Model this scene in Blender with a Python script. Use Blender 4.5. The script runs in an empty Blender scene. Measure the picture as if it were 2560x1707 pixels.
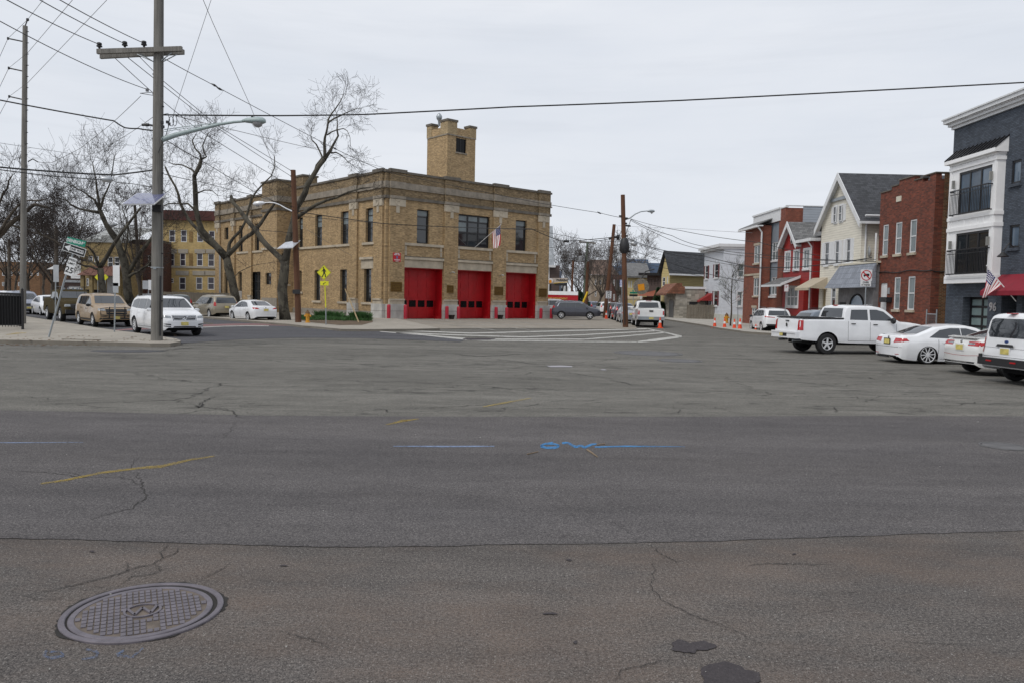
import bpy, bmesh, math, random
from math import sin, cos, pi, sqrt, atan2, radians
from mathutils import Vector, Matrix
from mathutils.bvhtree import BVHTree
random.seed(7)
SC = bpy.context.scene
COL = SC.collection
# ---- photo calibration: lens, height, tilt measured from the photograph (2560x1707) ----
FP, CX, CY, CAMH = 1960.0, 1280.0, 853.5, 2.0
TH, RO = math.atan((853.5-744.5)/1960.0), math.atan(0.02)
def ray(px, py):
    u = (px-CX)/FP; v = (CY-py)/FP
    u2 = u*cos(RO)-v*sin(RO); v2 = u*sin(RO)+v*cos(RO)
    return Vector((u2, cos(TH)+v2*sin(TH), -sin(TH)+v2*cos(TH)))
def G(px, py, z=0.0):
    d = ray(px, py); t = (z-CAMH)/d.z
    return Vector((d.x*t, d.y*t, z))
def D(px, py, Y):
    d = ray(px, py); t = Y/d.y
    return Vector((d.x*t, Y, CAMH+d.z*t))
def S(Y): return Y/FP     # metres per photo pixel at depth Y

# ---------------- object helpers ----------------
def tag(o, label=None, cat=None, group=None, kind=None):
    if label: o['label'] = label
    if cat: o['category'] = cat
    if group: o['group'] = group
    if kind: o['kind'] = kind
    return o
def empty(name, loc, rz=0.0, label=None, cat=None, group=None):
    o = bpy.data.objects.new(name, None); COL.objects.link(o)
    o.location = loc; o.rotation_euler = (0, 0, rz); o.empty_display_size = .3
    return tag(o, label, cat, group)
def copy_tree(o, parent=None):
    c = o.copy(); COL.objects.link(c)
    if parent: c.parent = parent
    for ch in list(o.children): copy_tree(ch, c)
    return c
def rot(a, v): return (v[0]*cos(a)-v[1]*sin(a), v[0]*sin(a)+v[1]*cos(a))

class MB:
    def __init__(s): s.v=[]; s.f=[]; s.m=[]; s.cur=0; s.g=[]
    def add(s, vs, fs):
        n=len(s.v); s.g.append((n,len(s.f))); s.v += [tuple(p) for p in vs]
        for f in fs: s.f.append([i+n for i in f]); s.m.append(s.cur)
        return s
    def quad(s, *p): return s.add(p, [list(range(len(p)))])
    def box(s, x0,x1,y0,y1,z0,z1):
        if x0>x1: x0,x1=x1,x0
        if y0>y1: y0,y1=y1,y0
        if z0>z1: z0,z1=z1,z0
        v=[(x0,y0,z0),(x1,y0,z0),(x1,y1,z0),(x0,y1,z0),(x0,y0,z1),(x1,y0,z1),(x1,y1,z1),(x0,y1,z1)]
        return s.add(v,[[0,3,2,1],[4,5,6,7],[0,1,5,4],[1,2,6,5],[2,3,7,6],[3,0,4,7]])
    def obox(s, c, ax, ay, az):   # centre and half-extent vectors
        c=Vector(c); ax=Vector(ax); ay=Vector(ay); az=Vector(az)
        v=[c+i*ax+j*ay+k*az for k in(-1,1) for j in(-1,1) for i in(-1,1)]
        return s.add(v,[[0,2,3,1],[4,5,7,6],[0,1,5,4],[1,3,7,5],[3,2,6,7],[2,0,4,6]])
    def prism(s, poly, z0, z1):   # poly of (x,y) ccw
        n=len(poly)
        v=[(p[0],p[1],z0) for p in poly]+[(p[0],p[1],z1) for p in poly]
        f=[list(range(n))[::-1], [i+n for i in range(n)]]
        for i in range(n): j=(i+1)%n; f.append([i,j,j+n,i+n])
        return s.add(v,f)
    def extr(s, poly, off):       # poly 3d points, offset vector
        n=len(poly); off=Vector(off)
        v=[Vector(p) for p in poly]; v+= [p+off for p in v]
        f=[list(range(n))[::-1],[i+n for i in range(n)]]
        for i in range(n): j=(i+1)%n; f.append([i,j,j+n,i+n])
        return s.add(v,f)
    def tube(s, pts, rad, n=6, cap=True):
        pts=[Vector(p) for p in pts]
        if not isinstance(rad,(list,tuple)): rad=[rad]*len(pts)
        vs=[]; prev=None
        for i,p in enumerate(pts):
            if i==0: t=pts[1]-p
            elif i==len(pts)-1: t=p-pts[i-1]
            else: t=pts[i+1]-pts[i-1]
            if t.length<1e-9: t=Vector((0,0,1))
            t.normalize()
            if prev is None:
                a=Vector((0,0,1)) if abs(t.z)<.9 else Vector((1,0,0))
                x=t.cross(a).normalized()
            else:
                x=prev-t*prev.dot(t)
                if x.length<1e-6: x=t.orthogonal()
                x.normalize()
            prev=x; y=t.cross(x)
            for k in range(n):
                a=2*pi*k/n; vs.append(p+(x*cos(a)+y*sin(a))*rad[i])
        fs=[]
        for i in range(len(pts)-1):
            for k in range(n):
                k2=(k+1)%n; fs.append([i*n+k,i*n+k2,(i+1)*n+k2,(i+1)*n+k])
        if cap:
            fs.append(list(range(n))[::-1]); e=(len(pts)-1)*n; fs.append([e+k for k in range(n)])
        return s.add(vs,fs)
    def lathe(s, prof, c=(0,0,0), axis='z', n=20):   # prof (r,h)
        vs=[]; fs=[]; m=len(prof)
        for k in range(n):
            a=2*pi*k/n
            for r,h in prof:
                if axis=='z': vs.append((c[0]+r*cos(a),c[1]+r*sin(a),c[2]+h))
                elif axis=='y': vs.append((c[0]+r*sin(a),c[1]+h,c[2]+r*cos(a)))
                else: vs.append((c[0]+h,c[1]+r*cos(a),c[2]+r*sin(a)))
        for k in range(n):
            k2=(k+1)%n
            for i in range(m-1): fs.append([k*m+i,k2*m+i,k2*m+i+1,k*m+i+1])
        return s.add(vs,fs)
    def each(s, name, mats, parent=None):
        r=[]; G_=s.g+[(len(s.v),len(s.f))]
        for (a,b),(c,d) in zip(G_,G_[1:]):
            m=MB(); m.add(s.v[a:c],[[i-a for i in f] for f in s.f[b:d]]); r.append(m.build(name,mats,parent))
        return r
    def build(s, name, mats, parent=None, smooth=False, sharp=None, loc=None):
        me=bpy.data.meshes.new(name); me.from_pydata(s.v,[],s.f)
        if not isinstance(mats,(list,tuple)): mats=[mats]
        for m in mats: me.materials.append(m)
        if len(mats)>1: me.polygons.foreach_set('material_index', s.m)
        uv=me.uv_layers.new(name='UVMap'); data=[0.0]*(2*len(me.loops))
        for p in me.polygons:
            n=p.normal; ax,ay,az=abs(n.x),abs(n.y),abs(n.z)
            for li in p.loop_indices:
                c=me.vertices[me.loops[li].vertex_index].co
                if az>.8: q=(c.x,c.y)
                elif ay>=ax: q=(c.x,c.z)
                else: q=(c.y,c.z)
                data[2*li],data[2*li+1]=q
        uv.data.foreach_set('uv',data)
        if smooth:
            me.polygons.foreach_set('use_smooth',[True]*len(me.polygons))
            if sharp: me.set_sharp_from_angle(angle=radians(sharp))
        me.update()
        o=bpy.data.objects.new(name,me); COL.objects.link(o)
        if parent: o.parent=parent
        if loc: o.location=loc
        return o

class Wall:   # vertical wall frame inside a building root; u along wall, n outward
    def __init__(s, root, o, u, n): s.r=root; s.o=Vector((o[0],o[1],0)); s.u=Vector((u[0],u[1],0)); s.n=Vector((n[0],n[1],0))
    def p(s, a, z, o=0): q=s.o+s.u*a+s.n*o; return Vector((q.x,q.y,z))
    def px(s, px, py, out=0):      # photo pixel -> (along, height) on this wall
        a=s.r.rotation_euler.z
        O=Vector((*rot(a,s.o+s.n*out),0))+Vector((s.r.location.x,s.r.location.y,0))
        u=Vector((*rot(a,s.u),0)); n=Vector((*rot(a,s.n),0))
        d=ray(px,py); C=Vector((0,0,CAMH))
        t=(O-C).dot(n)/d.dot(n); q=C+d*t
        return ((q-O).dot(u), q.z-s.r.location.z)
    def box(s, mb, a0,a1,z0,z1,o0,o1):
        P=[s.p(a,z,o) for z in(z0,z1) for o in(o0,o1) for a in(a0,a1)]
        return mb.add(P,[[0,1,3,2],[4,6,7,5],[0,4,5,1],[2,3,7,6],[0,2,6,4],[1,5,7,3]])
    def quad(s, mb, a0,a1,z0,z1,o): return mb.quad(s.p(a0,z0,o),s.p(a1,z0,o),s.p(a1,z1,o),s.p(a0,z1,o))
    def holes(s, mb, a0,a1,z0,z1, hs, depth=.2):
        xs=sorted(set([a0,a1]+[min(max(h[i],a0),a1) for h in hs for i in(0,1)])); zs=sorted(set([z0,z1]+[min(max(h[i],z0),z1) for h in hs for i in(2,3)]))
        for i in range(len(xs)-1):
            for j in range(len(zs)-1):
                cx=(xs[i]+xs[i+1])/2; cz=(zs[j]+zs[j+1])/2
                if xs[i+1]-xs[i]<1e-4 or zs[j+1]-zs[j]<1e-4: continue
                if any(h[0]<cx<h[1] and h[2]<cz<h[3] for h in hs): continue
                s.quad(mb, xs[i],xs[i+1],zs[j],zs[j+1],0)
        for h in hs:
            d=-(h[4] if len(h)>4 else depth)
            a,b,c,e=h[0],h[1],h[2],h[3]
            mb.quad(s.p(a,c,0),s.p(a,e,0),s.p(a,e,d),s.p(a,c,d)); mb.quad(s.p(b,c,0),s.p(b,c,d),s.p(b,e,d),s.p(b,e,0))
            mb.quad(s.p(a,e,0),s.p(b,e,0),s.p(b,e,d),s.p(a,e,d)); mb.quad(s.p(a,c,0),s.p(a,c,d),s.p(b,c,d),s.p(b,c,0))

def window(w, r, a0,a1,z0,z1, fm, gm, dep=.12, fw=.06, vb=0, hb=1, sill=None, sillm=None, hfr=None, blind=None, trim=None, trimm=None, name='window'):
    """frame in a wall opening (window > pane, sill)"""
    if a0>a1: a0,a1=a1,a0
    mb=MB(); d0,d1=-dep,-dep+.06
    w.box(mb,a0,a0+fw,z0,z1,d0,d1); w.box(mb,a1-fw,a1,z0,z1,d0,d1)
    w.box(mb,a0+fw,a1-fw,z0,z0+fw,d0,d1); w.box(mb,a0+fw,a1-fw,z1-fw,z1,d0,d1)
    for k in range(vb):
        c=a0+(a1-a0)*(k+1)/(vb+1); w.box(mb,c-fw*.5,c+fw*.5,z0+fw,z1-fw,d0,d1-.004)
    hz=hfr if hfr else [(k+1)/(hb+1) for k in range(hb)]
    for t in hz:
        c=z0+(z1-z0)*t; w.box(mb,a0+fw,a1-fw,c-fw*.45,c+fw*.45,d0,d1-.008)
    if trim:
        t=trim
        w.box(mb,a0-t,a0,z0-t,z1+t,-.05,.035); w.box(mb,a1,a1+t,z0-t,z1+t,-.05,.035)
        w.box(mb,a0,a1,z1,z1+t,-.05,.035); w.box(mb,a0,a1,z0-t,z0,-.05,.05)
    f=mb.build(name,fm,r)
    g=MB(); w.quad(g,a0,a1,z0,z1,d0+.02); g.build('pane',gm,f)
    if blind:
        g=MB(); w.quad(g,a0+.02,a1-.02,z1-(z1-z0)*blind[0],z1-.02,d0-.05); g.build('blind',blind[1],f)
    if sill:
        g=MB(); w.box(g,a0-sill,a1+sill,z0-.14,z0-.002,-.1,.1); g.build('sill',sillm or fm,f)
    return f

def text_obj(body, size, mat, parent=None, name='lettering', ext=.003, align='CENTER', bold=0.0, sx=1.0):
    cu=bpy.data.curves.new('t','FONT'); cu.body=body; cu.size=size; cu.extrude=ext; cu.align_x=align; cu.align_y='CENTER'; cu.offset=bold; cu.resolution_u=2
    o=bpy.data.objects.new('t',cu); COL.objects.link(o)
    bpy.context.view_layer.update()
    dg=bpy.context.evaluated_depsgraph_get()
    me=bpy.data.meshes.new_from_object(o.evaluated_get(dg)); bpy.data.objects.remove(o); me.name=name
    if sx!=1.0:
        for v in me.vertices: v.co.x*=sx
    me.materials.clear(); me.materials.append(mat)
    q=bpy.data.objects.new(name,me); COL.objects.link(q)
    if parent: q.parent=parent
    return q
def place_text(q, p, u, n):   # p local pos, u direction of writing, n outward normal (local)
    u=Vector(u).normalized(); n=Vector(n).normalized(); up=n.cross(u)
    M=Matrix((u,up,n)).transposed().to_4x4(); M.translation=Vector(p); q.matrix_local=M
    return q
# ---------------- materials ----------------
def nt(name):
    m=bpy.data.materials.new(name); m.use_nodes=True; t=m.node_tree; t.nodes.clear()
    o=t.nodes.new('ShaderNodeOutputMaterial'); b=t.nodes.new('ShaderNodeBsdfPrincipled'); t.links.new(b.outputs[0],o.inputs[0])
    return m,t,b
def N(t,k,**kw):
    n=t.nodes.new(k)
    for a,v in kw.items():
        if a in n.inputs.keys() if isinstance(a,str) else False: n.inputs[a].default_value=v
        else: setattr(n,a,v)
    return n
def noise(t,vec,scale,detail=3,rough=.55):
    n=t.nodes.new('ShaderNodeTexNoise'); n.inputs['Scale'].default_value=scale; n.inputs['Detail'].default_value=detail; n.inputs['Roughness'].default_value=rough
    t.links.new(vec,n.inputs['Vector']); return n.outputs['Fac']
def ramp(t,fac,a,b,ca=(0,0,0,1),cb=(1,1,1,1)):
    r=t.nodes.new('ShaderNodeValToRGB'); r.color_ramp.elements[0].position=a; r.color_ramp.elements[1].position=b
    r.color_ramp.elements[0].color=ca; r.color_ramp.elements[1].color=cb; t.links.new(fac,r.inputs[0]); return r.outputs[0]
def mix(t,fac,a,b,mode='MIX'):
    m=t.nodes.new('ShaderNodeMix'); m.data_type='RGBA'; m.blend_type=mode
    for i,x in ((0,fac),(6,a),(7,b)):
        if hasattr(x,'links'): t.links.new(x,m.inputs[i])
        elif isinstance(x,(int,float)): m.inputs[i].default_value=x
        else: m.inputs[i].default_value=(x[0],x[1],x[2],1)
    return m.outputs[2]
def mth(t,op,a,b=0.0):
    m=t.nodes.new('ShaderNodeMath'); m.operation=op
    for i,x in enumerate((a,b)):
        if hasattr(x,'links'): t.links.new(x,m.inputs[i])
        else: m.inputs[i].default_value=x
    return m.outputs[0]
def bump(t,b,h,st=.3,dist=.01):
    n=t.nodes.new('ShaderNodeBump'); n.inputs['Strength'].default_value=st; n.inputs['Distance'].default_value=dist
    t.links.new(h,n.inputs['Height']); t.links.new(n.outputs[0],b.inputs['Normal'])
def objc(t): return t.nodes.new('ShaderNodeTexCoord').outputs['Object']
def uvc(t): return t.nodes.new('ShaderNodeTexCoord').outputs['UV']
def mapv(t,vec,sc=(1,1,1),rz=0,loc=(0,0,0)):
    m=t.nodes.new('ShaderNodeMapping'); m.inputs['Scale'].default_value=sc; m.inputs['Rotation'].default_value=(0,0,rz); m.inputs['Location'].default_value=loc
    t.links.new(vec,m.inputs[0]); return m.outputs[0]
CACHE={}
def sc3(c,k): return tuple(min(1,x*k) for x in c[:3])
def mk(name,col,rough=.6,metal=0,coat=0,var=.12,vs=3.0,bmp=0,spec=.5,dirt=0):
    if name in CACHE: return CACHE[name]
    m,t,b=nt(name); c=objc(t)
    f=noise(t,c,vs,4)
    out=mix(t,ramp(t,f,.3,.7),sc3(col,1-var),sc3(col,1+var))
    if dirt:
        d=ramp(t,noise(t,mapv(t,c,(1,1,.35)),1.3,6,.65),.45,.75); out=mix(t,mth(t,'MULTIPLY',d,dirt),out,sc3(col,.45))
    t.links.new(out,b.inputs['Base Color'])
    b.inputs['Roughness'].default_value=rough; b.inputs['Metallic'].default_value=metal; b.inputs['Coat Weight'].default_value=coat; b.inputs['Specular IOR Level'].default_value=spec
    b.inputs['Coat Roughness'].default_value=.06
    if bmp: bump(t,b,noise(t,c,vs*8,4),bmp,.01)
    CACHE[name]=m; return m
def brick(name,c1,c2,mort,bw=.21,rh=.073,ms=.011,dirt=.3,var=.5,bm=.5):
    m,t,b=nt(name); c=uvc(t)
    br=t.nodes.new('ShaderNodeTexBrick'); t.links.new(c,br.inputs['Vector'])
    for k,v in (('Scale',1),('Mortar Size',ms),('Brick Width',bw),('Row Height',rh),('Mortar Smooth',.3),('Bias',0)): br.inputs[k].default_value=v
    br.inputs['Color1'].default_value=(*c1,1); br.inputs['Color2'].default_value=(*c2,1); br.inputs['Mortar'].default_value=(*mort,1)
    w=t.nodes.new('ShaderNodeTexWhiteNoise'); w.noise_dimensions='2D'
    sn=t.nodes.new('ShaderNodeVectorMath'); sn.operation='SNAP'; t.links.new(c,sn.inputs[0]); sn.inputs[1].default_value=(bw,rh,1); t.links.new(sn.outputs[0],w.inputs['Vector'])
    k=ramp(t,w.outputs['Value'],0,1,(1-var*.5,)*3+(1,),(1+var*.4,)*3+(1,))
    o=mix(t,.8,br.outputs['Color'],k,'MULTIPLY')
    big=noise(t,mapv(t,c,(.35,.9,1)),1.0,6,.65)
    o=mix(t,mth(t,'MULTIPLY',ramp(t,big,.42,.72),dirt),o,sc3(c1,.42))
    med=noise(t,mapv(t,c,(1.2,4,1)),1.0,4,.6); o=mix(t,.35,o,ramp(t,med,.25,.75,(.6,.6,.6,1),(1.35,1.35,1.35,1)),'MULTIPLY')
    stk=noise(t,mapv(t,c,(2.2,.16,1)),1.0,5,.65); o=mix(t,.45,o,ramp(t,stk,.32,.68,(.66,.65,.63,1),(1.14,1.13,1.12,1)),'MULTIPLY')
    t.links.new(o,b.inputs['Base Color']); b.inputs['Roughness'].default_value=.85
    bump(t,b,br.outputs['Fac'],bm,-.006)
    return m
def siding(name,col,lap=.11,var=.1,dk=.6):
    m,t,b=nt(name); c=uvc(t); s=t.nodes.new('ShaderNodeSeparateXYZ'); t.links.new(c,s.inputs[0])
    f=mth(t,'FRACT',mth(t,'DIVIDE',s.outputs[1],lap))
    sh=ramp(t,f,.02,.16,(dk,dk,dk,1),(1,1,1,1))
    n=noise(t,mapv(t,c,(.6,3,1)),1.5,5,.6)
    o=mix(t,1.0,mix(t,ramp(t,n,.3,.7),sc3(col,1-var),sc3(col,1+var)),sh,'MULTIPLY')
    t.links.new(o,b.inputs['Base Color']); b.inputs['Roughness'].default_value=.6
    bump(t,b,mth(t,'SUBTRACT',1.0,f),.6,.012); return m
def shingle(name,col,rh=.14,var=.3):
    m,t,b=nt(name); c=uvc(t)
    br=t.nodes.new('ShaderNodeTexBrick'); t.links.new(c,br.inputs['Vector'])
    for k,v in (('Scale',1),('Mortar Size',.008),('Brick Width',.3),('Row Height',rh)): br.inputs[k].default_value=v
    br.inputs['Color1'].default_value=(*sc3(col,1-var),1); br.inputs['Color2'].default_value=(*sc3(col,1+var),1); br.inputs['Mortar'].default_value=(*sc3(col,.4),1)
    o=mix(t,.5,br.outputs['Color'],ramp(t,noise(t,c,14,4),.3,.7,(.7,.7,.7,1),(1.3,1.3,1.3,1)),'MULTIPLY')
    t.links.new(o,b.inputs['Base Color']); b.inputs['Roughness'].default_value=.9; bump(t,b,br.outputs['Fac'],.5,-.008); return m
def glass(name,col=(.012,.014,.016),rough=.06,spec=.6):
    m,t,b=nt(name); n=noise(t,objc(t),1.3,2)
    t.links.new(mix(t,n,sc3(col,.6),sc3(col,1.5)),b.inputs['Base Color']); b.inputs['Roughness'].default_value=rough; b.inputs['Specular IOR Level'].default_value=spec
    bump(t,b,noise(t,objc(t),.8,1),.08,.05); return m
def asphalt(name,base,tint,speck,crack=.0,csc=.3,cw=.012,patchy=.25,warm=None,warmy=None,stretch=1.0,fine=1.0):
    m,t,b=nt(name); c=objc(t)
    big=noise(t,mapv(t,c,(.12,.3*stretch,1)),1.0,6,.6)
    o=mix(t,ramp(t,big,.3,.7),base,tint)
    med=noise(t,mapv(t,c,(.9,2.4,1),.08),1.0,6,.7); o=mix(t,patchy,o,ramp(t,med,.25,.75,(.62,.62,.62,1),(1.42,1.42,1.4,1)),'MULTIPLY')
    ln_=noise(t,mapv(t,c,(.025,.75,1),0,(1.7,.3,0)),1.0,4,.6); o=mix(t,.8,o,ramp(t,ln_,.3,.7,(.80,.80,.80,1),(1.16,1.16,1.15,1)),'MULTIPLY')
    # aggregate at three sizes so it still reads far off
    for sc_,am in ((300*fine,.7),(110*fine,.75),(45,.5)):
        n=noise(t,c,sc_,2,.6); o=mix(t,min(1,am*speck),o,ramp(t,n,.30,.70,(.36,.36,.37,1),(1.9,1.85,1.78,1)),'MULTIPLY')
    v=t.nodes.new('ShaderNodeTexVoronoi'); v.inputs['Scale'].default_value=85*fine; t.links.new(c,v.inputs['Vector'])
    s=t.nodes.new('ShaderNodeSeparateColor'); t.links.new(v.outputs['Color'],s.inputs[0])
    li=mth(t,'MULTIPLY',mth(t,'GREATER_THAN',s.outputs[0],.93),mth(t,'LESS_THAN',v.outputs['Distance'],.34))
    o=mix(t,mth(t,'MULTIPLY',li,.5*speck),o,(.36,.35,.33))
    dk=mth(t,'MULTIPLY',mth(t,'LESS_THAN',s.outputs[1],.1),mth(t,'LESS_THAN',v.outputs['Distance'],.4))
    o=mix(t,mth(t,'MULTIPLY',dk,.6*speck),o,sc3(base,.35))
    if warm:
        wn=ramp(t,noise(t,mapv(t,c,(.45,.75,1),0,(3.3,1.1,0)),1.0,6,.7),.44,.68)
        g=ramp(t,noise(t,c,60,3,.7),.35,.6)
        o=mix(t,mth(t,'MULTIPLY',mth(t,'MULTIPLY',wn,warmy),mth(t,'ADD',mth(t,'MULTIPLY',g,.7),.3)),o,warm)
    hgt=noise(t,c,150,3)
    if crack>=.8:   # long wandering surface cracks and sealed joints
        for k,(sc_,off) in enumerate((((.09,.30,1),0),((.17,.5,1),7.1),((.30,.75,1),3.7))):
            nn=noise(t,mapv(t,c,sc_,.15*(k-1),(off,off*.7,0)),1.0,6,.62)
            dd=mth(t,'ABSOLUTE',mth(t,'SUBTRACT',nn,.5)); ln=ramp(t,dd,.002,.013,(1,1,1,1),(0,0,0,1))
            mm=ramp(t,noise(t,mapv(t,c,(.3,.5,1),0,(off,1,0)),1.0,4,.7),.50,.60)
            o=mix(t,mth(t,'MULTIPLY',mth(t,'MULTIPLY',ln,mm),.62),o,sc3(base,.3))
    if crack:
        for sx,off,w_,thr,am in ((csc,0,cw,.46,1.0),(csc*2.6,5.3,cw*1.6,.56,.8)):
            dv=t.nodes.new('ShaderNodeTexNoise'); dv.inputs['Scale'].default_value=1.3; dv.inputs['Detail'].default_value=6; dv.inputs['Roughness'].default_value=.65; t.links.new(c,dv.inputs['Vector'])
            ad=t.nodes.new('ShaderNodeVectorMath'); ad.operation='MULTIPLY_ADD'; t.links.new(dv.outputs['Color'],ad.inputs[0]); ad.inputs[1].default_value=(1.2,1.2,0); t.links.new(mapv(t,c,(1,1.25,1),.3,(off,off,0)),ad.inputs[2])
            vo=t.nodes.new('ShaderNodeTexVoronoi'); vo.feature='DISTANCE_TO_EDGE'; vo.voronoi_dimensions='2D'; vo.inputs['Scale'].default_value=sx; t.links.new(ad.outputs[0],vo.inputs['Vector'])
            ln=ramp(t,vo.outputs['Distance'],w_*.3,w_,(1,1,1,1),(0,0,0,1))
            mk_=ramp(t,noise(t,c,.22+off*.03,3,.6),thr,thr+.12)
            ck=mth(t,'MULTIPLY',mth(t,'MULTIPLY',ln,mk_),crack*am); o=mix(t,ck,o,sc3(base,.16))
    t.links.new(o,b.inputs['Base Color']); b.inputs['Roughness'].default_value=.95; b.inputs['Specular IOR Level'].default_value=.12
    bump(t,b,hgt,.35,.004); return m
def concrete(name,col,joint=1.5,rz=0.0,dirt=.5):
    m,t,b=nt(name); c=objc(t); r=mapv(t,c,(1,1,1),rz)
    s=t.nodes.new('ShaderNodeSeparateXYZ'); t.links.new(r,s.inputs[0])
    o=mix(t,ramp(t,noise(t,c,1.2,6,.65),.3,.7),sc3(col,.82),sc3(col,1.14))
    o=mix(t,mth(t,'MULTIPLY',ramp(t,noise(t,c,.35,6,.7),.5,.75),dirt),o,sc3(col,.5))
    o=mix(t,.3,o,ramp(t,noise(t,c,60,3),.3,.7,(.6,.6,.6,1),(1.4,1.4,1.4,1)),'MULTIPLY')
    if joint:
        for i in(0,1):
            f=mth(t,'FRACT',mth(t,'DIVIDE',s.outputs[i],joint)); l=mth(t,'LESS_THAN',f,.02/joint*1.0)
            o=mix(t,mth(t,'MULTIPLY',l,.7),o,sc3(col,.3))
    t.links.new(o,b.inputs['Base Color']); b.inputs['Roughness'].default_value=.9; bump(t,b,noise(t,c,90,3),.25,.004); return m
def paintmark(name,col,wear=.5,soft=.06,amax=1.0):
    m,t,b=nt(name); c=objc(t)
    n=noise(t,c,34,5,.8); n2=noise(t,c,2.6,4,.6)
    mx=mth(t,'ADD',mth(t,'MULTIPLY',n,.62),mth(t,'MULTIPLY',n2,.38)); f=mth(t,'MULTIPLY',ramp(t,mx,wear-soft,wear+soft),amax)
    tr=t.nodes.new('ShaderNodeBsdfTransparent'); ms=t.nodes.new('ShaderNodeMixShader')
    t.links.new(mix(t,n2,sc3(col,.75),col),b.inputs['Base Color']); b.inputs['Roughness'].default_value=.9; b.inputs['Specular IOR Level'].default_value=.15
    t.links.new(f,ms.inputs[0]); t.links.new(tr.outputs[0],ms.inputs[1]); t.links.new(b.outputs[0],ms.inputs[2])
    t.links.new(ms.outputs[0],[x for x in t.nodes if x.type=='OUTPUT_MATERIAL'][0].inputs[0]); return m
def woodm(name,col,vs=30,dk=.5):
    m,t,b=nt(name); c=objc(t)
    n=noise(t,mapv(t,c,(vs,vs,.6)),1.0,5,.7); n2=noise(t,c,1.1,4)
    o=mix(t,ramp(t,n,.3,.7),sc3(col,dk),sc3(col,1.25)); o=mix(t,.4,o,ramp(t,n2,.3,.7,(.6,.6,.6,1),(1.3,1.3,1.3,1)),'MULTIPLY')
    t.links.new(o,b.inputs['Base Color']); b.inputs['Roughness'].default_value=.85; bump(t,b,n,.5,.01); return m
def barkm(name,c1,c2,sc_=2.5):
    m,t,b=nt(name); c=objc(t)
    v=t.nodes.new('ShaderNodeTexVoronoi'); v.inputs['Scale'].default_value=sc_
    d=t.nodes.new('ShaderNodeVectorMath'); d.operation='MULTIPLY_ADD'; nn=t.nodes.new('ShaderNodeTexNoise'); nn.inputs['Scale'].default_value=3; t.links.new(c,nn.inputs[0]); t.links.new(nn.outputs['Color'],d.inputs[0]); d.inputs[1].default_value=(.6,.6,.6); t.links.new(mapv(t,c,(1,1,.5)),d.inputs[2]); t.links.new(d.outputs[0],v.inputs['Vector'])
    s=t.nodes.new('ShaderNodeSeparateColor'); t.links.new(v.outputs['Color'],s.inputs[0])
    o=mix(t,ramp(t,s.outputs[0],.35,.65),c1,c2); o=mix(t,.5,o,ramp(t,noise(t,mapv(t,c,(8,8,2)),1.5,5),.3,.7,(.5,.5,.5,1),(1.4,1.4,1.4,1)),'MULTIPLY')
    t.links.new(o,b.inputs['Base Color']); b.inputs['Roughness'].default_value=.9; bump(t,b,noise(t,mapv(t,c,(10,10,3)),1,4),.6,.02); return m
M={}
M['buff']=brick('buff_brick',(.475,.325,.160),(.365,.238,.110),(.35,.28,.19),dirt=.38,var=.75)
M['buffdk']=brick('weathered_parapet_brick',(.33,.235,.12),(.22,.155,.08),(.16,.13,.10),dirt=.75,var=1.0)
M['redbrick']=brick('red_brick',(.23,.048,.022),(.12,.032,.020),(.12,.07,.05),var=.8,dirt=.25)
M['brownbrick']=brick('brown_brick',(.20,.065,.02),(.09,.035,.015),(.20,.15,.09),var=.8,dirt=.25,ms=.016)
M['newbrick']=brick('new_red_brick',(.25,.062,.034),(.19,.05,.03),(.20,.10,.07),var=.4,dirt=.1)
M['slate']=brick('slate_painted_brick',(.085,.103,.132),(.062,.076,.10),(.035,.042,.055),var=.5,dirt=.2)
M['tanbrick']=brick('tan_brick',(.36,.26,.10),(.28,.20,.08),(.30,.25,.16),var=.5)
M['yelbrick']=brick('yellow_brick',(.58,.42,.17),(.5,.36,.15),(.45,.36,.2),var=.3,dirt=.15)
M['dkbrick']=brick('dark_red_brick',(.14,.05,.035),(.09,.035,.025),(.10,.07,.06),var=.6)
M['stone']=mk('limestone',(.46,.40,.31),.85,var=.15,vs=1.5,bmp=.3,dirt=.45)
M['stonelt']=mk('pale_stone',(.50,.49,.46),.85,var=.18,vs=1.2,bmp=.3,dirt=.6)
M['coping']=mk('stained_coping',(.13,.115,.095),.9,var=.3,vs=2)
M['reddoor']=mk('red_door_paint',(.42,.003,.008),.42,var=.12,vs=1.5,coat=.15,dirt=.4)
M['redpaint']=mk('red_post_paint',(.40,.01,.03),.45,var=.12,dirt=.3)
M['black']=mk('black_metal',(.012,.012,.014),.4,var=.2)
M['dark']=mk('dark_shade_and_trim',(.01,.01,.011),.8)  # near-black colour stands for shade in holes and doorways, also dark trim
M['wht']=mk('white_trim',(.68,.69,.70),.5,var=.06,dirt=.15)
M['whtbay']=mk('white_bay_paint',(.86,.86,.86),.4,var=.03)
M['crm']=mk('cream_trim',(.6,.56,.46),.6,var=.08)
M['glass']=glass('window_glass',(.018,.022,.026),.04,.9)
M['glassb']=glass('bluish_window_glass',(.10,.14,.19),.05,.8)
M['glassg']=glass('grey_blind_reflection_glass',(.16,.19,.20),.15,.5)  # grey for blinds; also paints the reflection on firehouse panes
M['carglass']=glass('car_glass',(.030,.035,.042),.02,1.0)
M['blind']=mk('blind',(.34,.35,.36),.8,var=.15)
M['bronze']=mk('bronze_plaque',(.12,.065,.015),.5,.6,var=.3,vs=12,bmp=.5)
M['sidwht']=siding('white_siding',(.62,.65,.70),.14,dk=.5)
M['sidcrm']=siding('cream_siding',(.70,.665,.57),.16)
M['sidgrey']=siding('grey_siding',(.34,.37,.41),.2)
M['sidred']=siding('red_siding',(.28,.014,.011),.2)
M['sidyel']=siding('yellow_siding',(.56,.46,.22),.2)
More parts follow.
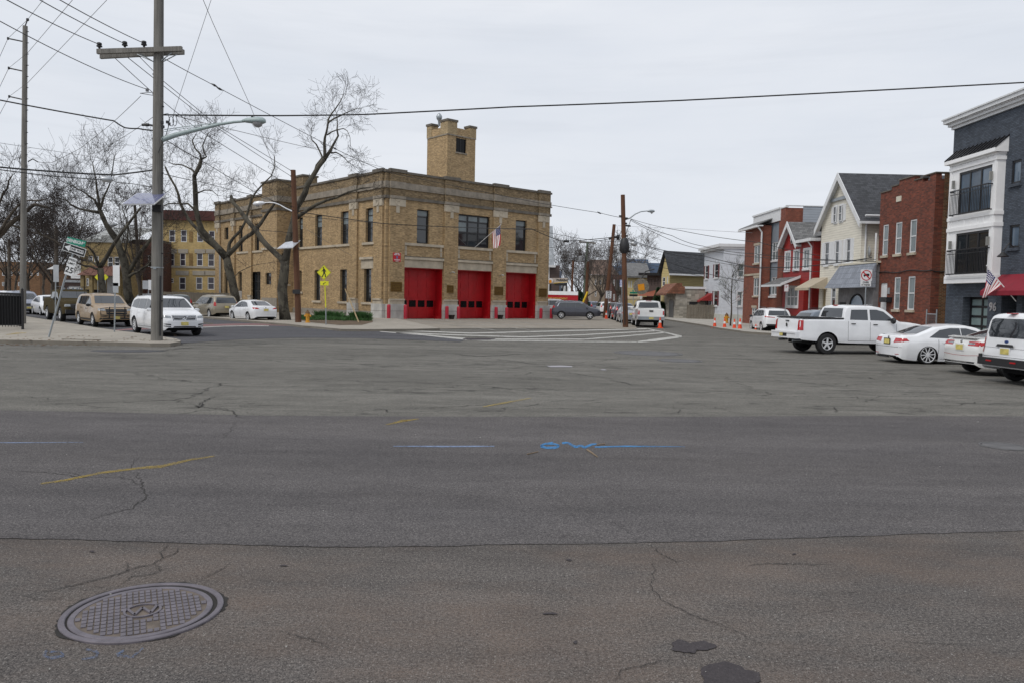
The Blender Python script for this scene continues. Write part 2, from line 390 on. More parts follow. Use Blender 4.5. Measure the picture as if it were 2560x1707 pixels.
M['sidbrn']=siding('brown_siding',(.085,.06,.055),.25)
M['shdk']=shingle('dark_shingle',(.055,.058,.065))
M['shgr']=shingle('grey_shingle',(.15,.15,.15))
M['shlt']=shingle('pale_grey_shingle',(.23,.25,.29),.35,.15)
M['shrd']=shingle('terracotta_shingle',(.20,.085,.05),.2)
M['greypanel']=mk('grey_panel',(.22,.26,.30),.5,var=.06)
M['concr']=concrete('sidewalk_concrete',(.32,.29,.245),1.5,radians(41.6))
M['apron']=concrete('driveway_concrete',(.26,.23,.19),3.0,radians(41.6),.7)
M['curb']=concrete('curb_stone',(.20,.18,.15),0,0,.8)
M['wood']=woodm('weathered_pole_wood',(.20,.19,.172),30)
M['woodbr']=woodm('brown_pole_wood',(.12,.052,.026),26)
M['woodfn']=woodm('grey_fence_wood',(.19,.165,.13),14)
M['woodgr']=woodm('green_treated_pole',(.13,.17,.13),20)
M['bark']=barkm('plane_tree_bark',(.034,.029,.021),(.080,.072,.054),3.5)
M['barkdk']=barkm('dark_bark',(.045,.035,.027),(.08,.065,.05))
M['twig']=mk('twig_bark',(.030,.025,.021),.9,var=.25)
M['twigdk']=mk('dark_twig_bark',(.026,.019,.016),.9,var=.25)
M['steel']=mk('galvanized_steel',(.34,.37,.39),.4,.6,var=.12)
M['lampgr']=mk('lamp_housing_paint',(.33,.40,.40),.45,var=.1)
M['silver']=mk('bright_alloy',(.72,.73,.75),.3,.25,var=.05)
M['chrome']=mk('chrome_trim',(.65,.66,.68),.12,1,var=.02)
M['rubber']=mk('tyre_rubber',(.014,.014,.015),.8,var=.15)
M['plast']=mk('black_plastic',(.018,.018,.02),.55,var=.1)
M['under']=mk('underbody_black',(.006,.006,.007),.9)
M['plate']=mk('yellow_plate',(.62,.52,.16),.5,var=.25,vs=8)
M['tail']=mk('red_tail_lamp',(.42,.006,.01),.12,coat=.6,var=.1)
M['lampwh']=mk('clear_lamp_lens',(.26,.28,.30),.08,coat=.6,var=.3,vs=10)
M['signwh']=mk('white_sign_sheet',(.72,.73,.74),.4,var=.04)
M['signbk']=mk('sign_black',(.01,.01,.01),.5)
M['signrd']=mk('sign_red',(.5,.01,.02),.45)
M['signgn']=mk('green_sign_sheet',(.0,.22,.14),.4,var=.06)
M['signyl']=mk('yellow_green_sign',(.70,.68,.02),.4,var=.06)
M['signbl']=mk('sign_blue',(.05,.10,.42),.5)
M['signgy']=mk('sign_back_aluminium',(.42,.44,.46),.4,.5,var=.08)
M['cone']=mk('orange_cone_plastic',(.75,.07,.015),.5,var=.06)
M['hydyel']=mk('hydrant_yellow',(.60,.28,.02),.5,var=.1,dirt=.3)
M['hydbrn']=mk('hydrant_brown_bonnet',(.12,.06,.02),.6,var=.1)
M['solar']=mk('solar_cells',(.12,.13,.24),.2,coat=.6,var=.2,vs=5)
M['solarlt']=mk('pale_solar_cells',(.45,.47,.52),.2,coat=.5,var=.08,vs=5)
M['wire']=mk('cable_black',(.012,.012,.013),.6)
M['wiregy']=mk('cable_aluminium',(.18,.18,.19),.5,.3)
M['iron']=mk('manhole_iron',(.135,.122,.14),.6,.2,var=.22,vs=9,bmp=.3)
M['grass']=mk('grass_blades',(.045,.10,.022),.8,var=.4,vs=6)
M['dirt']=mk('bare_soil',(.11,.075,.045),.95,var=.4,vs=3,bmp=.5)
M['leaf']=mk('young_leaves',(.16,.19,.09),.7,var=.3)
M['ever']=mk('evergreen_leaves',(.025,.055,.018),.8,var=.5,vs=2)
# ---------------- ground, roads, pavements ----------------
M['old']=asphalt('old_asphalt',(.098,.098,.094),(.130,.130,.125),1.0,crack=.9,csc=.2,cw=.008,patchy=.6)
M['mid']=asphalt('resurfaced_lane_asphalt',(.072,.071,.077),(.094,.091,.095),1.0,crack=.3,csc=.22,cw=.004,patchy=.45,fine=1)
M['near']=asphalt('near_lane_asphalt',(.066,.064,.066),(.086,.082,.082),1.2,crack=.45,csc=.35,cw=.003,patchy=.55,warm=(.21,.15,.115),warmy=.42)
M['new']=asphalt('side_street_asphalt',(.066,.068,.078),(.085,.087,.097),.7,crack=.0,patchy=.2)
def sheet(name,pts,z,m,kind='structure',parent=None):
    mb=MB(); mb.quad(*[(p[0],p[1],z) for p in pts]); o=mb.build(name,m,parent)
    if kind: o['kind']=kind
    return o
def slab(name,pts,z,m,curbm=None):
    bm=bmesh.new(); n=len(pts)
    a=sum(pts[i][0]*pts[(i+1)%n][1]-pts[(i+1)%n][0]*pts[i][1] for i in range(n))
    if a<0: pts=pts[::-1]
    mb=MB(); mb.add([(p[0],p[1],z) for p in pts],[list(range(n))])
    mb.cur=1; 
    for i in range(n):
        p,q=pts[i],pts[(i+1)%n]; mb.quad((p[0],p[1],-.02),(q[0],q[1],-.02),(q[0],q[1],z),(p[0],p[1],z))
    o=mb.build(name,[m,curbm or M['curb']]); o['kind']='structure'; return o
def gpx(l,z=0): return [G(x,y,z) for x,y in l]
# one ground sheet to the horizon
mb=MB(); mb.quad((-1500,-60,-.004),(1500,-60,-.004),(1500,3000,-.004),(-1500,3000,-.004)); o=mb.build('ground',M['old']); o['kind']='structure'
def extend(l,ext):  # extend polyline both ends
    a=l[0]+(l[0]-l[1]).normalized()*ext; b=l[-1]+(l[-1]-l[-2]).normalized()*ext; return [a]+l+[b]
up=[(-200,1022),(0,1025),(180,1028),(400,1033),(620,1038),(900,1040),(1280,1041),(1700,1041),(2100,1039),(2560,1040)]
random.seed(3)
U=[G(x,y) for x,y in up]; 
U=[Vector((p.x,U[0].y*0+p.y,0)) for p in U]
U=extend(U,35)
lo=[(-250,1342),(0,1345),(200,1349),(400,1356),(600,1361),(800,1368),(1050,1366),(1300,1360),(1500,1359),(1750,1354),(2000,1345),(2250,1336),(2560,1326)]
Lw=[]
P_=[G(x,y) for x,y in lo]
for i in range(len(P_)-1):
    for k in range(6):
        q=P_[i].lerp(P_[i+1],k/6); Lw.append(q+Vector((0,random.uniform(-.012,.012),0)))
Lw.append(P_[-1]); Lw=extend(Lw,35)
sheet('road_resurfaced_lane',Lw+U[::-1],.004,M['mid'])
sheet('road_near_lane',[(-60,-40),(60,-40)]+[(60,Lw[-1].y)]+[(p.x,p.y) for p in Lw[::-1]]+[(-60,Lw[0].y)],.000,M['near'])
# seam crack along the lane joint + hand-placed cracks
random.seed(11)
crk=MB()
def crack(l,w0,w1=None,z=.0075,jit=.5,seg=7,w=None):
    P=[G(x,y) for x,y in l]; Q=[]
    for i in range(len(P)-1):
        L=(P[i+1]-P[i]).length
        for k in range(seg): Q.append(P[i].lerp(P[i+1],k/seg)+Vector((random.uniform(-1,1),random.uniform(-1,1),0))*jit*min(L/seg,.12))
    Q.append(P[-1]); n=len(Q)
    for i in range(n-1):
        d=(Q[i+1]-Q[i]); 
        if d.length<1e-5: continue
        t=Vector((-d.y,d.x,0)).normalized()
        a=w0*(.35+.65*sin(pi*min(1,(i+.5)/n)))*random.uniform(.5,1.4); b=w0*(.35+.65*sin(pi*min(1,(i+1.5)/n)))*random.uniform(.5,1.4)
        crk.quad(*[Vector((p.x,p.y,z)) for p in (Q[i]-t*a/2,Q[i+1]-t*b/2,Q[i+1]+t*b/2,Q[i]+t*a/2)])
crack([(x,y-1) for x,y in lo],.0025,seg=10,jit=.35)
crack([(418,1362),(402,1380),(405,1395),(385,1410),(345,1418),(322,1425),(308,1432),(250,1447),(190,1462),(120,1478),(60,1490)],.010)
crack([(455,1365),(438,1385),(412,1393),(404,1396)],.007)
crack([(388,1412),(404,1425),(380,1436),(330,1441),(318,1452),(300,1462)],.007)
crack([(575,1408),(550,1425),(515,1443),(492,1452)],.006)
crack([(316,1427),(320,1415),(314,1404)],.005)
crack([(60,1490),(90,1500),(140,1498),(160,1492)],.005)
crack([(1625,1361),(1652,1385),(1680,1398),(1697,1412)],.007); crack([(1632,1400),(1635,1440),(1626,1470),(1655,1500),(1690,1518),(1750,1545),(1800,1562),(1850,1582),(1900,1610)],.006)
crack([(1540,1700),(1555,1675),(1600,1668),(1640,1655),(1680,1650)],.006); crack([(1870,1415),(1920,1408),(1990,1411),(2080,1412)],.009)
crack([(2240,1603),(2300,1607),(2380,1611),(2430,1612)],.005)
crack([(690,1578),(740,1590),(780,1600),(830,1625)],.006)
for l,w in (([(0,1182),(60,1178),(150,1184),(210,1194),(300,1192),(310,1200)],.014),([(323,1172),(350,1142)],.01),([(340,1180),(345,1200),(365,1225),(362,1245),(330,1272),(280,1282),(225,1300)],.016),([(205,1190),(165,1180)],.01),([(300,1192),(330,1200),(350,1212)],.009),([(405,1172),(480,1171)],.006),
  ([(488,1014),(510,1002),(535,992),(560,988)],.03),([(489,1013),(496,1018),(507,1012),(500,1006)],.05),([(536,1017),(580,1026),(590,1034),(592,1042),(620,1046)],.025),([(592,1052),(578,1075),(555,1095)],.012),([(0,992),(60,990),(150,1000),(260,995),(440,988)],.02),
  ([(830,1025),(900,1027),(960,1022),(975,1030),(1080,1032)],.03),([(1005,1022),(1150,1015),(1240,1008)],.03),([(1380,1002),(1480,1000),(1520,996)],.03),([(1120,882),(1190,890),(1250,888),(1300,884)],.10),([(1240,897),(1340,910),(1480,914),(1640,916),(1780,922)],.07),([(1000,893),(1060,888),(1100,884)],.05),([(900,861),(960,860)],.1),
  ([(430,864),(520,862),(640,861),(700,857)],.12),([(400,876),(460,870),(520,866)],.12),([(1885,990),(1912,987),(1930,985),(1960,988)],.03),([(1912,978),(1928,986)],.03),([(1800,940),(1860,944),(2000,955),(2100,966),(2240,978)],.035),([(2000,966),(2110,964),(2180,955)],.03),([(2190,970),(2270,980),(2290,982),(2340,979)],.04),([(2100,1000),(2160,1003),(2200,995)],.03),([(2300,1014),(2390,1012),(2480,1000)],.03),([(2085,1018),(2093,1030)],.03),([(1950,1030),(2060,1027)],.02),([(1680,1014),(1700,1030),(1660,1035)],.02),
  ([(1520,950),(1560,955),(1580,962)],.05),([(1330,925),(1420,930),(1480,940),(1560,948)],.04),([(1800,1100),(1900,1098)],.0)): 
    if w: crack(l,w*.72)
M['crack']=mk('open_crack',(.022,.02,.018),.95,var=.3)
co=crk.build('road_cracks',M['crack']); co['kind']='structure'
# stains / small tar spots on the near lane
def blot(name,cx,cy,rx,ry,z,m,seed=1,n=54,am=.25):
    random.seed(seed); ph=[random.uniform(0,6.28) for _ in range(4)]; pts=[]
    for i in range(n):
        a=2*pi*i/n; r=1+am*sin(2*a+ph[0])+am*.6*sin(3*a+ph[1])+am*.4*sin(5*a+ph[2])+am*.25*sin(9*a+ph[3])+random.uniform(-.04,.04); pts.append(G(cx+rx*r*cos(a),cy-ry*r*sin(a)))
    return sheet(name,pts,z,m)
M['tar']=asphalt('tar_spot',(.050,.045,.049),(.060,.055,.059),.3,patchy=.1)
blot('road_tar_stain',1728,1617,42,18,.006,M['tar'],4,am=.3); blot('road_tar_stain',1822,1690,72,32,.006,M['tar'],9,am=.12)
blot('road_tar_stain',1375,1534,14,3,.006,M['tar'],3); blot('road_tar_stain',709,1414,7,2,.006,M['tar'],3); blot('road_tar_stain',1422,1400,8,2,.006,M['tar'],5); blot('road_tar_stain',230,1379,6,2,.006,M['tar'],5)
blot('road_tar_stain',1985,1385,5,1.5,.006,M['tar'],2); blot('road_tar_stain',1438,1606,6,3,.006,M['tar'],6); blot('road_tar_stain',320,877,85,3.2,.003,M['new'],8,am=.1)
# side street surface
dL=Vector((-.664,.748,0))
cl=G(452,853); cr=G(689,807.5)
mid=gpx([(452,858),(600,848.5),(741,844.5),(890,845),(1040,850),(1150,855),(1165,849),(1000,833),(905,826),(851,823.5),(805,818.5),(758,815)])
poly=mid+[cr+dL*.2, cr+dL*160, G(375,838)+dL*160, G(400,842)]
sheet('side_street',poly,.0035,M['new'])
# bike lane band and edge line
M['bike']=mk('red_bike_lane',(.19,.10,.10),.85,var=.2,vs=8)
M['mwhite']=paintmark('worn_white_marking',(.52,.51,.48),.42,.07); M['mwhite2']=paintmark('faded_white_marking',(.50,.49,.45),.48,.10,.8)
M['myel']=paintmark('yellow_spray',(.50,.35,.04),.51,.14,.7); M['mblue']=paintmark('blue_spray',(.08,.30,.62),.47,.14,.9); M['mblue2']=paintmark('pale_blue_spray',(.28,.37,.56),.46,.12,.8)
sheet('bike_lane',gpx([(250,829),(340,820.5),(495,812.3),(590,809.5),(640,809.5),(700,811.8),(770,816.6),(740,816.2),(680,814.5),(620,813.8),(560,815),(495,817.8),(360,824.5)]),.0075,M['bike'])
def pstrip(name,l,th,m,z=.009,kind='structure'):
    mb=MB()
    for i in range(len(l)-1):
        (x0,y0),(x1,y1)=l[i],l[i+1]; 
        a=th[i] if isinstance(th,list) else th; b=th[i+1] if isinstance(th,list) else th
        L=sqrt((x1-x0)**2+(y1-y0)**2); nx,ny=-(y1-y0)/L,(x1-x0)/L
        mb.quad(*[(p.x,p.y,z) for p in (G(x0+nx*a/2,y0+ny*a/2),G(x1+nx*b/2,y1+ny*b/2),G(x1-nx*b/2,y1-ny*b/2),G(x0-nx*a/2,y0-ny*a/2))])
    o=mb.build(name,m); o['kind']=kind; return o
pstrip('road_marking',[(495,819.2),(560,816.4),(620,815.2),(672,815.6)],1.6,M['mwhite'])
pstrip('road_marking',[(497,806.5),(532,809.8)],.7,M['myel'])
for l,th in (([(905,826.6),(1000,826.8),(1177,833.6),(1400,828),(1619,822.6)],2.4),([(990,832.6),(1150,838.5),(1306,843),(1460,837.5),(1636,827.8)],2.4),([(1225,848.6),(1459,848.6),(1560,841),(1662,832)],2.5),([(950,829.5),(1060,838),(1120,844),(1163,847.6)],[1.6,2.4,3.6,4.6]),([(1160,849),(1211,851.6),(1400,853.6),(1595,855)],1.9),([(1592,855.2),(1640,850),(1697,842.6)],[2.8,6.5,4.5]),([(1618,822.2),(1660,831),(1704,842.3)],[2,2.2,4.5])):
    pstrip('road_marking',l,th,M['mwhite'])
blot('road_tar_stain',1198,848,37,3,.0105,M['tar'],8,am=.1)
# spray marks
pstrip('spray_marking',[(984,1116),(1100,1116.5),(1236,1116)],[2.2,3.6,2.5],M['mblue2'])
pstrip('spray_marking',[(-60,1107),(100,1107),(208,1106)],[1.6,1.6,.8],M['mblue2'])
pstrip('spray_marking',[(1487,1118),(1560,1116),(1640,1116.5),(1712,1117)],[3.4,3.2,2.6,.6],M['mblue'])
pstrip('spray_marking',[(1383,1106),(1358,1111),(1352,1116),(1366,1120),(1392,1119),(1398,1114),(1385,1110),(1366,1111)],[3,5,6,6,6,5,4,2],M['mblue'])
pstrip('spray_marking',[(1405,1108),(1420,1107),(1430,1113),(1440,1118),(1452,1114),(1462,1119),(1480,1111),(1492,1110)],[5,5,6,6,5,6,5,3],M['mblue'])
pstrip('spray_marking',[(965,1062),(1000,1054),(1047,1047)],[2.2,5,1.5],M['myel']); pstrip('spray_marking',[(1000,1050),(1018,1052)],[1.5,5],M['myel'])
pstrip('spray_marking',[(1208,1017),(1265,1006),(1327,995)],[2,4,1.5],M['myel'])
pstrip('spray_marking',[(102,1210),(165,1201),(250,1183),(345,1171),(400,1167),(480,1149),(536,1141)],[3,4.5,5,4.5,7,4,2.5],M['myel'])
M['mblue3']=paintmark('worn_blue_spray',(.09,.17,.34),.54,.10,.6)
pstrip('spray_marking',[(118,1628),(108,1640),(125,1648),(160,1642),(150,1630),(125,1632)],[6,7,7,6,4,5],M['mblue3']); pstrip('spray_marking',[(215,1625),(245,1632),(240,1645),(205,1651)],[6,7,6,4],M['mblue3']); pstrip('spray_marking',[(310,1628),(292,1640),(330,1645),(358,1622)],[5,7,6,4],M['mblue3'])
# ---- corner pavement on the left ----
z=.13
base=[(-340,846),(0,849),(157,852),(300,855),(376,857.5),(425,857.5),(450,853.5),(452,850),(440,846.5),(407,841.5),(345,832.5),(289,826),(244,820)]
P=gpx(base,z); e=P[-1]; st=G(196,812,z)
P+= [st, st+dL*9, st+dL*30, st+dL*120, st+dL*120+Vector((-40,-30,0)), Vector((-75,30,z)),Vector((-60,G(-340,846,z).y,z))]
slab('pavement_corner',[(p.x,p.y) for p in P],z,M['concr'])
pstrip('spray_marking',[(15,846),(40,842),(66,840)],[1.5,3,1.2],M['myel'],z=.136)
# storm drain in the kerb
dr=empty('storm_drain',G(203,856,0),0,'dark kerb inlet of a storm drain below the leaning street signs','drain')
a=G(160,857.3,0)-dr.location; b=G(247,859.2,0)-dr.location; u=(b-a).normalized(); nn=Vector((u.y,-u.x,0))
mb=MB(); mb.obox((a+b)/2+nn*.035+Vector((0,0,.062)),u*(b-a).length/2,nn*.03,Vector((0,0,.05))); mb.build('opening',M['dark'],dr)  # solid black box paints the shade of the inlet hole
mb=MB(); mb.obox((a+b)/2+nn*.01+Vector((0,0,.135)),u*((b-a).length/2+.05),nn*.06,Vector((0,0,.02))); mb.build('lintel',M['curb'],dr)
# ---- pavement round the firehouse ----
A=gpx([(689,807.8),(722,810),(758,814.3),(805,817.8),(851,822.6),(900,823.2),(949,823.2),(1040,822.4),(1100,821)],z)
A=[cr+dL*130]+A+[G(1008,800,z),G(962,790,z),Vector((15,100,z)),Vector((8,160,z)),cr+dL*130+Vector((30,30,0))]
slab('pavement_firehouse',[(p.x,p.y) for p in A],z,M['concr'])
z2=.035
B=gpx([(1102,821.6),(1180,820.6),(1350,820.5),(1480,821),(1560,822),(1580,822.5),(1593,821.5),(1588,815),(1560,808),(1535,801),(1522,797)],z2)
B=B+[Vector((G(1522,797).x+.3,200,z2)),Vector((-2,200,z2)),Vector((-3,75,z2)),G(962,795,z2)]
slab('pavement_apron',[(p.x,p.y) for p in B],z2,M['apron'])
for l in ([(1018,800),(1238,827.2)],[(1084,800.5),(1190,812),(1255,819)],[(1262,819.5),(1322,825.8)],[(1150,803),(1290,816),(1340,820)],[(1250,803),(1400,816)],[(1430,812),(1470,817)]): pstrip('apron_line',l,1.1,M['mwhite2'],z=z2+.005)
# grass bed in front of the side wall
bed=gpx([(745,801),(790,808),(850,813.5),(905,813),(932,806),(930,797),(860,790),(780,789),(740,792)],z)
bo=sheet('grass_bed',bed,z+.012,M['dirt'])
# far pavement on the right, along the houses
zr=.13
R=gpx([(1660,797),(1700,803),(1760,812),(1800,820),(1868,829)],zr)
R=[Vector((14,140,zr)),Vector((13.6,120,zr)),G(1620,792,zr)]+R
last=R[-1]
R+= [Vector((18.6,44,zr)),Vector((18.8,30,zr)),Vector((19,-20,zr)),Vector((70,-20,zr)),Vector((70,160,zr))]
slab('pavement_right',[(p.x,p.y) for p in R],zr,concrete('pale_sidewalk_concrete',(.37,.35,.31),1.5,0,.4))
# debris: sticks
def stick(l,r,label):
    mb=MB(); mb.tube([G(x,y,.012) for x,y in l],[r,r*.9,r*.5][:len(l)] if len(l)<4 else r,5); o=mb.build('twig_litter',woodstick); tag(o,label,'stick','sticks lying on the road'); return o
woodstick=mk('dry_stick',(.20,.15,.10),.9)
stick([(1468,1123),(1480,1131),(1494,1141)],.014,'bent brown stick lying below the blue sprayed letters')
stick([(1318,1134),(1345,1128)],.008,'thin straight stick lying below left of the blue sprayed letters')
stick([(1492,1111),(1512,1108)],.009,'short dark stick at the right end of the blue sprayed letters')
random.seed(5)
M['litter']=mk('pale_litter',(.33,.32,.30),.7)
lit=MB()
for k in range(40):
    x=random.uniform(0,2560); y=random.uniform(900,1680); s_=random.uniform(.002,.006)*(1 if y>1100 else 2); p=G(x,y,.012)
    lit.obox(p,(s_,0,0),(0,s_*.7,0),(0,0,s_*.4))
o=lit.build('gravel_bits',M['litter']); tag(o,kind='stuff')
# ---- manhole covers ----
M['farcov']=mk('worn_road_iron',(.10,.098,.10),.8,.0,var=.3,vs=4)
def manhole(c,R,rz,label,detail=True,group=None):
    r=empty('manhole',c,rz,label,'manhole',group)
    mb=MB(); mb.lathe([(R,-.02),(R,.004),(R*.992,.009),(R*.93,.009),(R*.92,.004),(R*.92,-.03)],n=72); mb.build('rim',M['iron'] if detail else M['farcov'],r,True,30)
    mb=MB(); mb.lathe([(R*.80,.004),(.0001,.004)],n=72); cv=mb.build('cover',M['ironc'] if detail else M['farcov'],r,True,30)
    mb=MB(); mb.lathe([(R*.875,-.03),(R*.875,.004),(R*.868,.008),(R*.80,.008),(R*.795,.003)],n=72); mb.build('cover_edge',M['iron'] if detail else M['farcov'],cv,True,30)
    mb=MB(); mb.lathe([(R*.92,-.028),(R*.89,-.028)],n=48); mb.build('gap',M['dark'],r)
    if detail:
        mb=MB(); s_=R*.062; n=11
        random.seed(2)
        for i in range(-n,n+1):
            for j in range(-n,n+1):
                x=i*s_*1.22; y=j*s_*1.9+(0)
                d=sqrt(x*x+y*y)
                if d>R*.76 or d<R*.25: continue
                if (x-.05)**2+(y+.25)**2<.055**2: continue
                mb.box(x-s_*.47,x+s_*.47,y-s_*.76,y+s_*.76,.004,.010)
        mb.build('stud_pattern',M['iron'],r)
        mb=MB(); mb.lathe([(R*.235,.004),(R*.235,.014),(R*.205,.014),(R*.205,.004)],n=40)
        w=R*.02
        pts=[(-.085,.055),(-.045,-.055),(0,.05),(.045,-.055),(.085,.055)]
        for a_,b_ in zip(pts,pts[1:]):
            a_=Vector((a_[0],a_[1],.009)); b_=Vector((b_[0],b_[1],.009)); d=(b_-a_); nrm=Vector((-d.y,d.x,0)).normalized(); mb.obox((a_+b_)/2,d/2,nrm*w*.9,Vector((0,0,.005)))
        mb.build('letter_ring',M['iron'],r)
    return r
M['ironc']=mk('rusty_manhole_ground',(.13,.105,.085),.75,.2,var=.35,vs=7,bmp=.4)
mh=manhole(G(360,1526,.006),.468,radians(26),'round iron manhole cover with square studs at the lower left of the road')
for ch in mh.children:
    if ch.name.split('.')[0] in('cover','stud_pattern','letter_ring'): ch.location=(-.008,-.012,0)
mc=G(360,1526); 
mb=MB(); n=80; random.seed(8); ring=[]
for i in range(n):
    a=2*pi*i/n; rr=.472+.022*random.random()+.012*sin(5*a); ring.append((mc.x+rr*cos(a),mc.y+rr*sin(a),.0045))
mb.add(ring,[list(range(n))]); o=mb.build('road_gap_round_manhole',M['crack']); o['kind']='structure'
manhole(G(1699,901,.0),.75,0,'small worn manhole cover in the road right of centre',False)
manhole(G(1620,882.5,.0),1.3,0,'wide flat utility cover flush with the old asphalt beyond the small manhole',False)
manhole(G(2510,1115,.008),.32,0,'small round cover in the dark lane at the right edge of the road',False)
sheet('road_patch_plate',gpx([(1366,914),(1376,917.5),(1431,917.5),(1430,914.5),(1400,913)]),.008,mk('pale_patch',(.30,.29,.31),.7))
sheet('road_patch_plate',gpx([(1500,923),(1505,925),(1517,925),(1512,922.6)]),.008,CACHE['pale_patch'])
# ---------------- firehouse ----------------
A0=radians(41.6)   # facade heading
FO=G(962,799.5,0)
fh=empty('firehouse',FO,A0,'two storey tan brick firehouse with three red bay doors and a square hose tower','firehouse')
FRW=Wall(fh,(0,0),(1,0),(0,-1)); SDW=Wall(fh,(0,0),(0,1),(-1,0))
fz=lambda x,y:FRW.px(x,y)[1]; fs=lambda x,y:FRW.px(x,y)[0]
sz_=lambda x,y:SDW.px(x,y)[1]; st_=lambda x,y:SDW.px(x,y)[0]
FW=fs(1371,700); SL=st_(541,600)
ZT=fz(975,427); ZB1=fz(985,468); ZB1t=fz(985,455); ZB2=fz(985,497); ZPL=fz(970,749)
print('FH',FW,SL,ZT,ZB1,ZB2,ZPL,'right top',fz(1371,482),'sidetop',sz_(541,512))
PO=.18   # pier projection
def rng(a,b,c,d): return (min(a,b),max(a,b),min(c,d),max(c,d))
d1=(fs(1008,720),fs(1106,720)); d2=(fs(1141,720),fs(1228,720)); d3=(fs(1261.5,720),fs(1340,720))
ZD=fz(1011,669)
wz1=fz(1045,524); wz0=fz(1045,609); mz1=fz(1150,537)
W1=(fs(1042.5,570),fs(1073.5,570)); W2=(fs(1146,580),fs(1225,580)); W3=(fs(1289,590),fs(1317,590))
H_=[(d1[0],d1[1],0,ZD,1.0),(d2[0],d2[1],0,ZD,1.0),(d3[0],d3[1],0,ZD,1.0),(W1[0],W1[1],wz0,wz1,.3),(W2[0],W2[1],wz0,wz1,.3),(W3[0],W3[1],wz0,wz1,.3)]
mb=MB(); FRW.holes(mb,0,FW,0,ZB2,H_)
# side wall windows: (x0,x1,ytop,ybot) in photo pixels
pt0,pt1=st_(733,600),None
SW=[(914,932,521,606,'u'),(852,871,530,611,'u'),(788,805,537,616,'u'),(745,757,541,620,'u'),(910,928,673,756,'l'),(850,867,675,755,'l'),(786,800.5,676,754,'l'),(747.5,754,678,735,'l')]
SWf=[(637,648,560,628,'u'),(597,606.5,567,631,'u'),(561,571,570,600,'u'),(624,651,681,748,'g'),(596,604.5,683,734,'l'),(561,569,690,755,'l')]
def conv(L,w=SDW):
    r=[]
    for a,b,c,d,k in L:
        s0=w.px(a,(c+d)/2)[0]; s1=w.px(b,(c+d)/2)[0]; r.append([min(s0,s1),max(s0,s1),0,0,k,(a+b)/2,c,d])
    return r
sw=conv(SW); swf=conv(SWf)
uz=(sz_(923,606),sz_(923,521)); lz=(sz_(919,756),sz_(919,673))
for q in sw+swf:
    if q[4]=='u': q[2],q[3]=uz
    elif q[4]=='g': q[2],q[3]=.15,lz[1]
    else: q[2],q[3]=lz
sw[7][2]=lz[0]+.8; swf[2][2]=uz[0]+1.5
PT0=st_(734,600)          # pavilion start
PPJ=1.7
pav=Wall(fh,(-PPJ,0),(0,1),(-1,0))
PT1=pav.px(656,600)[0]
print('pav',PT0,PT1)
SDW.holes(mb,0,PT0,0,ZB2,[(q[0],q[1],q[2],q[3],.3) for q in sw])
SDW.holes(mb,PT1,SL,0,ZB2,[(q[0],q[1],q[2],q[3],.3) for q in swf])
# pavilion
ret=Wall(fh,(0,PT0),(-1,0),(0,-1))
sx0,sx1=ret.px(728,620)[0],ret.px(718,620)[0]; rz1=ret.px(722,635)[1]; rz0=ret.px(722,711)[1]
sx0,sx1=PPJ*.28,PPJ*.72
ret.holes(mb,0,PPJ,0,ZB2,[(sx0,sx1,rz0,rz1,.25)])
pw=[pav.px(664,700)[0],pav.px(678,700)[0]]; pz=[pav.px(670,712)[1],pav.px(670,683)[1]]
pav.holes(mb,PT0,PT1,0,ZB2,[(min(pw),max(pw),pz[0],pz[1],.25)])
Wall(fh,(0,PT1),(-1,0),(0,1)).holes(mb,0,PPJ,0,ZB2,[])
mb.quad((FW,0,0),(FW,SL,0),(FW,SL,ZB2),(FW,0,ZB2)); mb.quad((0,SL,0),(0,SL,ZB2),(FW,SL,ZB2),(FW,SL,0))
mb.build('wall',M['buff'],fh)
# parapet zone (weathered) and bands
mb=MB()
mb.box(-.04,FW+.04,-.04,SL+.04,ZB2,ZT-.12)
mb.box(-PPJ-.04,-.045,PT0-.04,PT1+.04,ZB2,ZT+.55)
mb.build('parapet',M['buffdk'],fh)
mb=MB()
mb.box(-.14,FW+.14,-.14,SL+.14,ZT-.12,ZT+.06)
mb.box(-PPJ-.14,-.16,PT0-.14,PT1+.14,ZT+.55,ZT+.72)
for z0,z1,o in ((ZB2-.02,ZB2+.22,.13),):
    FRW.box(mb,-o,FW+o,z0,z1,.0,o); SDW.box(mb,-.0,PT0,z0,z1,.0,o); SDW.box(mb,PT1,SL+o,z0,z1,0,o); pav.box(mb,PT0-o,PT1+o,z0,z1,0,o); ret.box(mb,0,PPJ,z0,z1,0,o-.003)
mb.build('coping',M['coping'],fh)
mb=MB()
for z0,z1,o in ((ZB1,ZB1t,.10),(ZB1-.12,ZB1-.02,.16)):
    FRW.box(mb,-o,FW+o,z0,z1,.03,o); SDW.box(mb,-.0,PT0,z0,z1,.03,o); SDW.box(mb,PT1,SL+o,z0,z1,.03,o); pav.box(mb,PT0-o,PT1+o,z0,z1,.03,o); ret.box(mb,0,PPJ,z0,z1,.03,o-.003)
mb.build('stone_band',mk('band_stone',(.27,.235,.19),.85,var=.2,dirt=.7),fh)
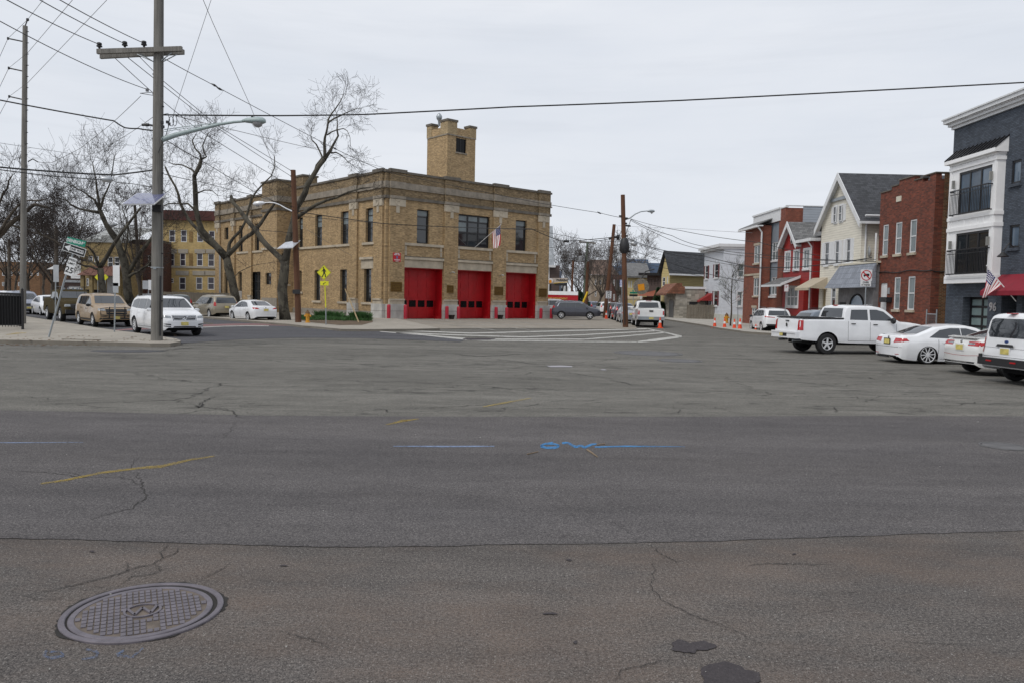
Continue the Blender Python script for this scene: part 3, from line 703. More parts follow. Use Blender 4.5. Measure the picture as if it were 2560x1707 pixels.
# piers on both fronts: brick shaft, plinth, capital, parapet break
piersF=[(.28,d1[0]-.02),(d1[1]+.02,d2[0]-.02),(d2[1]+.02,d3[0]-.02),(d3[1]+.02,FW-.32)]
piersS=[(.28,st_(932,700)-.35),(st_(890,700)-.35,st_(879,700)+.1),(swf[0][1]+.5,swf[0][1]+1.3),(swf[1][1]+.8,swf[1][1]+1.7),(SL-1.4,SL-.1)]
PM=[M['buff'],M['buffdk'],M['coping'],CACHE['band_stone'],M['stone'],M['stonelt']]
PLI={}
for Wl,L,pls in ((FRW,piersF,[(.02,piersF[0][1]+.04)]+[(a-.06,b+.06) for a,b in piersF[1:3]]+[(piersF[3][0]-.06,FW)]),(SDW,piersS,[(.0,piersS[0][1]+.1),(piersS[1][0]-.1,piersS[1][1]+.15),None,None,None])):
    for (a,b),pq in zip(L,pls):
        m=MB()
        Wl.box(m,a,b,ZPL,ZB2-.03,0,PO)
        m.cur=1; Wl.box(m,a,b,ZB2+.23,ZB1-.13,.0,PO+.02); Wl.box(m,a,b,ZB1t+.003,ZT-.125,0,PO+.02)
        m.cur=3; Wl.box(m,a,b,ZB1-.12,ZB1t,.1,PO+.10); Wl.box(m,a,b,ZB2-.015,ZB2+.215,.1,PO+.12)
        m.cur=2; Wl.box(m,a-.1,b+.1,ZT-.115,ZT+.16,.0,PO+.14)
        m.cur=4; Wl.box(m,a,b,ZPL-.38,ZPL,.0,PO+.05); Wl.box(m,a,b,ZPL-.08,ZPL+.06,PO,PO+.12)
        if pq:
            m.cur=5; Wl.box(m,pq[0],pq[1],-.05,ZPL-.38,0,PO+.14)
            m.cur=2; Wl.box(m,pq[0]-.004,pq[1]+.004,ZPL*.42,ZPL*.42+.025,0,PO+.144)
        pier=m.build('pier',PM,fh)
        m=MB(); Wl.box(m,a-.02,b+.02,ZB2-.62,ZB2-.05,.05,PO+.07); c=(a+b)/2; Wl.box(m,c-.16,c+.16,ZB2-1.15,ZB2-.62,PO-.02,PO+.05)
        Wl.box(m,c-.28,c+.28,ZB2-.14,ZB2-.06,PO+.07,PO+.10)
        cc=Wl.p(c,ZB2-.36,PO+.07)
        rad=[Vector(cc)+Wl.u*(.2*cos(2*pi*k/12))+Vector((0,0,.2*sin(2*pi*k/12))) for k in range(13)]; m.tube(rad,.045,5,False)
        m.build('capital',M['stone'],pier)
# low stone base along the side
mb=MB(); SDW.box(mb,piersS[1][1]+.2,PT0,-.05,.62,.0,.07); SDW.box(mb,piersS[0][1],piersS[1][0]-.1,-.05,.62,0,.07); pav.box(mb,PT0-.07,PT1+.07,-.05,1.5,0,.07); SDW.box(mb,PT1,SL,-.05,1.2,0,.07); mb.build('stone_base',mk('grey_base_stone',(.25,.225,.19),.9,dirt=.5),fh)
# sill courses, lintels
mb=MB()
for d in(d1,d2,d3):
    FRW.box(mb,d[0],d[1],wz0-.24,wz0-.02,0,.13)
    FRW.box(mb,d[0]-.0,d[1]+.0,ZD+.66,ZD+.86,.0,.20); FRW.box(mb,d[0],d[1],ZD+.0,ZD+.64,.0,.06)
    for a in (d[0]+.1,d[1]-.3): FRW.box(mb,a,a+.2,wz0-.62,wz0-.26,0,.03); FRW.box(mb,a,a+.2,ZD+1.0,ZD+1.4,0,.03)
SDW.box(mb,piersS[1][1],PT0,uz[0]-.22,uz[0]-.02,0,.12); pav.box(mb,PT0-.1,PT1+.1,uz[0]-.22,uz[0]-.02,0,.1); SDW.box(mb,PT1,swf[1][1]+.5,uz[0]-.22,uz[0]-.02,0,.1)
q=sw[0]; SDW.box(mb,q[0]-.4,q[1]+.4,uz[0]-.22,uz[0]-.02,0,.12)
q=sw[4]; SDW.box(mb,q[0]-.4,q[1]+.4,q[3]+.02,q[3]+.75,0,.06); SDW.box(mb,q[0]-.5,q[1]+.5,q[3]+.78,q[3]+.98,0,.2)
for q in sw[4:8]+swf[3:]:
    if q[4]=='l': SDW.box(mb,q[0]-.3,q[1]+.3,q[2]-.2,q[2]-.02,0,.12)
ret.box(mb,sx0-.15,sx1+.15,rz0-.18,rz0-.01,0,.08)
mb.each('stone_sill',M['stone'],fh)
mb=MB()
for d in(d1,d2,d3): FRW.box(mb,d[0],d[1],ZD+.865,ZD+.93,.0,.17)
mb.each('stained_drip',M['coping'],fh)
# roof
mb=MB(); mb.quad((0,0,ZT-.5),(FW,0,ZT-.5),(FW,SL,ZT-.5),(0,SL,ZT-.5)); mb.build('roof',M['coping'],fh)
# windows
def fhwin(w,a0,a1,z0,z1,kind='n',blind=None):
    if kind=='n': return window(w,fh,a0,a1,z0,z1,M['black'],M['glass'],.28,.09,0,hfr=[.42,.79],blind=blind)
    return window(w,fh,a0,a1,z0,z1,M['black'],M['glass'],.28,.13,2,hfr=[.44,.78],blind=blind)
for Wd,k in ((W1,'n'),(W2,'m'),(W3,'n')): fhwin(FRW,Wd[0],Wd[1],wz0,wz1,k)
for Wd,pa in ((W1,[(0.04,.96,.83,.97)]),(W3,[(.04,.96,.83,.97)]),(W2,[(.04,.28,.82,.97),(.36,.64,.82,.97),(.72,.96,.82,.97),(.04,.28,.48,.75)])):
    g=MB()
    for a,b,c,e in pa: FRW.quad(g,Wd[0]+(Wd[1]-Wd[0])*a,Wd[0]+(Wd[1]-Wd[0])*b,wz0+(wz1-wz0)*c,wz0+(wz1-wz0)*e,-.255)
    g.each('reflection_tint_pane',M['glassg'],fh)  # reflection put in as a paler glass colour on single panes
for q in sw+swf:
    if q[4]=='g': window(SDW,fh,q[0],q[1],q[2],q[3],M['plast'],M['glass'],.28,.12,2,hb=3,name='service_door')
    else: fhwin(SDW,q[0],q[1],q[2],q[3])
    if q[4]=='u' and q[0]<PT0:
        g=MB(); SDW.quad(g,q[0]+.1,q[1]-.1,q[2]+(q[3]-q[2])*.62,q[3]-.12,-.255); g.each('reflection_tint_pane',M['glassg'],fh)  # upper part paler, a reflection painted by colour
window(ret,fh,sx0,sx1,rz0,rz1,M['black'],M['glass'],.2,.06,0,hb=3)
window(pav,fh,min(pw),max(pw),pz[0],pz[1],M['black'],M['glass'],.2,.06,0)
M['doorpane']=glass('dark_door_glass',(.004,.004,.005),.2,.2)
# bay doors
for d in (d1,d2,d3):
    a0,a1=d[0]+.03,d[1]-.03; ph=ZD/ (6.0)
    mb=MB(); FRW.box(mb,a0+.02,a1-.02,.05,ZD-.02,-1.0,-.93)
    nrow=5; ncol=4; hh=(ZD-.07)/nrow; cw=(a1-a0-.3)/ncol
    wrow=1
    for i in range(nrow):
        z=.05+i*hh
        FRW.box(mb,a0,a1,z-.012+hh-.0,z+.012+hh,-.93,-.912)
        for k in range(ncol):
            x=a0+.15+k*cw
            if i!=wrow:
                FRW.box(mb,x+.08,x+cw-.08,z+.12,z+hh-.12,-.93,-.905)
    do=mb.build('bay_door',M['reddoor'],fh)
    for k in range(ncol):
        x=a0+.15+k*cw; g=MB(); z=.05+wrow*hh+.05; FRW.box(g,x+.12,x+cw-.12,z+.08,z+hh*.76,-.93,-.90); g.build('pane',M['doorpane'],do)
    mb=MB(); FRW.box(mb,a0-.05,a0+.03,0,ZD,-1.0,-.05); FRW.box(mb,a1-.03,a1+.05,0,ZD,-1.0,-.05); FRW.box(mb,a0,a1,ZD-.06,ZD+.03,-1.0,-.05)
    FRW.box(mb,a1-.16,a1-.03,0,ZPL*.95,-.9,-.1); FRW.box(mb,a1-.4,a1-.03,0,.25,-.6,-.15)
    mb.build('door_reveal',M['reddoor'],do)
# tower
tw=Wall(fh,(0,0),(1,0),(0,-1))
Cn=D(1115,600,85.0)-FO; c,s=cos(-A0),sin(-A0); tx,ty=Cn.x*c-Cn.y*s, Cn.x*s+Cn.y*c
TW,TD=3.95,3.4; zt=D(1115,298,85).z; zb=D(1115,336,85).z
print('tower',tx,ty,zt,'right x check')
TF=Wall(fh,(tx,ty),(1,0),(0,-1)); TS=Wall(fh,(tx,ty),(0,1),(-1,0))
TW=TF.px(1188,400)[0]; TD=TS.px(1067.5,400)[0]; print('TW',TW,TD)
wa0,wa1=TF.px(1140,370)[0],TF.px(1166,370)[0]; wz=[TF.px(1150,382)[1],TF.px(1150,343)[1]]
mb=MB(); TF.holes(mb,0,TW,ZT-2,zb,[(wa0,wa1,wz[0],wz[1],.3)]); TS.holes(mb,0,TD,ZT-2,zb,[])
Wall(fh,(tx+TW,ty),(0,1),(1,0)).holes(mb,0,TD,ZT-2,zb,[]); Wall(fh,(tx,ty+TD),(1,0),(0,1)).holes(mb,0,TW,ZT-2,zb,[])
mb.box(tx+.1,tx+TW-.1,ty+.1,ty+TD-.1,zb-.2,zb+.1)
pw_=.24
lowp=zt-.75
for a,b,c,e in ((0,TW,0,pw_),(0,TW,TD-pw_,TD),(0,pw_,pw_,TD-pw_),(TW-pw_,TW,pw_,TD-pw_)): mb.box(tx+a,tx+b,ty+c,ty+e,zb+.002,lowp)
tower=mb.build('tower',M['buff'],fh)
window(TF,fh,wa0,wa1,wz[0],wz[1],M['black'],M['doorpane'],.2,.06,1,hb=0)
mb=MB(); TF.box(mb,-.05,TW+.05,zb-.05,zb+.08,.0,.06); TS.box(mb,-.06,TD,zb-.05,zb+.08,.0,.06); TF.box(mb,wa0-.08,wa1+.08,wz[0]-.15,wz[0]-.01,0,.08)
mb.each('band',CACHE['band_stone'],tower)
k1=MB(); k2=MB(); cw=.85; w1=1.25
for X0,X1,Y0,Y1,zz in ((-.05,w1,-.05,w1,zt),(TW-cw,TW+.05,-.05,cw,zt-.28),(-.05,cw,TD-cw,TD+.05,zt-.1),(TW-cw,TW+.05,TD-cw,TD+.05,zt-.28)):
    k1.box(tx+X0,tx+X1,ty+Y0,ty+Y1,zb+.085,zz-.18); k2.box(tx+X0-.08,tx+X1+.08,ty+Y0-.08,ty+Y1+.08,zz-.18,zz+.05)
k1.each('corner_merlon',brick('stone_tan_merlon',(.44,.33,.18),(.36,.26,.14),(.33,.27,.18),var=.6),tower); k2.each('merlon_cap',M['coping'],tower)
mb=MB(); mb.lathe([(.13,0),(.13,.5),(.3,.75),(.34,1.0),(.2,1.25),(.08,1.35),(.001,1.4)],(tx+.55,ty+TD*.62,zt-.3),n=12); mb.build('siren',M['steel'],tower,True,40)
# chimney
C1=D(700,441,72); cy0=st_(722,450)
mb=MB(); mb.box(.5,2.0,PT0-.9,PT0+1.3,ZT-.4,ZT+1.15); ch=mb.build('chimney',M['buffdk'],fh)
mb=MB(); mb.box(.4,2.1,PT0-1.0,PT0+1.4,ZT+1.15,ZT+1.32); mb.build('cap',M['coping'],ch)
# plaques, first aid station sign, downpipe, lights
def plq(x0,x1,y0,y1,m,name='plaque',o=PO):
    a,b=FRW.px(x0,(y0+y1)/2,o)[0],FRW.px(x1,(y0+y1)/2,o)[0]; z0=FRW.px((x0+x1)/2,y1,o)[1]; z1=FRW.px((x0+x1)/2,y0,o)[1]
    mb=MB(); FRW.box(mb,a,b,z0,z1,o,o+.05); ob=mb.build(name,m,fh); return a,b,z0,z1,ob
for q in ((976.5,1004,706,730),(1117,1133,714,733),(1236,1257,717.5,738.5),(1347,1366,722,743)):
    a,b,z0,z1,ob=plq(*q,M['bronze'])
    r2=MB(); 
    for (x0,x1,y0,y1) in ((a,b,z0,z0+.04),(a,b,z1-.04,z1),(a,a+.04,z0+.04,z1-.04),(b-.04,b,z0+.04,z1-.04)): FRW.box(r2,x0,x1,y0,y1,PO+.05,PO+.065)
    for k in range(4): zz=z0+(z1-z0)*(.2+.16*k); FRW.box(r2,a+.15,b-.15,zz,zz+.03,PO+.05,PO+.058)
    r2.build('plaque_relief',mk('lighter_bronze',(.20,.12,.03),.45,.6),ob)  # raised border and lines in a lighter bronze
a,b,z0,z1,ob=plq(982.5,1001,633,655,M['signrd'],'first_aid_sign')
W_=b-a; Hh=z1-z0
for tx_,zf,szz in (('FIREHOUSE',.92,.10),('FIRST AID',.78,.165),('STATION',.20,.165),('NEWARK',.05,.08)):
    q=text_obj(tx_,Hh*szz*1.15,M['signwh'],ob,'lettering',.002,bold=.004); place_text(q,FRW.p((a+b)/2,z0+Hh*zf,PO+.056),FRW.u,FRW.n)
mb=MB(); FRW.box(mb,a+W_*.4,a+W_*.6,z0+Hh*.34,z0+Hh*.66,PO+.05,PO+.06); mb.build('emblem',mk('emblem_blue',(.1,.14,.3),.5),ob)
for x in (1126,1249):
    a,zq=FRW.px(x,684 if x<1200 else 691,PO); mb=MB(); mb.tube([FRW.p(a,zq,PO),FRW.p(a,zq+.12,PO+.25),FRW.p(a+.1,zq+.05,PO+.5)],[.03,.03,.06],6); mb.build('gooseneck_lamp',M['steel'],fh)
q=swf[4]; mb=MB(); SDW.box(mb,q[0]+.1,q[1]-.1,q[2]-.0,q[2]+.75,-.2,.35); ac=mb.build('air_conditioner',M['wht'],fh)
mb=MB(); 
for k in range(6): SDW.box(mb,q[0]+.18,q[1]-.18,q[2]+.1+k*.1,q[2]+.13+k*.1,.35,.36)
mb.build('grille',M['plast'],ac)
mb=MB(); g1=SDW.px(690/1+0,700)[0]; 
for tt in (swf[2][1]+.9,SL-1.7): mb.tube([SDW.p(tt,0.2,.2),SDW.p(tt,ZB2-3,.2)],.07,6)
mb.each('downpipe',M['signgy'],fh)
mb=MB()
for tt in (st_(787,400)+3,st_(787,400)+4.2): mb.tube([(1.0,tt,ZT-.3),(1.0,tt,ZT+1.4)],.03,4)
mb.each('antenna',M['wiregy'],fh)
mb=MB(); a,z=SDW.px(575.5,665); SDW.box(mb,a-.35,a+.35,z-.9,z+.9,.19,.22); mb.build('notice_board',M['signbl'],fh)
# wall lantern on side by the pavilion
mb=MB(); a,z=SDW.px(728,755); p=SDW.p(a-.2,z,.3); mb.tube([SDW.p(a-.2,z+.5,0),SDW.p(a-.2,z+.7,.25),p+Vector((0,0,.4))],.025,5); mb.lathe([(.05,.4),(.2,.28),(.22,0),(.001,-.02)],tuple(p),n=10); mb.build('wall_lantern',M['black'],fh)
# flag on the middle bay
def flag(name,root_loc,base,tip,hoist,fly,drop,label,seed=1,mount='up'):
    r=empty(name,root_loc,0,label,'flag')
    base=Vector(base)-Vector(root_loc); tip=Vector(tip)-Vector(root_loc)
    mb=MB(); mb.tube([base,tip],.022,8); mb.lathe([(.001,0),(.05,.05),(.001,.1)],tuple(tip),n=8); mb.build('pole',M['signwh'],r)
    # cloth hangs from the pole: hoist edge along the pole, fly end droops
    ax=(base-tip).normalized(); nu,nv=20,26
    P=[]; random.seed(seed)
    for i in range(nu+1):        # along pole (hoist)
        row=[]
        for j in range(nv+1):    # along fly
            t=j/nv; h=i/nu
            p=tip+ax*(h*hoist+.05)
            d=Vector(drop(t,h)); 
            fold=.09*sin(h*9+t*3)*t
            row.append(p+d+Vector((fold,fold*.6,0)))
        P.append(row)
    vs=[p for r_ in P for p in r_]
    def band(cond):
        m=MB(); fs=[]
        for i in range(nu):
            for j in range(nv):
                if cond(i,j): a=i*(nv+1)+j; fs.append([a,a+1,a+nv+2,a+nv+1])
        m.add(vs,fs); return m
    can=lambda i,j:(i<nu*.54 and j<nv*.4)
    st=lambda i:int((i+.0)/nu*13)%2==0
    cl=band(lambda i,j:not can(i,j) and st(i)).build('red_stripes',mk('flag_red',(.42,.015,.03),.8,var=.1),r,True)
    band(lambda i,j:not can(i,j) and not st(i)).build('white_stripes',mk('flag_white',(.72,.70,.70),.8,var=.05),r,True)
    cn=band(can).build('canton',mk('flag_blue',(.02,.03,.14),.8),r,True)
    m=MB()
    for i in range(0,int(nu*.54)-1,2):
        for j in range(0,int(nv*.4)-1,2):
            c=(P[i+1][j+1]); n=(P[i+2][j+1]-P[i][j+1]).cross(P[i+1][j+2]-P[i+1][j]).normalized()
            for sg in(1,-1):
                k=n*.008*sg; e1=(P[i+1][j+2]-P[i+1][j]).normalized()*.03; e2=n.cross(e1)
                m.quad(c+k-e1,c+k-e2,c+k+e1,c+k+e2)
    m.build('stars',CACHE['flag_white'],cn)
    return r
a,z=FRW.px(1184,620); b_=FRW.p(a,z,.15); c,s=cos(A0),sin(A0)
tow=lambda v:Vector((v.x*c-v.y*s+FO.x,v.x*s+v.y*c+FO.y,v.z))
bw=tow(b_); t_=D(1252,563,bw.y-2.2)
flag('flag',bw,bw,t_,1.15,2.3,lambda t,h:(-.02*t+.22*t*h,.1*t, -1.75*t-.0*h+.35*t*h),'american flag hanging on an angled pole over the middle red bay door')
# bollards and pots
bp=[(971.5,799,763),(1013.5,798,763.5),(1117,799,767),(1146,799.5,768),(1240,800,769),(1266.5,800.5,770),(1352,802,772),(1378,802,772.5)]
lb=['first red bollard, at the far left of the firehouse front beside the corner plinth','red bollard at the left jamb of the left bay door','red bollard left of the plant pot between the left and middle bay doors','red bollard at the left jamb of the middle bay door','red bollard left of the plant pot between the middle and right bay doors','red bollard at the left jamb of the right bay door','red bollard before the last plinth right of the right bay door','red bollard at the right corner of the firehouse beside the dark parked suv']
for (x,y,yt),l_ in zip(bp,lb):
    a,_=FRW.px(x,y,.9); p=tow(FRW.p(a,0,.9)); hgt=D(x,yt,p.y).z
    r=empty('bollard',Vector((p.x,p.y,.03)),0,l_,'bollard','red bollards before the firehouse doors')
    mb=MB(); mb.lathe([(.15,-.05),(.15,hgt-.1),(.14,hgt-.04),(.10,hgt),(.001,hgt+.01)],n=18); mb.build('post',M['redpaint'],r,True,40)
    mb=MB(); mb.lathe([(.19,-.05),(.19,.03),(.15,.05)],n=18); mb.build('footing',M['apron'],r,True,40)
for x,l_ in ((1129,'dark round plant pot at the pier between the left and middle bay doors'),(1250.5,'dark round plant pot at the pier between the middle and right bay doors')):
    a,_=FRW.px(x,795,.75); p=tow(FRW.p(a,0,.75))
    r=empty('plant_pot',Vector((p.x,p.y,.035)),0,l_,'plant pot','plant pots at the firehouse piers')
    mb=MB(); mb.lathe([(.20,0),(.28,.33),(.31,.36),(.27,.36),(.25,.28),(.001,.28)],n=16); mb.build('pot',mk('dark_pot',(.03,.022,.02),.6),r,True,40)
# climbing grass clumps by the side wall
M['blade']=mk('green_blades',(.035,.10,.02),.7,var=.5,vs=5)
random.seed(21)
def tuft(mb,c,n,h,sp):
    for k in range(n):
        a=random.uniform(0,6.28); r=random.uniform(0,sp); b=Vector(c)+Vector((r*cos(a),r*sin(a),0)); hh=h*random.uniform(.5,1.1); l=Vector((cos(a),sin(a),0))*hh*random.uniform(.1,.6); w=Vector((-sin(a),cos(a),0))*.018
        mb.quad(b-w,b+w,b+l*.5+Vector((0,0,hh*.7))+w*.6,b+l+Vector((0,0,hh)))
mb=MB(); 
for k in range(420):
    t=random.random(); x=745+t*185; p=G(x+random.uniform(-6,6),random.uniform(800,811),.14) if random.random()<.0 else None
    u=random.random(); v=random.random(); P1=G(748,801,.14).lerp(G(925,803,.14),u); P2=G(752,795,.14).lerp(G(925,798,.14),u); tuft(mb,P1.lerp(P2,v*1.5),16,.22,.35)
o=mb.build('grass',M['blade']); tag(o,kind='stuff')
for (x,y,sp,h,l_) in ((820,795,2.1,.55,'spiky green iris clump by the side wall, behind the crossing sign'),(903,801,1.0,.62,'spiky green iris clump at the corner pier, behind the leaning pole')):
    mb=MB(); c0=G(x,y,.13)
    for k in range(60): a=random.uniform(-1,1); tuft(mb,c0+Vector((-.664,.748,0))*a*sp*.0+Vector((cos(A0+1.57)*a*sp,sin(A0+1.57)*a*sp,0)),14,h,.3)
    o=mb.build('iris_clump',M['blade']); tag(o,l_,'plant')
r=empty('lean_pole',G(897,807,.13),0,'thin bare wooden pole leaning on the side wall by the corner','pole')
p1=G(897,807,.13)-r.location; p2=D(858,711,G(858,790).y)-r.location; mb=MB(); mb.tube([p1,p2],.05,6); mb.build('shaft',woodm('peeled_wood',(.38,.28,.15),20),r)
# ---------------- houses along the right street ----------------
# facade line runs straight away from the camera at x ~ 22 m
FD=Vector((-.016,1,0)).normalized(); FP0=Vector((22.2,39.5,0))
def on_line(px, off=0.0, P0=FP0, d=FD):
    r=ray(px,757); n=Vector((d.y,-d.x,0)); P=P0-n*off
    t=P.dot(n)/Vector((r.x,r.y,0)).dot(n); return Vector((r.x*t,r.y*t,0))
HANG=atan2(-FD.y,-FD.x)      # local x runs from far to near, local y away from the street
ZG=.12
def house(name,pl,pr,off,label,cat='house'):
    A=on_line(pl,off); B=on_line(pr,off); A.z=ZG
    r=empty(name,A,HANG,label,cat); w=(B-A).length
    return r,w,Wall(r,(0,0),(1,0),(0,-1)),Wall(r,(w,0),(0,1),(1,0)),Wall(r,(0,0),(0,1),(-1,0))
def hz(wl,x,y): return wl.px(x,y)[1]
def R4(wl,x0,x1,yt,yb,out=0):   # pixel box -> wall rect
    xm=(x0+x1)/2; ym=(yt+yb)/2
    a=wl.px(x0,ym,out)[0]; b=wl.px(x1,ym,out)[0]; return min(a,b),max(a,b),wl.px(xm,yb,out)[1],wl.px(xm,yt,out)[1]
def body(r,w,dpt,h,mat,F,Sd,hf=[],hs=[],name='wall',extra=None,dp=.12):
    mb=MB(); F.holes(mb,0,w,0,h,hf,dp); Sd.holes(mb,0,dpt,0,h,hs,dp)
    mb.quad((0,0,0),(0,0,h),(0,dpt,h),(0,dpt,0)); mb.quad((0,dpt,0),(0,dpt,h),(w,dpt,h),(w,dpt,0))
    if extra: extra(mb)
    return mb.build(name,mat,r)
def wins(wl,r,L,fm,gm,dep=.1,fw=.06,hb=1,vb=0,sill=.05,sillm=None,trim=None,blind=None):
    o=[]
    for q in L: o.append(window(wl,r,q[0],q[1],q[2],q[3],fm,gm,dep,fw,vb,hb,sill=sill,sillm=sillm,trim=trim,blind=blind))
    return o
z3=lambda x,y:(2020+x/3.408,400+y/3.408)
z2_=lambda x,y:(1700+x/3.5625,420+y/3.5625)
def Z(fn,x0,x1,y0,y1): a=fn(x0,y0); b=fn(x1,y1); return a[0],b[0],a[1],b[1]
# --- tall slate building with white bays, 96 ---
r,w,F,Sd,Ls=house('slate_apartment_house',2364,2556,0,'slate grey brick apartment building with white double bay, juliet balconies and white cornice','apartment building')
H=F.px(2440,278)[1]
gar=R4(F,2392+14,2468,743,823); door=R4(F,2503,2541,712,823); gar=(gar[0],gar[1],0,gar[3]); door=(door[0],door[1],0,door[3])
w1=R4(F,2529,2553,401,459); w2=R4(F,2523,2548,563,620)
bay=R4(F,2374,2486,400,709,.9)
H-=.12
body(r,w,14,H,M['slate'],F,Sd,[gar+(.5,),door+(1.0,),w1+(.15,),w2+(.15,)])
wins(F,r,[w1,w2],M['black'],M['glassb'],.1,.09,0,0,.08,M['slate'])
mb=MB(); F.quad(mb,door[0],door[1],0,door[3],-1.0); mb.build('doorway',M['dark'],r)
# garage
g=window(F,r,gar[0],gar[1],0,gar[3],M['black'],mk('frosted_glass',(.20,.27,.27),.35,var=.1),.42,.12,1,hb=4,name='garage_door')
# cornice
mb=MB()
for k,(o,z0,z1) in enumerate(((.10,H-.42,H-.27),(.22,H-.27,H-.14),(.28,H-.14,H-.10),(.38,H-.10,H+.08),(.44,H+.08,H+.15))):
    F.box(mb,-o,w+.3,z0,z1,-.2,o); Ls.box(mb,0,3,z0,z1,0,o)
mb.build('cornice',M['wht'],r)
# bay
b0,b1=F.px(2378,560,.38)[0],F.px(2503,560,.0)[0]-.0
b0=F.px(2371,560,.38)[0]; b1=F.px(2486,560,.38)[0]; bz0=F.px(2430,708,.38)[1]; bzt=F.px(2430,391,.38)[1]
B=Wall(r,(0,-.38),(1,0),(0,-1)); print('bay',b0,b1,bz0,bzt,'H',H,'w',w)
gu=[B.px(2393.5,530)[0],B.px(2475,530)[0],B.px(2434,532)[1],B.px(2434,424)[1]]
gl=[B.px(2387,640)[0],B.px(2469,640)[0],B.px(2430,685)[1],B.px(2430,580)[1]]
mb=MB(); B.holes(mb,b0,b1,bz0,bzt,[tuple(gu)+(.15,),tuple(gl)+(.15,)])
mb.quad((b1,-.38,bz0),(b1,0,bz0),(b1,0,bzt),(b1,-.38,bzt)); mb.quad((b0,-.38,bz0),(b0,-.38,bzt),(b0,0,bzt),(b0,0,bz0)); mb.quad((b0,-.38,bz0),(b0,0,bz0),(b1,0,bz0),(b1,-.38,bz0)); mb.quad((b0,-.38,bzt),(b1,-.38,bzt),(b1,0,bzt),(b0,0,bzt))
for z0,z1 in ((bz0,bz0+.22),(gl[3]+.12,gl[3]+.3),(gu[2]-.25,gu[2]-.08),(gu[3]+.15,gu[3]+.32),(gl[2]-.25,gl[2]-.08),(bzt-.25,bzt)): B.box(mb,b0-.04,b1+.05,z0,z1,0,.07); mb.box(b1,b1+.05,-.38,0,z0,z1)
for k in range(7):
    x=b0+(b1-b0)*(.08+.14*k)
    B.box(mb,x-.04,x+.04,gl[3]+.3,gu[2]-.25,0,.025); B.box(mb,x-.04,x+.04,gu[3]+.32,bzt-.25,0,.025)
for x in (b0+.04,b1-.12): B.box(mb,x-.06,x+.1,bz0+.22,bzt-.25,0,.04)
bo=mb.build('bay',M['whtbay'],r)
M['curt']=mk('sheer_curtain',(.42,.50,.56),.8,var=.1)
for gg,cu in ((gu,1),(gl,0)):
    f=window(B,r,gg[0],gg[1],gg[2],gg[3],M['black'],M['glassb'] if cu else M['glass'],.1,.1,2,hb=0,name='balcony_door')
    # railing
    mb=MB(); zt_=gg[2]+(1.15); x0,x1=gg[0]-.35,gg[1]+.12
    B.box(mb,x0,x1,zt_,zt_+.05,.18,.23); B.box(mb,x0,x1,zt_-.18,zt_-.15,.19,.22); B.box(mb,x0,x1,gg[2]-.02,gg[2]+.03,.18,.23)
    n=int((x1-x0)/.12)
    for k in range(n+1): x=x0+(x1-x0)*k/n; B.box(mb,x-.01,x+.01,gg[2],zt_,.195,.215)
    for x in(x0,x1):
        B.box(mb,x-.025,x+.025,gg[2]-.02,zt_,.0,.2) if False else B.box(mb,x-.02,x+.02,zt_-.02,zt_+.03,0,.2); B.box(mb,x-.02,x+.02,gg[2]-.02,gg[2]+.03,0,.2)
    mb.build('railing',M['black'],r)
    for x in (gg[0]-.22,gg[1]+.16):
        mb=MB(); B.box(mb,x-.05,x+.05,gg[3]-.75,gg[3]-.35,.08,.2); mb.build('wall_light',mk('sconce',(.3,.3,.28),.4,.4),r)
# bay roof
rt=F.px(2440,372,0)[1]
mb=MB(); mb.quad((b0-.2,-.62,bzt+.02),(b1+.15,-.62,bzt+.02),(b1+.15,-.0,rt+.15),(b0-.2,-.0,rt+.15)); mb.quad((b0-.2,-.62,bzt+.02),(b0-.2,0,rt+.15),(b0-.2,0,bzt+.02))
for k in range(13): x=b0-.2+(b1-b0+.35)*k/12; mb.obox(((x),-.31,(bzt+rt)/2+.10),(.02,0,0),(0,.31,(rt-bzt)/2+.06),(0,0,.04))
mb.build('bay_roof',M['black'],r)
mb=MB(); mb.box(b0-.2,b1+.15,-.63,-.38,bzt-.16,bzt+.015); mb.quad((b1+.14,-.62,bzt),(b1+.14,0,bzt),(b1+.14,0,rt+.1)); mb.box(b1-.01,b1+.14,-.5,0,bzt-.16,bzt); mb.build('bay_fascia',M['whtbay'],r)
q=text_obj('96',.55,mk('steel_numerals',(.55,.56,.58),.3,.6),r,'house_number',.015,bold=.012); a,z=F.px(2483,769); place_text(q,F.p(a,z,.02),F.u,F.n)
mb=MB(); a,z=F.px(2538,640); mb.tube([F.p(a,z+.3,0),F.p(a,z+.55,.3),F.p(a,z+.2,.55)],.03,6); mb.lathe([(.05,.15),(.24,-.05),(.22,-.07),(.001,0)],tuple(F.p(a,z,.55)),n=12); mb.build('gooseneck_lamp',M['plast'],r)
# flag on this building
a,z=F.px(2540,754,.3); c_,s_=cos(HANG),sin(HANG)
def tw_(r,v): a=r.rotation_euler.z; return Vector((v.x*cos(a)-v.y*sin(a)+r.location.x,v.x*sin(a)+v.y*cos(a)+r.location.y,v.z+r.location.z))
bw=tw_(r,F.p(a,z,.3)); tp=D(2467.5,668,bw.y+.4)
# pole leans toward the street and up
flag('flag',bw,bw,tp,.95,1.1,lambda t,h:(-.10*t-.48*t*h,.0+.1*t,-1.35*t+.85*h*t),'american flag on a slanted pole at the slate grey building beside number 96',3)
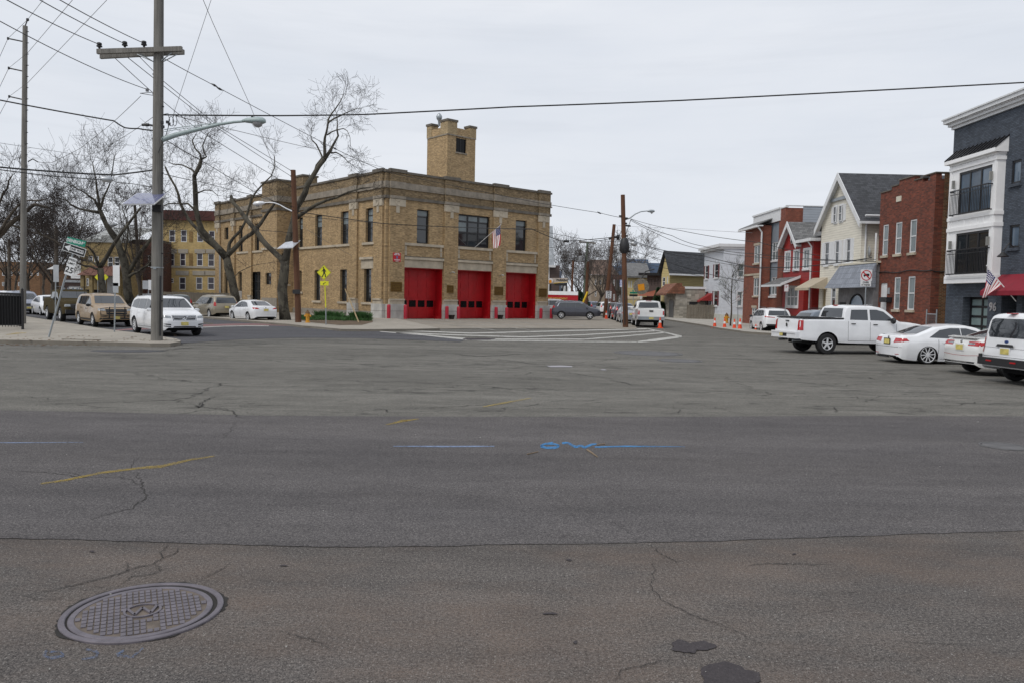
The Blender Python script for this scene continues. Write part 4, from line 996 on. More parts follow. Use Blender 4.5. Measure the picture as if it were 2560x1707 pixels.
# --- tan building at the frame edge ---
r2,w2_,F2,S2,L2=house('tan_brick_building',2556,2740,-.35,'tan brick building cut by the right edge of the photo, with a dark red awning','building')
H2=F2.px(2560,236)[1]
body(r2,w2_,10,H2,M['tanbrick'],F2,S2)
mb=MB(); L2.quad(mb,0,3,0,H2,0.004); mb.build('side_wall',M['tanbrick'],r2)
mb=MB(); 
for zz in (F2.px(2557,440)[1],F2.px(2557,615)[1],H2-.4): F2.box(mb,-.06,w2_,zz,zz+.25,0,.1)
mb.build('stone_band',M['stone'],r2)
mb=MB(); a0=F2.px(2558,720,0)[0]-1.0; zt=F2.px(2556,672)[1]; zb=F2.px(2545,728,.9)[1]
mb.quad((a0,-.02,zt),(a0,-1.3,zb),(a0,-1.3,zb-.2),(a0,-.02,zb-.2)); mb.quad((a0,-1.3,zb),(a0,-.02,zt),(w2_,-.02,zt),(w2_,-1.3,zb)); mb.quad((a0,-1.3,zb-.2),(w2_,-1.3,zb-.2),(w2_,-1.3,zb),(a0,-1.3,zb))
aw=mb.build('awning',mk('burgundy_awning',(.22,.006,.02),.7,var=.1),r2)
q=text_obj('Ca',.5,mk('gold_letters',(.6,.38,.1),.5),aw,'lettering',.006); place_text(q,(a0-.012,-.75,zb+.05),(0,-1,0),(-1,0,0))
mb=MB(); F2.box(mb,.15,1.2,.1,2.8,.0,.03); F2.box(mb,1.9,4.4,.9,2.7,0,.03); mb.each('shop_window',M['glass'],r2)
# --- red brick two storey house with stepped parapet ---
r,w,F,Sd,Ls=house('red_brick_house',2190,2325,0,'red brick two storey house with a stepped parapet and white plaque','house')
A_=lambda x0,x1,y0,y1:R4(F,*Z(z3,x0,x1,y0,y1))
U=[A_(637,682,560,818),A_(745,797,535,808),A_(868,923,505,785)]
zu=(sum(q[2] for q in U)/3,sum(q[3] for q in U)/3); U=[(q[0],q[1],*zu) for q in U]
Lw_=[A_(733,783,1005,1275),A_(850,908,990,1280)]; zl=(sum(q[2] for q in Lw_)/2,sum(q[3] for q in Lw_)/2); Lw_=[(q[0],q[1],*zl) for q in Lw_]
dr_=A_(612,668,1050,1400); dr_=(dr_[0],dr_[1],.2,F.px(*z3(640,1052))[1])
zs=[F.px(*z3(620,290))[1],F.px(*z3(710,236))[1],F.px(*z3(780,198))[1]]
print('brick',w,zs,zu,zl)
Hb=min(zs)-.0
body(r,w,12,Hb,M['redbrick'],F,Sd,U+Lw_+[dr_],[],extra=None)
# side in brown brick
sb=Sd.px(2376.5,600)[0]; mb=MB(); Sd.box(mb,.45,12.01,0,Hb+.3,-.02,.02); mb.build('side_wall',M['brownbrick'],r)
mb=MB(); xs=[F.px(z3(x,250)[0],F.r and z3(x,250)[1])[0] for x in (685,740,875,960)]
F.box(mb,0,w,Hb,Hb+.01,-.3,0)
F.box(mb,w*.22,w*.78,Hb,zs[1],-.3,-.0); F.box(mb,w*.36,w*.64,zs[1],max(zs[2],zs[1]+.25),-.3,-.0); F.box(mb,w*.9,w,Hb,Hb+.3,-.3,0)
mb.build('parapet',M['redbrick'],r)
mb=MB(); F.box(mb,w*.22-.04,w*.36,zs[1],zs[1]+.06,-.33,.05); F.box(mb,w*.64,w*.78+.04,zs[1],zs[1]+.06,-.33,.05); F.box(mb,w*.36-.04,w*.64+.04,max(zs[2],zs[1]+.25),max(zs[2],zs[1]+.25)+.06,-.33,.05); F.box(mb,-.04,w*.22-.045,Hb+.012,Hb+.07,-.33,.05); F.box(mb,w*.78+.045,w+.05,Hb+.30,Hb+.36,-.33,.05); Sd.box(mb,.35,12,Hb+.30,Hb+.36,-.3,.05); mb.build('coping',M['coping'],r)
wins(F,r,U+Lw_,M['wht'],M['glassg'],.08,.07,1,0,.08,M['stone'])
mb=MB(); F.box(mb,dr_[0],dr_[1],dr_[2],dr_[3],-.1,-.05); F.box(mb,dr_[0]+.12,dr_[1]-.12,dr_[2]+.2,1.1,-.05,-.035); F.box(mb,dr_[0]+.12,dr_[1]-.12,1.25,dr_[3]-.2,-.05,-.035); mb.build('door',M['wht'],r)
a,b,c,e=A_(757,797,312,357); mb=MB(); F.box(mb,a,b,c,e,0,.04); mb.build('plaque',M['crm'],r)
a,b,c,e=A_(655,717,1172,1215); mb=MB(); F.box(mb,a,b,c,e,0,.35); mb.build('mailbox',M['black'],r)
a,z=F.px(*z3(690,1118)); mb=MB(); F.box(mb,a-.12,a+.12,z-.18,z+.18,0,.04); mb.build('sign_plate',M['signgy'],r)
mb=MB(); zz=F.px(*z3(780,955))[1]; mb.tube([F.p(w*k/12,zz+.05*sin(k),.04) for k in range(13)]+[Sd.p(k,zz-.1,.04) for k in (.2,1,2,4)],.025,5); mb.build('cable',M['wire'],r)
mb=MB(); mb.box(w-.85,w-.05,1.2,2.0,Hb,Hb+.95); ch=mb.build('chimney',M['redbrick'],r); mb=MB(); mb.box(w-.92,w+.02,1.13,2.07,Hb+.95,Hb+1.03); mb.box(w-.85,w-.05,1.2,2.0,Hb+1.25,Hb+1.31); 
for i in(-.8,-.16):
    for j in (1.25,1.88): mb.box(w+i,w+i+.06,j,j+.06,Hb+1.03,Hb+1.25)
mb.build('cap',M['dark'],ch)
mb=MB(); mb.tube([Ls.p(.0,0.3,.1)-Vector((0,.12,0)),Ls.p(0,F.px(*z3(575,630))[1],.1)-Vector((0,.12,0))],.06,8); mb.build('downpipe',M['wht'],r)
# gate beside it
gt=empty('metal_gate',tw_(r,Vector((w+.1,-.2,0))),HANG,'chain link gate panel between the red brick house and the slate building','gate')
mb=MB()
for x in (0,.95): mb.tube([(x,0,0),(x,0,1.7)],.04,6)
mb.tube([(0,0,1.45),(.95,0,1.45)],.03,6); mb.tube([(0,0,.1),(.95,0,.1)],.03,6); mb.build('gate_frame',M['steel'],gt)
fr=MB(); 
for k in range(14): fr.tube([(k*.07,0,.1),(k*.07,0,1.45)],.006,3)
fr.build('mesh_panel',M['steel'],gt)
bf=empty('iron_fence',tw_(r,Vector((w+1.3,.2,0))),HANG,'short black iron fence before the brown brick side wall','fence')
for k in range(10): 
    m_=MB(); m_.tube([(k*.13,0,0),(k*.13,0,1.75)],.014,4); 
    if k==0: bars=m_
    else: bars.add(m_.v,m_.f)
bars.box(0,1.2,-.02,.02,1.5,1.54); bars.box(0,1.2,-.02,.02,.2,.24); bars.build('bars',M['black'],bf)
# --- cream gabled house ---
def gable(r,w,dpt,he,hp,F,wallm,roofm,trimm,xp=None,over=.35,depo=.4,name='roof',y0=0,fasc=.22):
    xp=w/2 if xp is None else xp
    mb=MB(); mb.quad((0,y0,he),(w,y0,he),(xp,y0,hp)); mb.quad((0,dpt,he),(xp,dpt,hp),(w,dpt,he)); mb.each('gable_wall',wallm,r)
    sl=(hp-he)/(w-xp); sr=(hp-he)/xp
    e1=(w+over,he-over*sl); e0=(-over,he-over*sr)
    mb=MB(); t=.09
    for (ex,ez) in (e0,e1):
        mb.extr([(xp,y0-depo,hp+.03),(ex,y0-depo,ez+.03),(ex,dpt+.2,ez+.03),(xp,dpt+.2,hp+.03)],(0,0,t))
    ro=mb.build(name,roofm,r)
    mb=MB()
    for (ex,ez) in (e0,e1):
        mb.extr([(xp,y0-depo-.03,hp+.15),(ex,y0-depo-.03,ez+.15),(ex,y0-depo-.03,ez-fasc+.06),(xp,y0-depo-.03,hp-fasc+.02)],(0,.05,0))
        mb.extr([(xp,y0-depo+.03,hp-.03),(ex,y0-depo+.03,ez-.03),(ex,y0,ez-.03),(xp,y0,hp-.03)],(0,0,.05))
    mb.box(e1[0]-.02,e1[0]+.1,y0-depo,dpt+.2,e1[1]-.08,e1[1]+.08); mb.build('bargeboard',trimm,ro)
    return ro
r,w,F,Sd,Ls=house('cream_gabled_house',2046.5,2146,0,'cream clapboard house with a steep dark gable roof and white shutters','house')
A_=lambda x0,x1,y0,y1:R4(F,*Z(z3,x0,x1,y0,y1))
he=(F.px(*z3(90,560))[1]+F.px(*z3(420,495))[1])/2; hp=F.px(*z3(240,150))[1]
U=[A_(145,180,703,895),A_(233,265,697,888),A_(328,362,683,880)]; zu=(sum(q[2] for q in U)/3,sum(q[3] for q in U)/3); U=[(q[0],q[1],*zu) for q in U]
lo_=A_(200,235,1097,1250); at=[A_(228,252,400,535),A_(275,300,390,525)]
dd=A_(118,150,1100,1300); dd=(dd[0],dd[1],.2,dd[3])
body(r,w,19,he,M['sidcrm'],F,Sd,U+[lo_,dd],dp=.1)
gable(r,w,19,he,hp,F,M['sidcrm'],M['shdk'],M['wht'],over=.45,depo=.35,fasc=.35)
wins(F,r,U+[lo_],M['wht'],M['glass'],.06,.05,1,0,.05,trim=.06)
for q in at:
    f=window(F,r,q[0],q[1],q[2],q[3],M['wht'],M['glass'],-.06,.05,0,1,trim=.1)
mb=MB()
F.box(mb,at[0][0]-.45,at[0][0]-.12,at[0][2],at[0][3],0,.05); F.box(mb,at[1][1]+.12,at[1][1]+.45,at[0][2],at[0][3],0,.05)
for q in U:
    for x0,x1 in ((q[0]-.5,q[0]-.09),(q[1]+.09,q[1]+.5)): F.box(mb,x0,x1,q[2]-.03,q[3]+.03,0,.045)
mb.each('shutter',M['wht'],r)
mb=MB(); F.box(mb,w/2-1.6,w/2+1.6,at[0][3]+.35,at[0][3]+.55,0,.12); mb.build('pent_board',mk('grey_board',(.30,.33,.36),.6),r)
mb=MB(); F.quad(mb,dd[0],dd[1],.2,dd[3],-.1); mb.build('door',mk('tan_door',(.28,.22,.12),.6),r)
a,b,c,e=A_(0,160,1035,1095); z_t=F.px(*z3(150,1032))[1]; z_b=F.px(*z3(20,1090),1.2)[1]
mb=MB(); x1=F.px(*z3(165,1060))[0]; x0=x1-2.6
mb.quad((x0,-1.3,z_b),(x1,-1.3,z_b),(x1,0,z_b+.75),(x0,0,z_b+.75)); mb.quad((x1,-1.3,z_b),(x1,0,z_b-.1),(x1,0,z_b+.75)); mb.quad((x0,-1.3,z_b-.18),(x1,-1.3,z_b-.18),(x1,-1.3,z_b),(x0,-1.3,z_b)); mb.build('awning',mk('beige_awning',(.42,.36,.27),.7,var=.08),r)
mb=MB(); mb.tube([Sd.p(.25,.2,.08),Sd.p(.25,he-.2,.08)],.06,8); mb.tube([Sd.p(0,he+.0,.45),Sd.p(19,he+.0,.45)],.07,6); mb.build('gutter',M['wht'],r)
# storefront with mansard in front of its near side
r,w,F,Sd,Ls=house('storefront',2095,2183,.3,'low storefront with a pale grey mansard awning and a dark arched window','shop')
A_=lambda x0,x1,y0,y1:R4(F,*Z(z3,x0,x1,y0,y1))
zt=F.px(*z3(410,893))[1]; zb=F.px(*z3(380,1090),.6)[1]
print('store',w,zt,zb)
body(r,w,8,zt-.1,M['dkbrick'] if 0 else mk('grey_stucco',(.17,.165,.17),.85,var=.25,dirt=.5),F,Sd)
mb=MB(); F.quad(mb,-.3,w+.1,zb,zb,0) if False else None
mb.quad((-.5,-.75,zb),(w+.1,-.75,zb),(w+.1,.05,zt),(-.1,.05,zt)); mb.quad((w+.1,-.75,zb),(w+.1,.05,zb),(w+.1,.05,zt)); mb.quad((-.5,-.75,zb),(-.1,.05,zt),(-.5,.05,zb)); mb.quad((-.5,-.75,zb),(-.5,.05,zb),(w+.1,.05,zb),(w+.1,-.75,zb))
ob=mb.build('mansard',M['shlt'],r)
mb=MB(); mb.box(-.2,w+.15,.0,.35,zt,zt+.12); mb.build('roof_edge',M['crm'],r)
ar=[]; c0=w*.57; 
for k in range(13): a=pi*k/12; ar.append(F.p(c0+.95*cos(a),1.75+.75*sin(a),.012))
mb=MB(); mb.quad(*([F.p(c0-.95,.9,.012),F.p(c0+.95,.9,.012)]+ar)); mb.build('arched_window',M['glassb'],r)
mb=MB(); mb.tube([p+Vector((0,-.02,0)) for p in ar],.06,5); F.box(mb,.3,1.2,.1,2.0,.01,.04); mb.build('door',M['dark'],r)
mb=MB(); mb.box(w-.6,w-.1,-.28,-.0,1.5,1.9); mb.build('meter_box',M['signgy'],r)
sd_=empty('satellite_dish',tw_(r,Vector((w*.42,.8,zt+.1))),HANG,'grey satellite dish on the roof of the low storefront','satellite dish')
mb=MB(); mb.lathe([(.001,-.1),(.2,-.08),(.45,0),(.47,.02),(.44,.0),(.001,-.09)],(0,0,.75),'y',20); mb.build('dish',M['signgy'],sd_,True,40); mb=MB(); mb.tube([(0,0,0),(0,0,.7)],.03,6); mb.tube([(0,-.05,.4),(0,-.5,.8)],.015,5); mb.build('mast',M['steel'],sd_)
# --- red clapboard house ---
r,w,F,Sd,Ls=house('red_clapboard_house',1953,2029,0,'red clapboard house with a front gable, grey porch roof and white trimmed windows','house')
A_=lambda x0,x1,y0,y1:R4(F,*Z(z2_,x0,x1,y0,y1))
he=F.px(*z2_(1060,665))[1]; hp=F.px(*z2_(985,500))[1]
U=[A_(938,980,755,915),A_(1015,1062,745,905),A_(1103,1153,730,900)]; zu=(sum(q[2] for q in U)/3,sum(q[3] for q in U)/3); U=[(q[0],q[1],*zu) for q in U]
lw=A_(955,1050,1065,1235); dd=A_(1098,1160,1060,1330); dd=(dd[0],min(dd[1],w-.15),.3,dd[3]); at=A_(997,1016,595,670)
body(r,w,13,he,M['sidred'],F,Sd,U+[lw,dd+(.8,)],dp=.1)
xg=F.px(*z2_(1065,640))[0]
gable(r,xg,6,he,hp,F,M['sidred'],M['shgr'],M['wht'],over=.3,depo=.4,fasc=.3)
mb=MB(); mb.quad((xg*.5,-.35,he+.1),(w+.4,-.35,he+.1),(w+.4,6,hp-.15),(xg*.5,6,hp-.15)); mb.quad((xg*.5,12.5,he+.1),(xg*.5,6,hp-.15),(w+.4,6,hp-.15),(w+.4,12.5,he+.1)); mb.build('main_roof',M['shgr'],r)
mb=MB(); mb.quad((w,0,he),(w,12.5,he),(w,6,hp-.3)); mb.build('side_gable',M['sidred'],r)
mb=MB(); mb.box(xg+.35,w+.45,-.45,-.2,he-.12,he+.1); mb.box(w+.05,w+.45,-.2,.3,he-.12,he+.1); mb.tube([F.p(w-.15,.5,.12),F.p(w-.15,he-.5,.12),F.p(w-.3,he-.1,.35)],.06,6); mb.build('gutter',M['wht'],r)
wins(F,r,U,M['wht'],M['glassg'],.05,.06,1,1,.06,trim=.13)
window(F,r,lw[0],lw[1],lw[2],lw[3],M['wht'],M['glassg'],.05,.09,2,hb=1,sill=.1,trim=.15)
window(F,r,at[0],at[1],at[2],at[3],M['wht'],M['glass'],-.06,.05,0,1,trim=.06)
mb=MB(); F.quad(mb,dd[0],dd[1],.3,dd[3],-.8); mb.build('doorway',M['dark'],r)
zr0=F.px(*z2_(1000,1035),1.2)[1]; zr1=F.px(*z2_(1120,965))[1]
mb=MB(); mb.quad((-.5,-1.5,zr0),(w*.62,-1.5,zr0),(w*.62,0,zr1),(-.5,0,zr1)); mb.build('porch_roof',M['shgr'],r)
mb=MB(); mb.box(-.55,w*.62,-1.52,-1.42,zr0-.16,zr0-.0); mb.obox((w*.62+.03,-.75,(zr0+zr1)/2-.02),(.03,0,0),(0,.75,(zr1-zr0)/2),(0,0,.1)); mb.build('porch_fascia',M['wht'],r)
mb=MB(); mb.quad((w*.62,-1.5,zr0-.1),(w*.62,0,zr0-.1),(w*.62,0,zr1)); mb.quad((w*.6,-1.45,.3),(w*.6,0,.3),(w*.6,0,.31)); F.box(mb,-.1,w*.6,.0,.95,0,1.3); mb.build('porch_base',M['redbrick'],r)
# --- modern brick building with grey panels ---
r,w,F,Sd,Ls=house('modern_brick_building',1881,1955.5,0,'three storey new brick building with grey panels, projecting bay and pale siding on its side','apartment building')
A_=lambda x0,x1,y0,y1,o=0:R4(F,*Z(z2_,x0,x1,y0,y1),o)
H=F.px(*z2_(893,372))[1]; 
gp=[F.px(*z2_(748,800))[0],F.px(*z2_(872,800))[0]]
hp_=F.px(*z2_(872,480))[1]; hb_=F.px(*z2_(800,1140))[1]
wr=[A_(808,860,665,825),A_(802,855,975,1130)]
lowp=A_(790,845,1245,1300)
body(r,w,16,H,M['newbrick'],F,Sd,[(gp[0],gp[1],hb_,hp_,.12),lowp])
mb=MB(); pw=Wall(r,(0,.12),(1,0),(0,-1)); pw.holes(mb,gp[0],gp[1],hb_,hp_,[q+(.1,) for q in wr]); mb.build('grey_panel',M['greypanel'],r)
wins(pw,r,wr,M['wht'],M['glassg'],.08,.06,1,1,.05); wins(F,r,[lowp],M['wht'],M['glass'],.08,.06,0,1,.05)
mb=MB(); Sd.box(mb,1.4,16,0,H+.12,0,.05); mb.build('side_siding',M['sidgrey'],r)
mb=MB(); F.box(mb,-.4,w*.86,hp_+.02,H+.02,-.2,.06); F.box(mb,-.5,w*.86,H+.02,H+.16,-.2,.15); F.box(mb,w*.86,w+.1,H+.02,H+.1,-.2,.05); Sd.box(mb,0,16,H+.13,H+.2,-.1,.1); F.box(mb,gp[0]-.0,gp[1],hb_-.18,hb_-.02,0,.08); mb.build('white_parapet',M['wht'],r)
ow=F.px(*z2_(745,800))[0]; O=Wall(r,(0,-.8),(1,0),(0,-1)); oz=F.px(*z2_(690,525),.8)[1]
ow2=O.px(*z2_(722,800))[0]
wl=[R4(O,*Z(z2_,660,710,695,850)),R4(O,*Z(z2_,655,700,985,1140)),R4(O,*Z(z2_,640,680,1250,1310))]
mb=MB(); O.holes(mb,-.2,ow2,0,oz,wl,.12); mb.quad((ow2,-.8,0),(ow2,0,0),(ow2,0,oz),(ow2,-.8,oz)); mb.build('projecting_bay',M['newbrick'],r)
wins(O,r,wl,M['wht'],M['glassg'],.08,.06,1,1,.07,M['stone'])
mb=MB(); O.box(mb,-.22,ow2+.02,wl[1][3]+.25,wl[1][3]+.42,0,.06); 
for q in wl: O.box(mb,q[0]-.08,q[1]+.08,q[3]+.02,q[3]+.22,0,.04)
mb.build('stone_lintel',M['stone'],r)
mb=MB(); mb.extr([(-.6,-1.3,oz),(ow2+.3,-1.3,oz),(ow2+.3,.0,oz+.55),(-.6,0,oz+.55)],(0,0,.07)); mb.build('bay_roof',M['shgr'],r)
mb=MB(); mb.box(-.6,ow2+.3,-1.38,-1.2,oz-.18,oz-.003); mb.box(-.6,ow2+.3,-1.2,-.8,oz-.1,oz-.003); mb.tube([(ow2+.15,-1.25,oz-.1),(ow2+.12,-.85,oz-.6),(ow2+.12,-.85,.3)],.07,6); mb.build('gutter',M['wht'],r)
# --- white sided house ---
r,w,F,Sd,Ls=house('white_sided_house',1757.5,1806,0,'white sided two storey flat roofed house with dark red shutters and a red door awning','house')
A_=lambda x0,x1,y0,y1:R4(F,*Z(z2_,x0,x1,y0,y1)); As=lambda x0,x1,y0,y1:R4(Sd,*Z(z2_,x0,x1,y0,y1))
H=(F.px(*z2_(210,745))[1]+F.px(*z2_(372,710))[1])/2; ba=F.px(*z2_(290,1305))[1]
U=[A_(225,250,875,990),A_(308,342,860,980)]; L_=[A_(222,240,1105,1225),A_(300,335,1098,1228)]; dd=A_(256,274,1190,1345)
ss=[As(517,570,857,975),As(508,553,1105,1232)]
body(r,w,15,H,M['sidwht'],F,Sd,U+L_+[dd],ss)
mb=MB(); F.box(mb,-.05,w+.05,-.1,max(ba,.6),.0,.06); Sd.box(mb,0,15,-.1,max(ba,.6),0,.06); mb.build('foundation',mk('white_foundation',(.55,.56,.52),.85,dirt=.4),r)
wins(F,r,U+L_,M['wht'],M['glass'],.06,.05,1,0,.04,trim=.05); wins(Sd,r,ss,M['wht'],M['glassg'],.08,.07,1,0,.06,trim=.06)
mb=MB()
for q in U+L_:
    for x0,x1 in ((q[0]-.42,q[0]-.07),(q[1]+.07,q[1]+.42)): F.box(mb,x0,x1,q[2],q[3],0,.05)
mb.each('shutter',mk('dark_red_shutter',(.12,.012,.015),.6),r)
mb=MB(); F.quad(mb,dd[0],dd[1],dd[2],dd[3],-.1); mb.build('door',mk('grey_door',(.2,.21,.22),.6),r)
zt=F.px(*z2_(285,1117))[1]; zb=F.px(*z2_(200,1185),1.0)[1]; xa=F.px(*z2_(285,1150))[0]
mb=MB(); mb.quad((xa-2.0,-1.3,zb),(xa,-1.3,zb),(xa,0,zt),(xa-2.0,0,zt)); mb.quad((xa,-1.3,zb),(xa,0,zb),(xa,0,zt)); mb.quad((xa-2,-1.3,zb-.15),(xa,-1.3,zb-.15),(xa,-1.3,zb),(xa-2,-1.3,zb)); mb.build('awning',mk('red_awning',(.28,.02,.02),.7),r)
mb=MB(); mb.box(-.5,w+.2,-.6,15,H,H+.3); mb.box(-.35,w+.1,-.4,15,H-.2,H-.003); mb.build('cornice',M['wht'],r)
mb=MB(); 
for q in [(k*.9+.4) for k in range(5)]: F.box(mb,q,q+.45,.15,.5,.062,.075)
mb.each('cellar_window',M['glass'],r)
# --- far buildings ---
def blk(name,px0,px1,Y,ytop,depth,wallm,label,roofm=None,gab=None,winL=[],wm=None,ang=0.0,side=True,zbase=-.05,sidem=None,cat='house',gm=None):
    A=D(px0,760,Y); A.z=zbase
    # end: intersect the ray through px1 with the facade line
    rr=ray(px1,760); u=Vector((cos(ang),sin(ang),0)); n=Vector((u.y,-u.x,0)); t=A.dot(n)/Vector((rr.x,rr.y,0)).dot(n) if abs(Vector((rr.x,rr.y,0)).dot(n))>1e-6 else 0
    B=Vector((rr.x*t,rr.y*t,0)); w=(B-Vector((A.x,A.y,0))).length
    r=empty(name,A,ang,label,cat); F=Wall(r,(0,0),(1,0),(0,-1)); Sd=Wall(r,(w,0),(0,1),(1,0)); Ls=Wall(r,(0,0),(0,1),(-1,0))
    h=F.px((px0+px1)/2,ytop)[1]
    hs=[R4(F,*q) for q in winL]
    mb=MB(); F.holes(mb,0,w,0,h,hs,.12); mb.quad((w,0,0),(w,depth,0),(w,depth,h),(w,0,h)); mb.quad((0,0,0),(0,0,h),(0,depth,h),(0,depth,0)); mb.quad((0,depth,0),(0,depth,h),(w,depth,h),(w,depth,0))
    if not gab: mb.quad((0,0,h-.02),(w,0,h-.02),(w,depth,h-.02),(0,depth,h-.02))
    mb.build('wall',wallm,r)
    for q in hs: window(F,r,q[0],q[1],q[2],q[3],wm or M['wht'],gm or M['glass'],.08,.08,0,1)
    return r,w,h,F,Sd,Ls
q7=lambda x,y:(1360+x/6.918,620+y/6.918); q1=lambda x,y:(1340+x/3.919,460+y/3.919)
# yellow gabled house
r,w,h,F,Sd,Ls=blk('yellow_gabled_house',1652,1672,93,686,12,M['sidyel'],'pale yellow house with a dark gable roof, behind the whitewashed garage',winL=[(1656,1663,694,716),(1667,1670,692,716)],ang=radians(-62))
# wide side wall (faces the camera)
S2_=Wall(r,(w,0),(0,1),(1,0)); Ln=S2_.px(1775,700)[0]
mb=MB(); mb.quad((w,0,0),(w,Ln,0),(w,Ln,h),(w,0,h)); mb.quad((0,0,h),(w,0,h),(w/2,0,h+2.6)); mb.build('side_wall',M['sidyel'],r)
hp=h+S2_.px(1700,642)[1]-S2_.px(1700,686)[1]
hp=max(hp,h+2.0)
mb=MB(); mb.extr([(w+.4,-.4,h-.05),(w+.4,Ln,h-.05),(w/2,Ln,h+2.6),(w/2,-.4,h+2.6)],(0,0,.12)); mb.extr([(-.4,-.4,h-.05),(-.4,Ln,h-.05),(w/2,Ln,h+2.6),(w/2,-.4,h+2.6)],(0,0,.12)); mb.build('roof',M['shdk'],r)
mb=MB(); mb.box(w+.4,w+.5,-.4,Ln,h-.15,h+.05); mb.build('gutter',M['wht'],r)
print('yel',w,Ln,h)
# whitewashed low garage
mw=brick('whitewashed_brick',(.46,.43,.37),(.34,.31,.26),(.42,.40,.35),.42,.2,.02,dirt=.9,var=.8)
r,w,h,F,Sd,Ls=blk('whitewashed_garage',1689,1762,86,723,9,mw,'low whitewashed stone block garage with a metal door and terracotta shingle awning',cat='garage')
mb=MB(); F.box(mb,-.3,w+.1,h,h+.25,-.2,.1); mb.build('coping',M['wht'],r)
mb=MB(); Ls.box(mb,1.0,3.4,0,h-1.3,.0,.06); mb.build('metal_door',mk('dull_metal_door',(.12,.12,.12),.5,.3),r)
mb=MB(); q0,q1=-.3,6.2; mb.quad(Ls.p(q0,h-.55,1.1),Ls.p(q1,h-.55,1.1),Ls.p(q1,h+.6,0),Ls.p(q0,h+.6,0)); mb.quad(Ls.p(q0,h-.55,1.1),Ls.p(q0,h-.55,-.6),Ls.p(q0,h+.6,-.6),Ls.p(q0,h+.6,0)); mb.quad(Ls.p(q0,h-.55,1.1),Ls.p(q0,h-.75,1.1),Ls.p(q1,h-.75,1.1),Ls.p(q1,h-.55,1.1)); mb.quad(Ls.p(q0-.01,h-.55,1.1),Ls.p(q0-.01,h-.55,-.9),Ls.p(q0-.01,h+.2,-.9),Ls.p(q0-.01,h+.5,0)); mb.build('shingle_awning',M['shrd'],r)
mb=MB(); a,b,c,e=R4(F,1723,1744,755,763); F.box(mb,a,b,c,e,0,.03); mb.build('vent_window',M['dark'],r)
# wooden fence before it
fo=G(1716,800); f=empty('wooden_fence',Vector((fo.x,fo.y,.1)),radians(-8),'weathered grey wooden fence at the kerb between the garage and the white house','fence')
random.seed(4)
def plank(mb,x,h): mb.box(x,x+.15,-.012,.012,0,h)
n=26; mb=MB()
for k in range(n): plank(mb,k*.165,1.55+random.uniform(-.06,.04))
mb.build('boards',M['woodfn'],f)
mb=MB(); mb.box(0,n*.165,.013,.06,.35,.45); mb.box(0,n*.165,.013,.06,1.15,1.25); mb.build('rail',M['woodfn'],f)
f2=empty('wooden_fence',Vector((fo.x+n*.165+.05,fo.y-.7,.1)),radians(-4),'short brown wooden gate panel touching the white house','fence')
mb=MB(); 
for k in range(7): plank(mb,k*.17,1.45)
mb.build('boards',woodm('brown_fence_wood',(.15,.09,.05),14),f2)
# brown row house with red shingle porch, yellow row house, tan house, far blocks
r,w,h,F,Sd,Ls=blk('brown_row_house',1616,1651,104,690,12,M['sidbrn'],'brown shingled row house with a terracotta porch roof',winL=[(1620,1624,698,716),(1627,1631,696,716),(1635,1639,694,716),(1643,1647,692,716)],ang=radians(-25),wm=M['sidbrn'])
mb=MB(); F.box(mb,-1,w+.3,h,h+.35,-.5,.7); mb.build('cornice',M['black'],r)
z0=F.px(1625,741,2)[1]; z1=F.px(1640,727)[1]; mb=MB(); mb.quad((-1,-2.6,z0),(w,-2.6,z0),(w,0,z1),(1,0,z1)); mb.quad((w,-2.6,z0),(w,0,z0),(w,0,z1)); mb.build('porch_roof',mk('terracotta_roof',(.24,.07,.035),.8,var=.15),r)
mb=MB(); F.box(mb,-.8,w,0,z0-.1,0,1.6); mb.build('porch_wall',M['dkbrick'],r)
mb=MB(); zc=F.px(1600,746,3)[1]; mb.lathe([(.001,-2.0),(.26,-2.0),(.26,.3),(.001,.3)],(0,-3.0,zc),'x',12); mb.box(-2.0,.3,-3.26,-2.74,zc-.2,zc-.0); mb.build('barrel_awning',mk('tan_canvas',(.45,.38,.28),.8),r)
rs=empty('round_pub_sign',D(1603,717,99),0,'round dark hanging sign with an orange square, on the brown row house','sign')
mb=MB(); mb.lathe([(.001,-.05),(1.0,-.05),(1.0,.05),(.001,.05)],(0,0,0),'y',28); mb.build('disc',mk('sign_grey_disc',(.20,.18,.15),.6,var=.4,vs=6),rs); mb=MB(); mb.obox((0,-.07,-.1),(.40,0,.06),(0,.01,0),(-.06,0,.4)); mb.build('orange_square',mk('orange_glass',(.75,.30,.01),.5),rs)
mb=MB(); mb.tube([(0,0,1.0),(0.5,0,1.9),(1.6,0,2.2)],.07,5); mb.box(-.15,.35,-.1,.1,1.2,2.4) if False else None; mb.build('bracket',M['black'],rs)
r,w,h,F,Sd,Ls=blk('yellow_row_house',1567,1617,112,692,10,M['sidyel'],'pale yellow row house with a flat grey roof beyond the near brown pole',winL=[(1571,1574,703,720),(1577,1580,703,720)],ang=radians(-6))
mb=MB(); mb.quad((-.5,-.6,h),(w+.5,-.6,h),(w+.2,6,h+2.2),(-.2,6,h+2.2)); mb.box(-.5,w+.5,-.7,-.5,h-.2,h+.05); mb.build('roof',M['shgr'],r)
M['teal']=glass('blue_office_glass',(.05,.09,.17),.15,.7)
r,w,h,F,Sd,Ls=blk('glass_office_block',1560,1618,300,649,30,mk('dusty_blue_glass',(.10,.15,.24),.35,var=.35,vs=.12),'low blue glass office block far beyond the yellow row house',cat='office building')
mb=MB(); mb.box(w,w+7.5,2,28,-.0,h-1.2); mb.box(-6,0,3,20,0,h-2.5); mb.build('lower_wing',CACHE['dusty_blue_glass'],r)
mb=MB(); 
for k in range(4): F.box(mb,0,w,h-1-k*3.2,h-.6-k*3.2,0,.1)
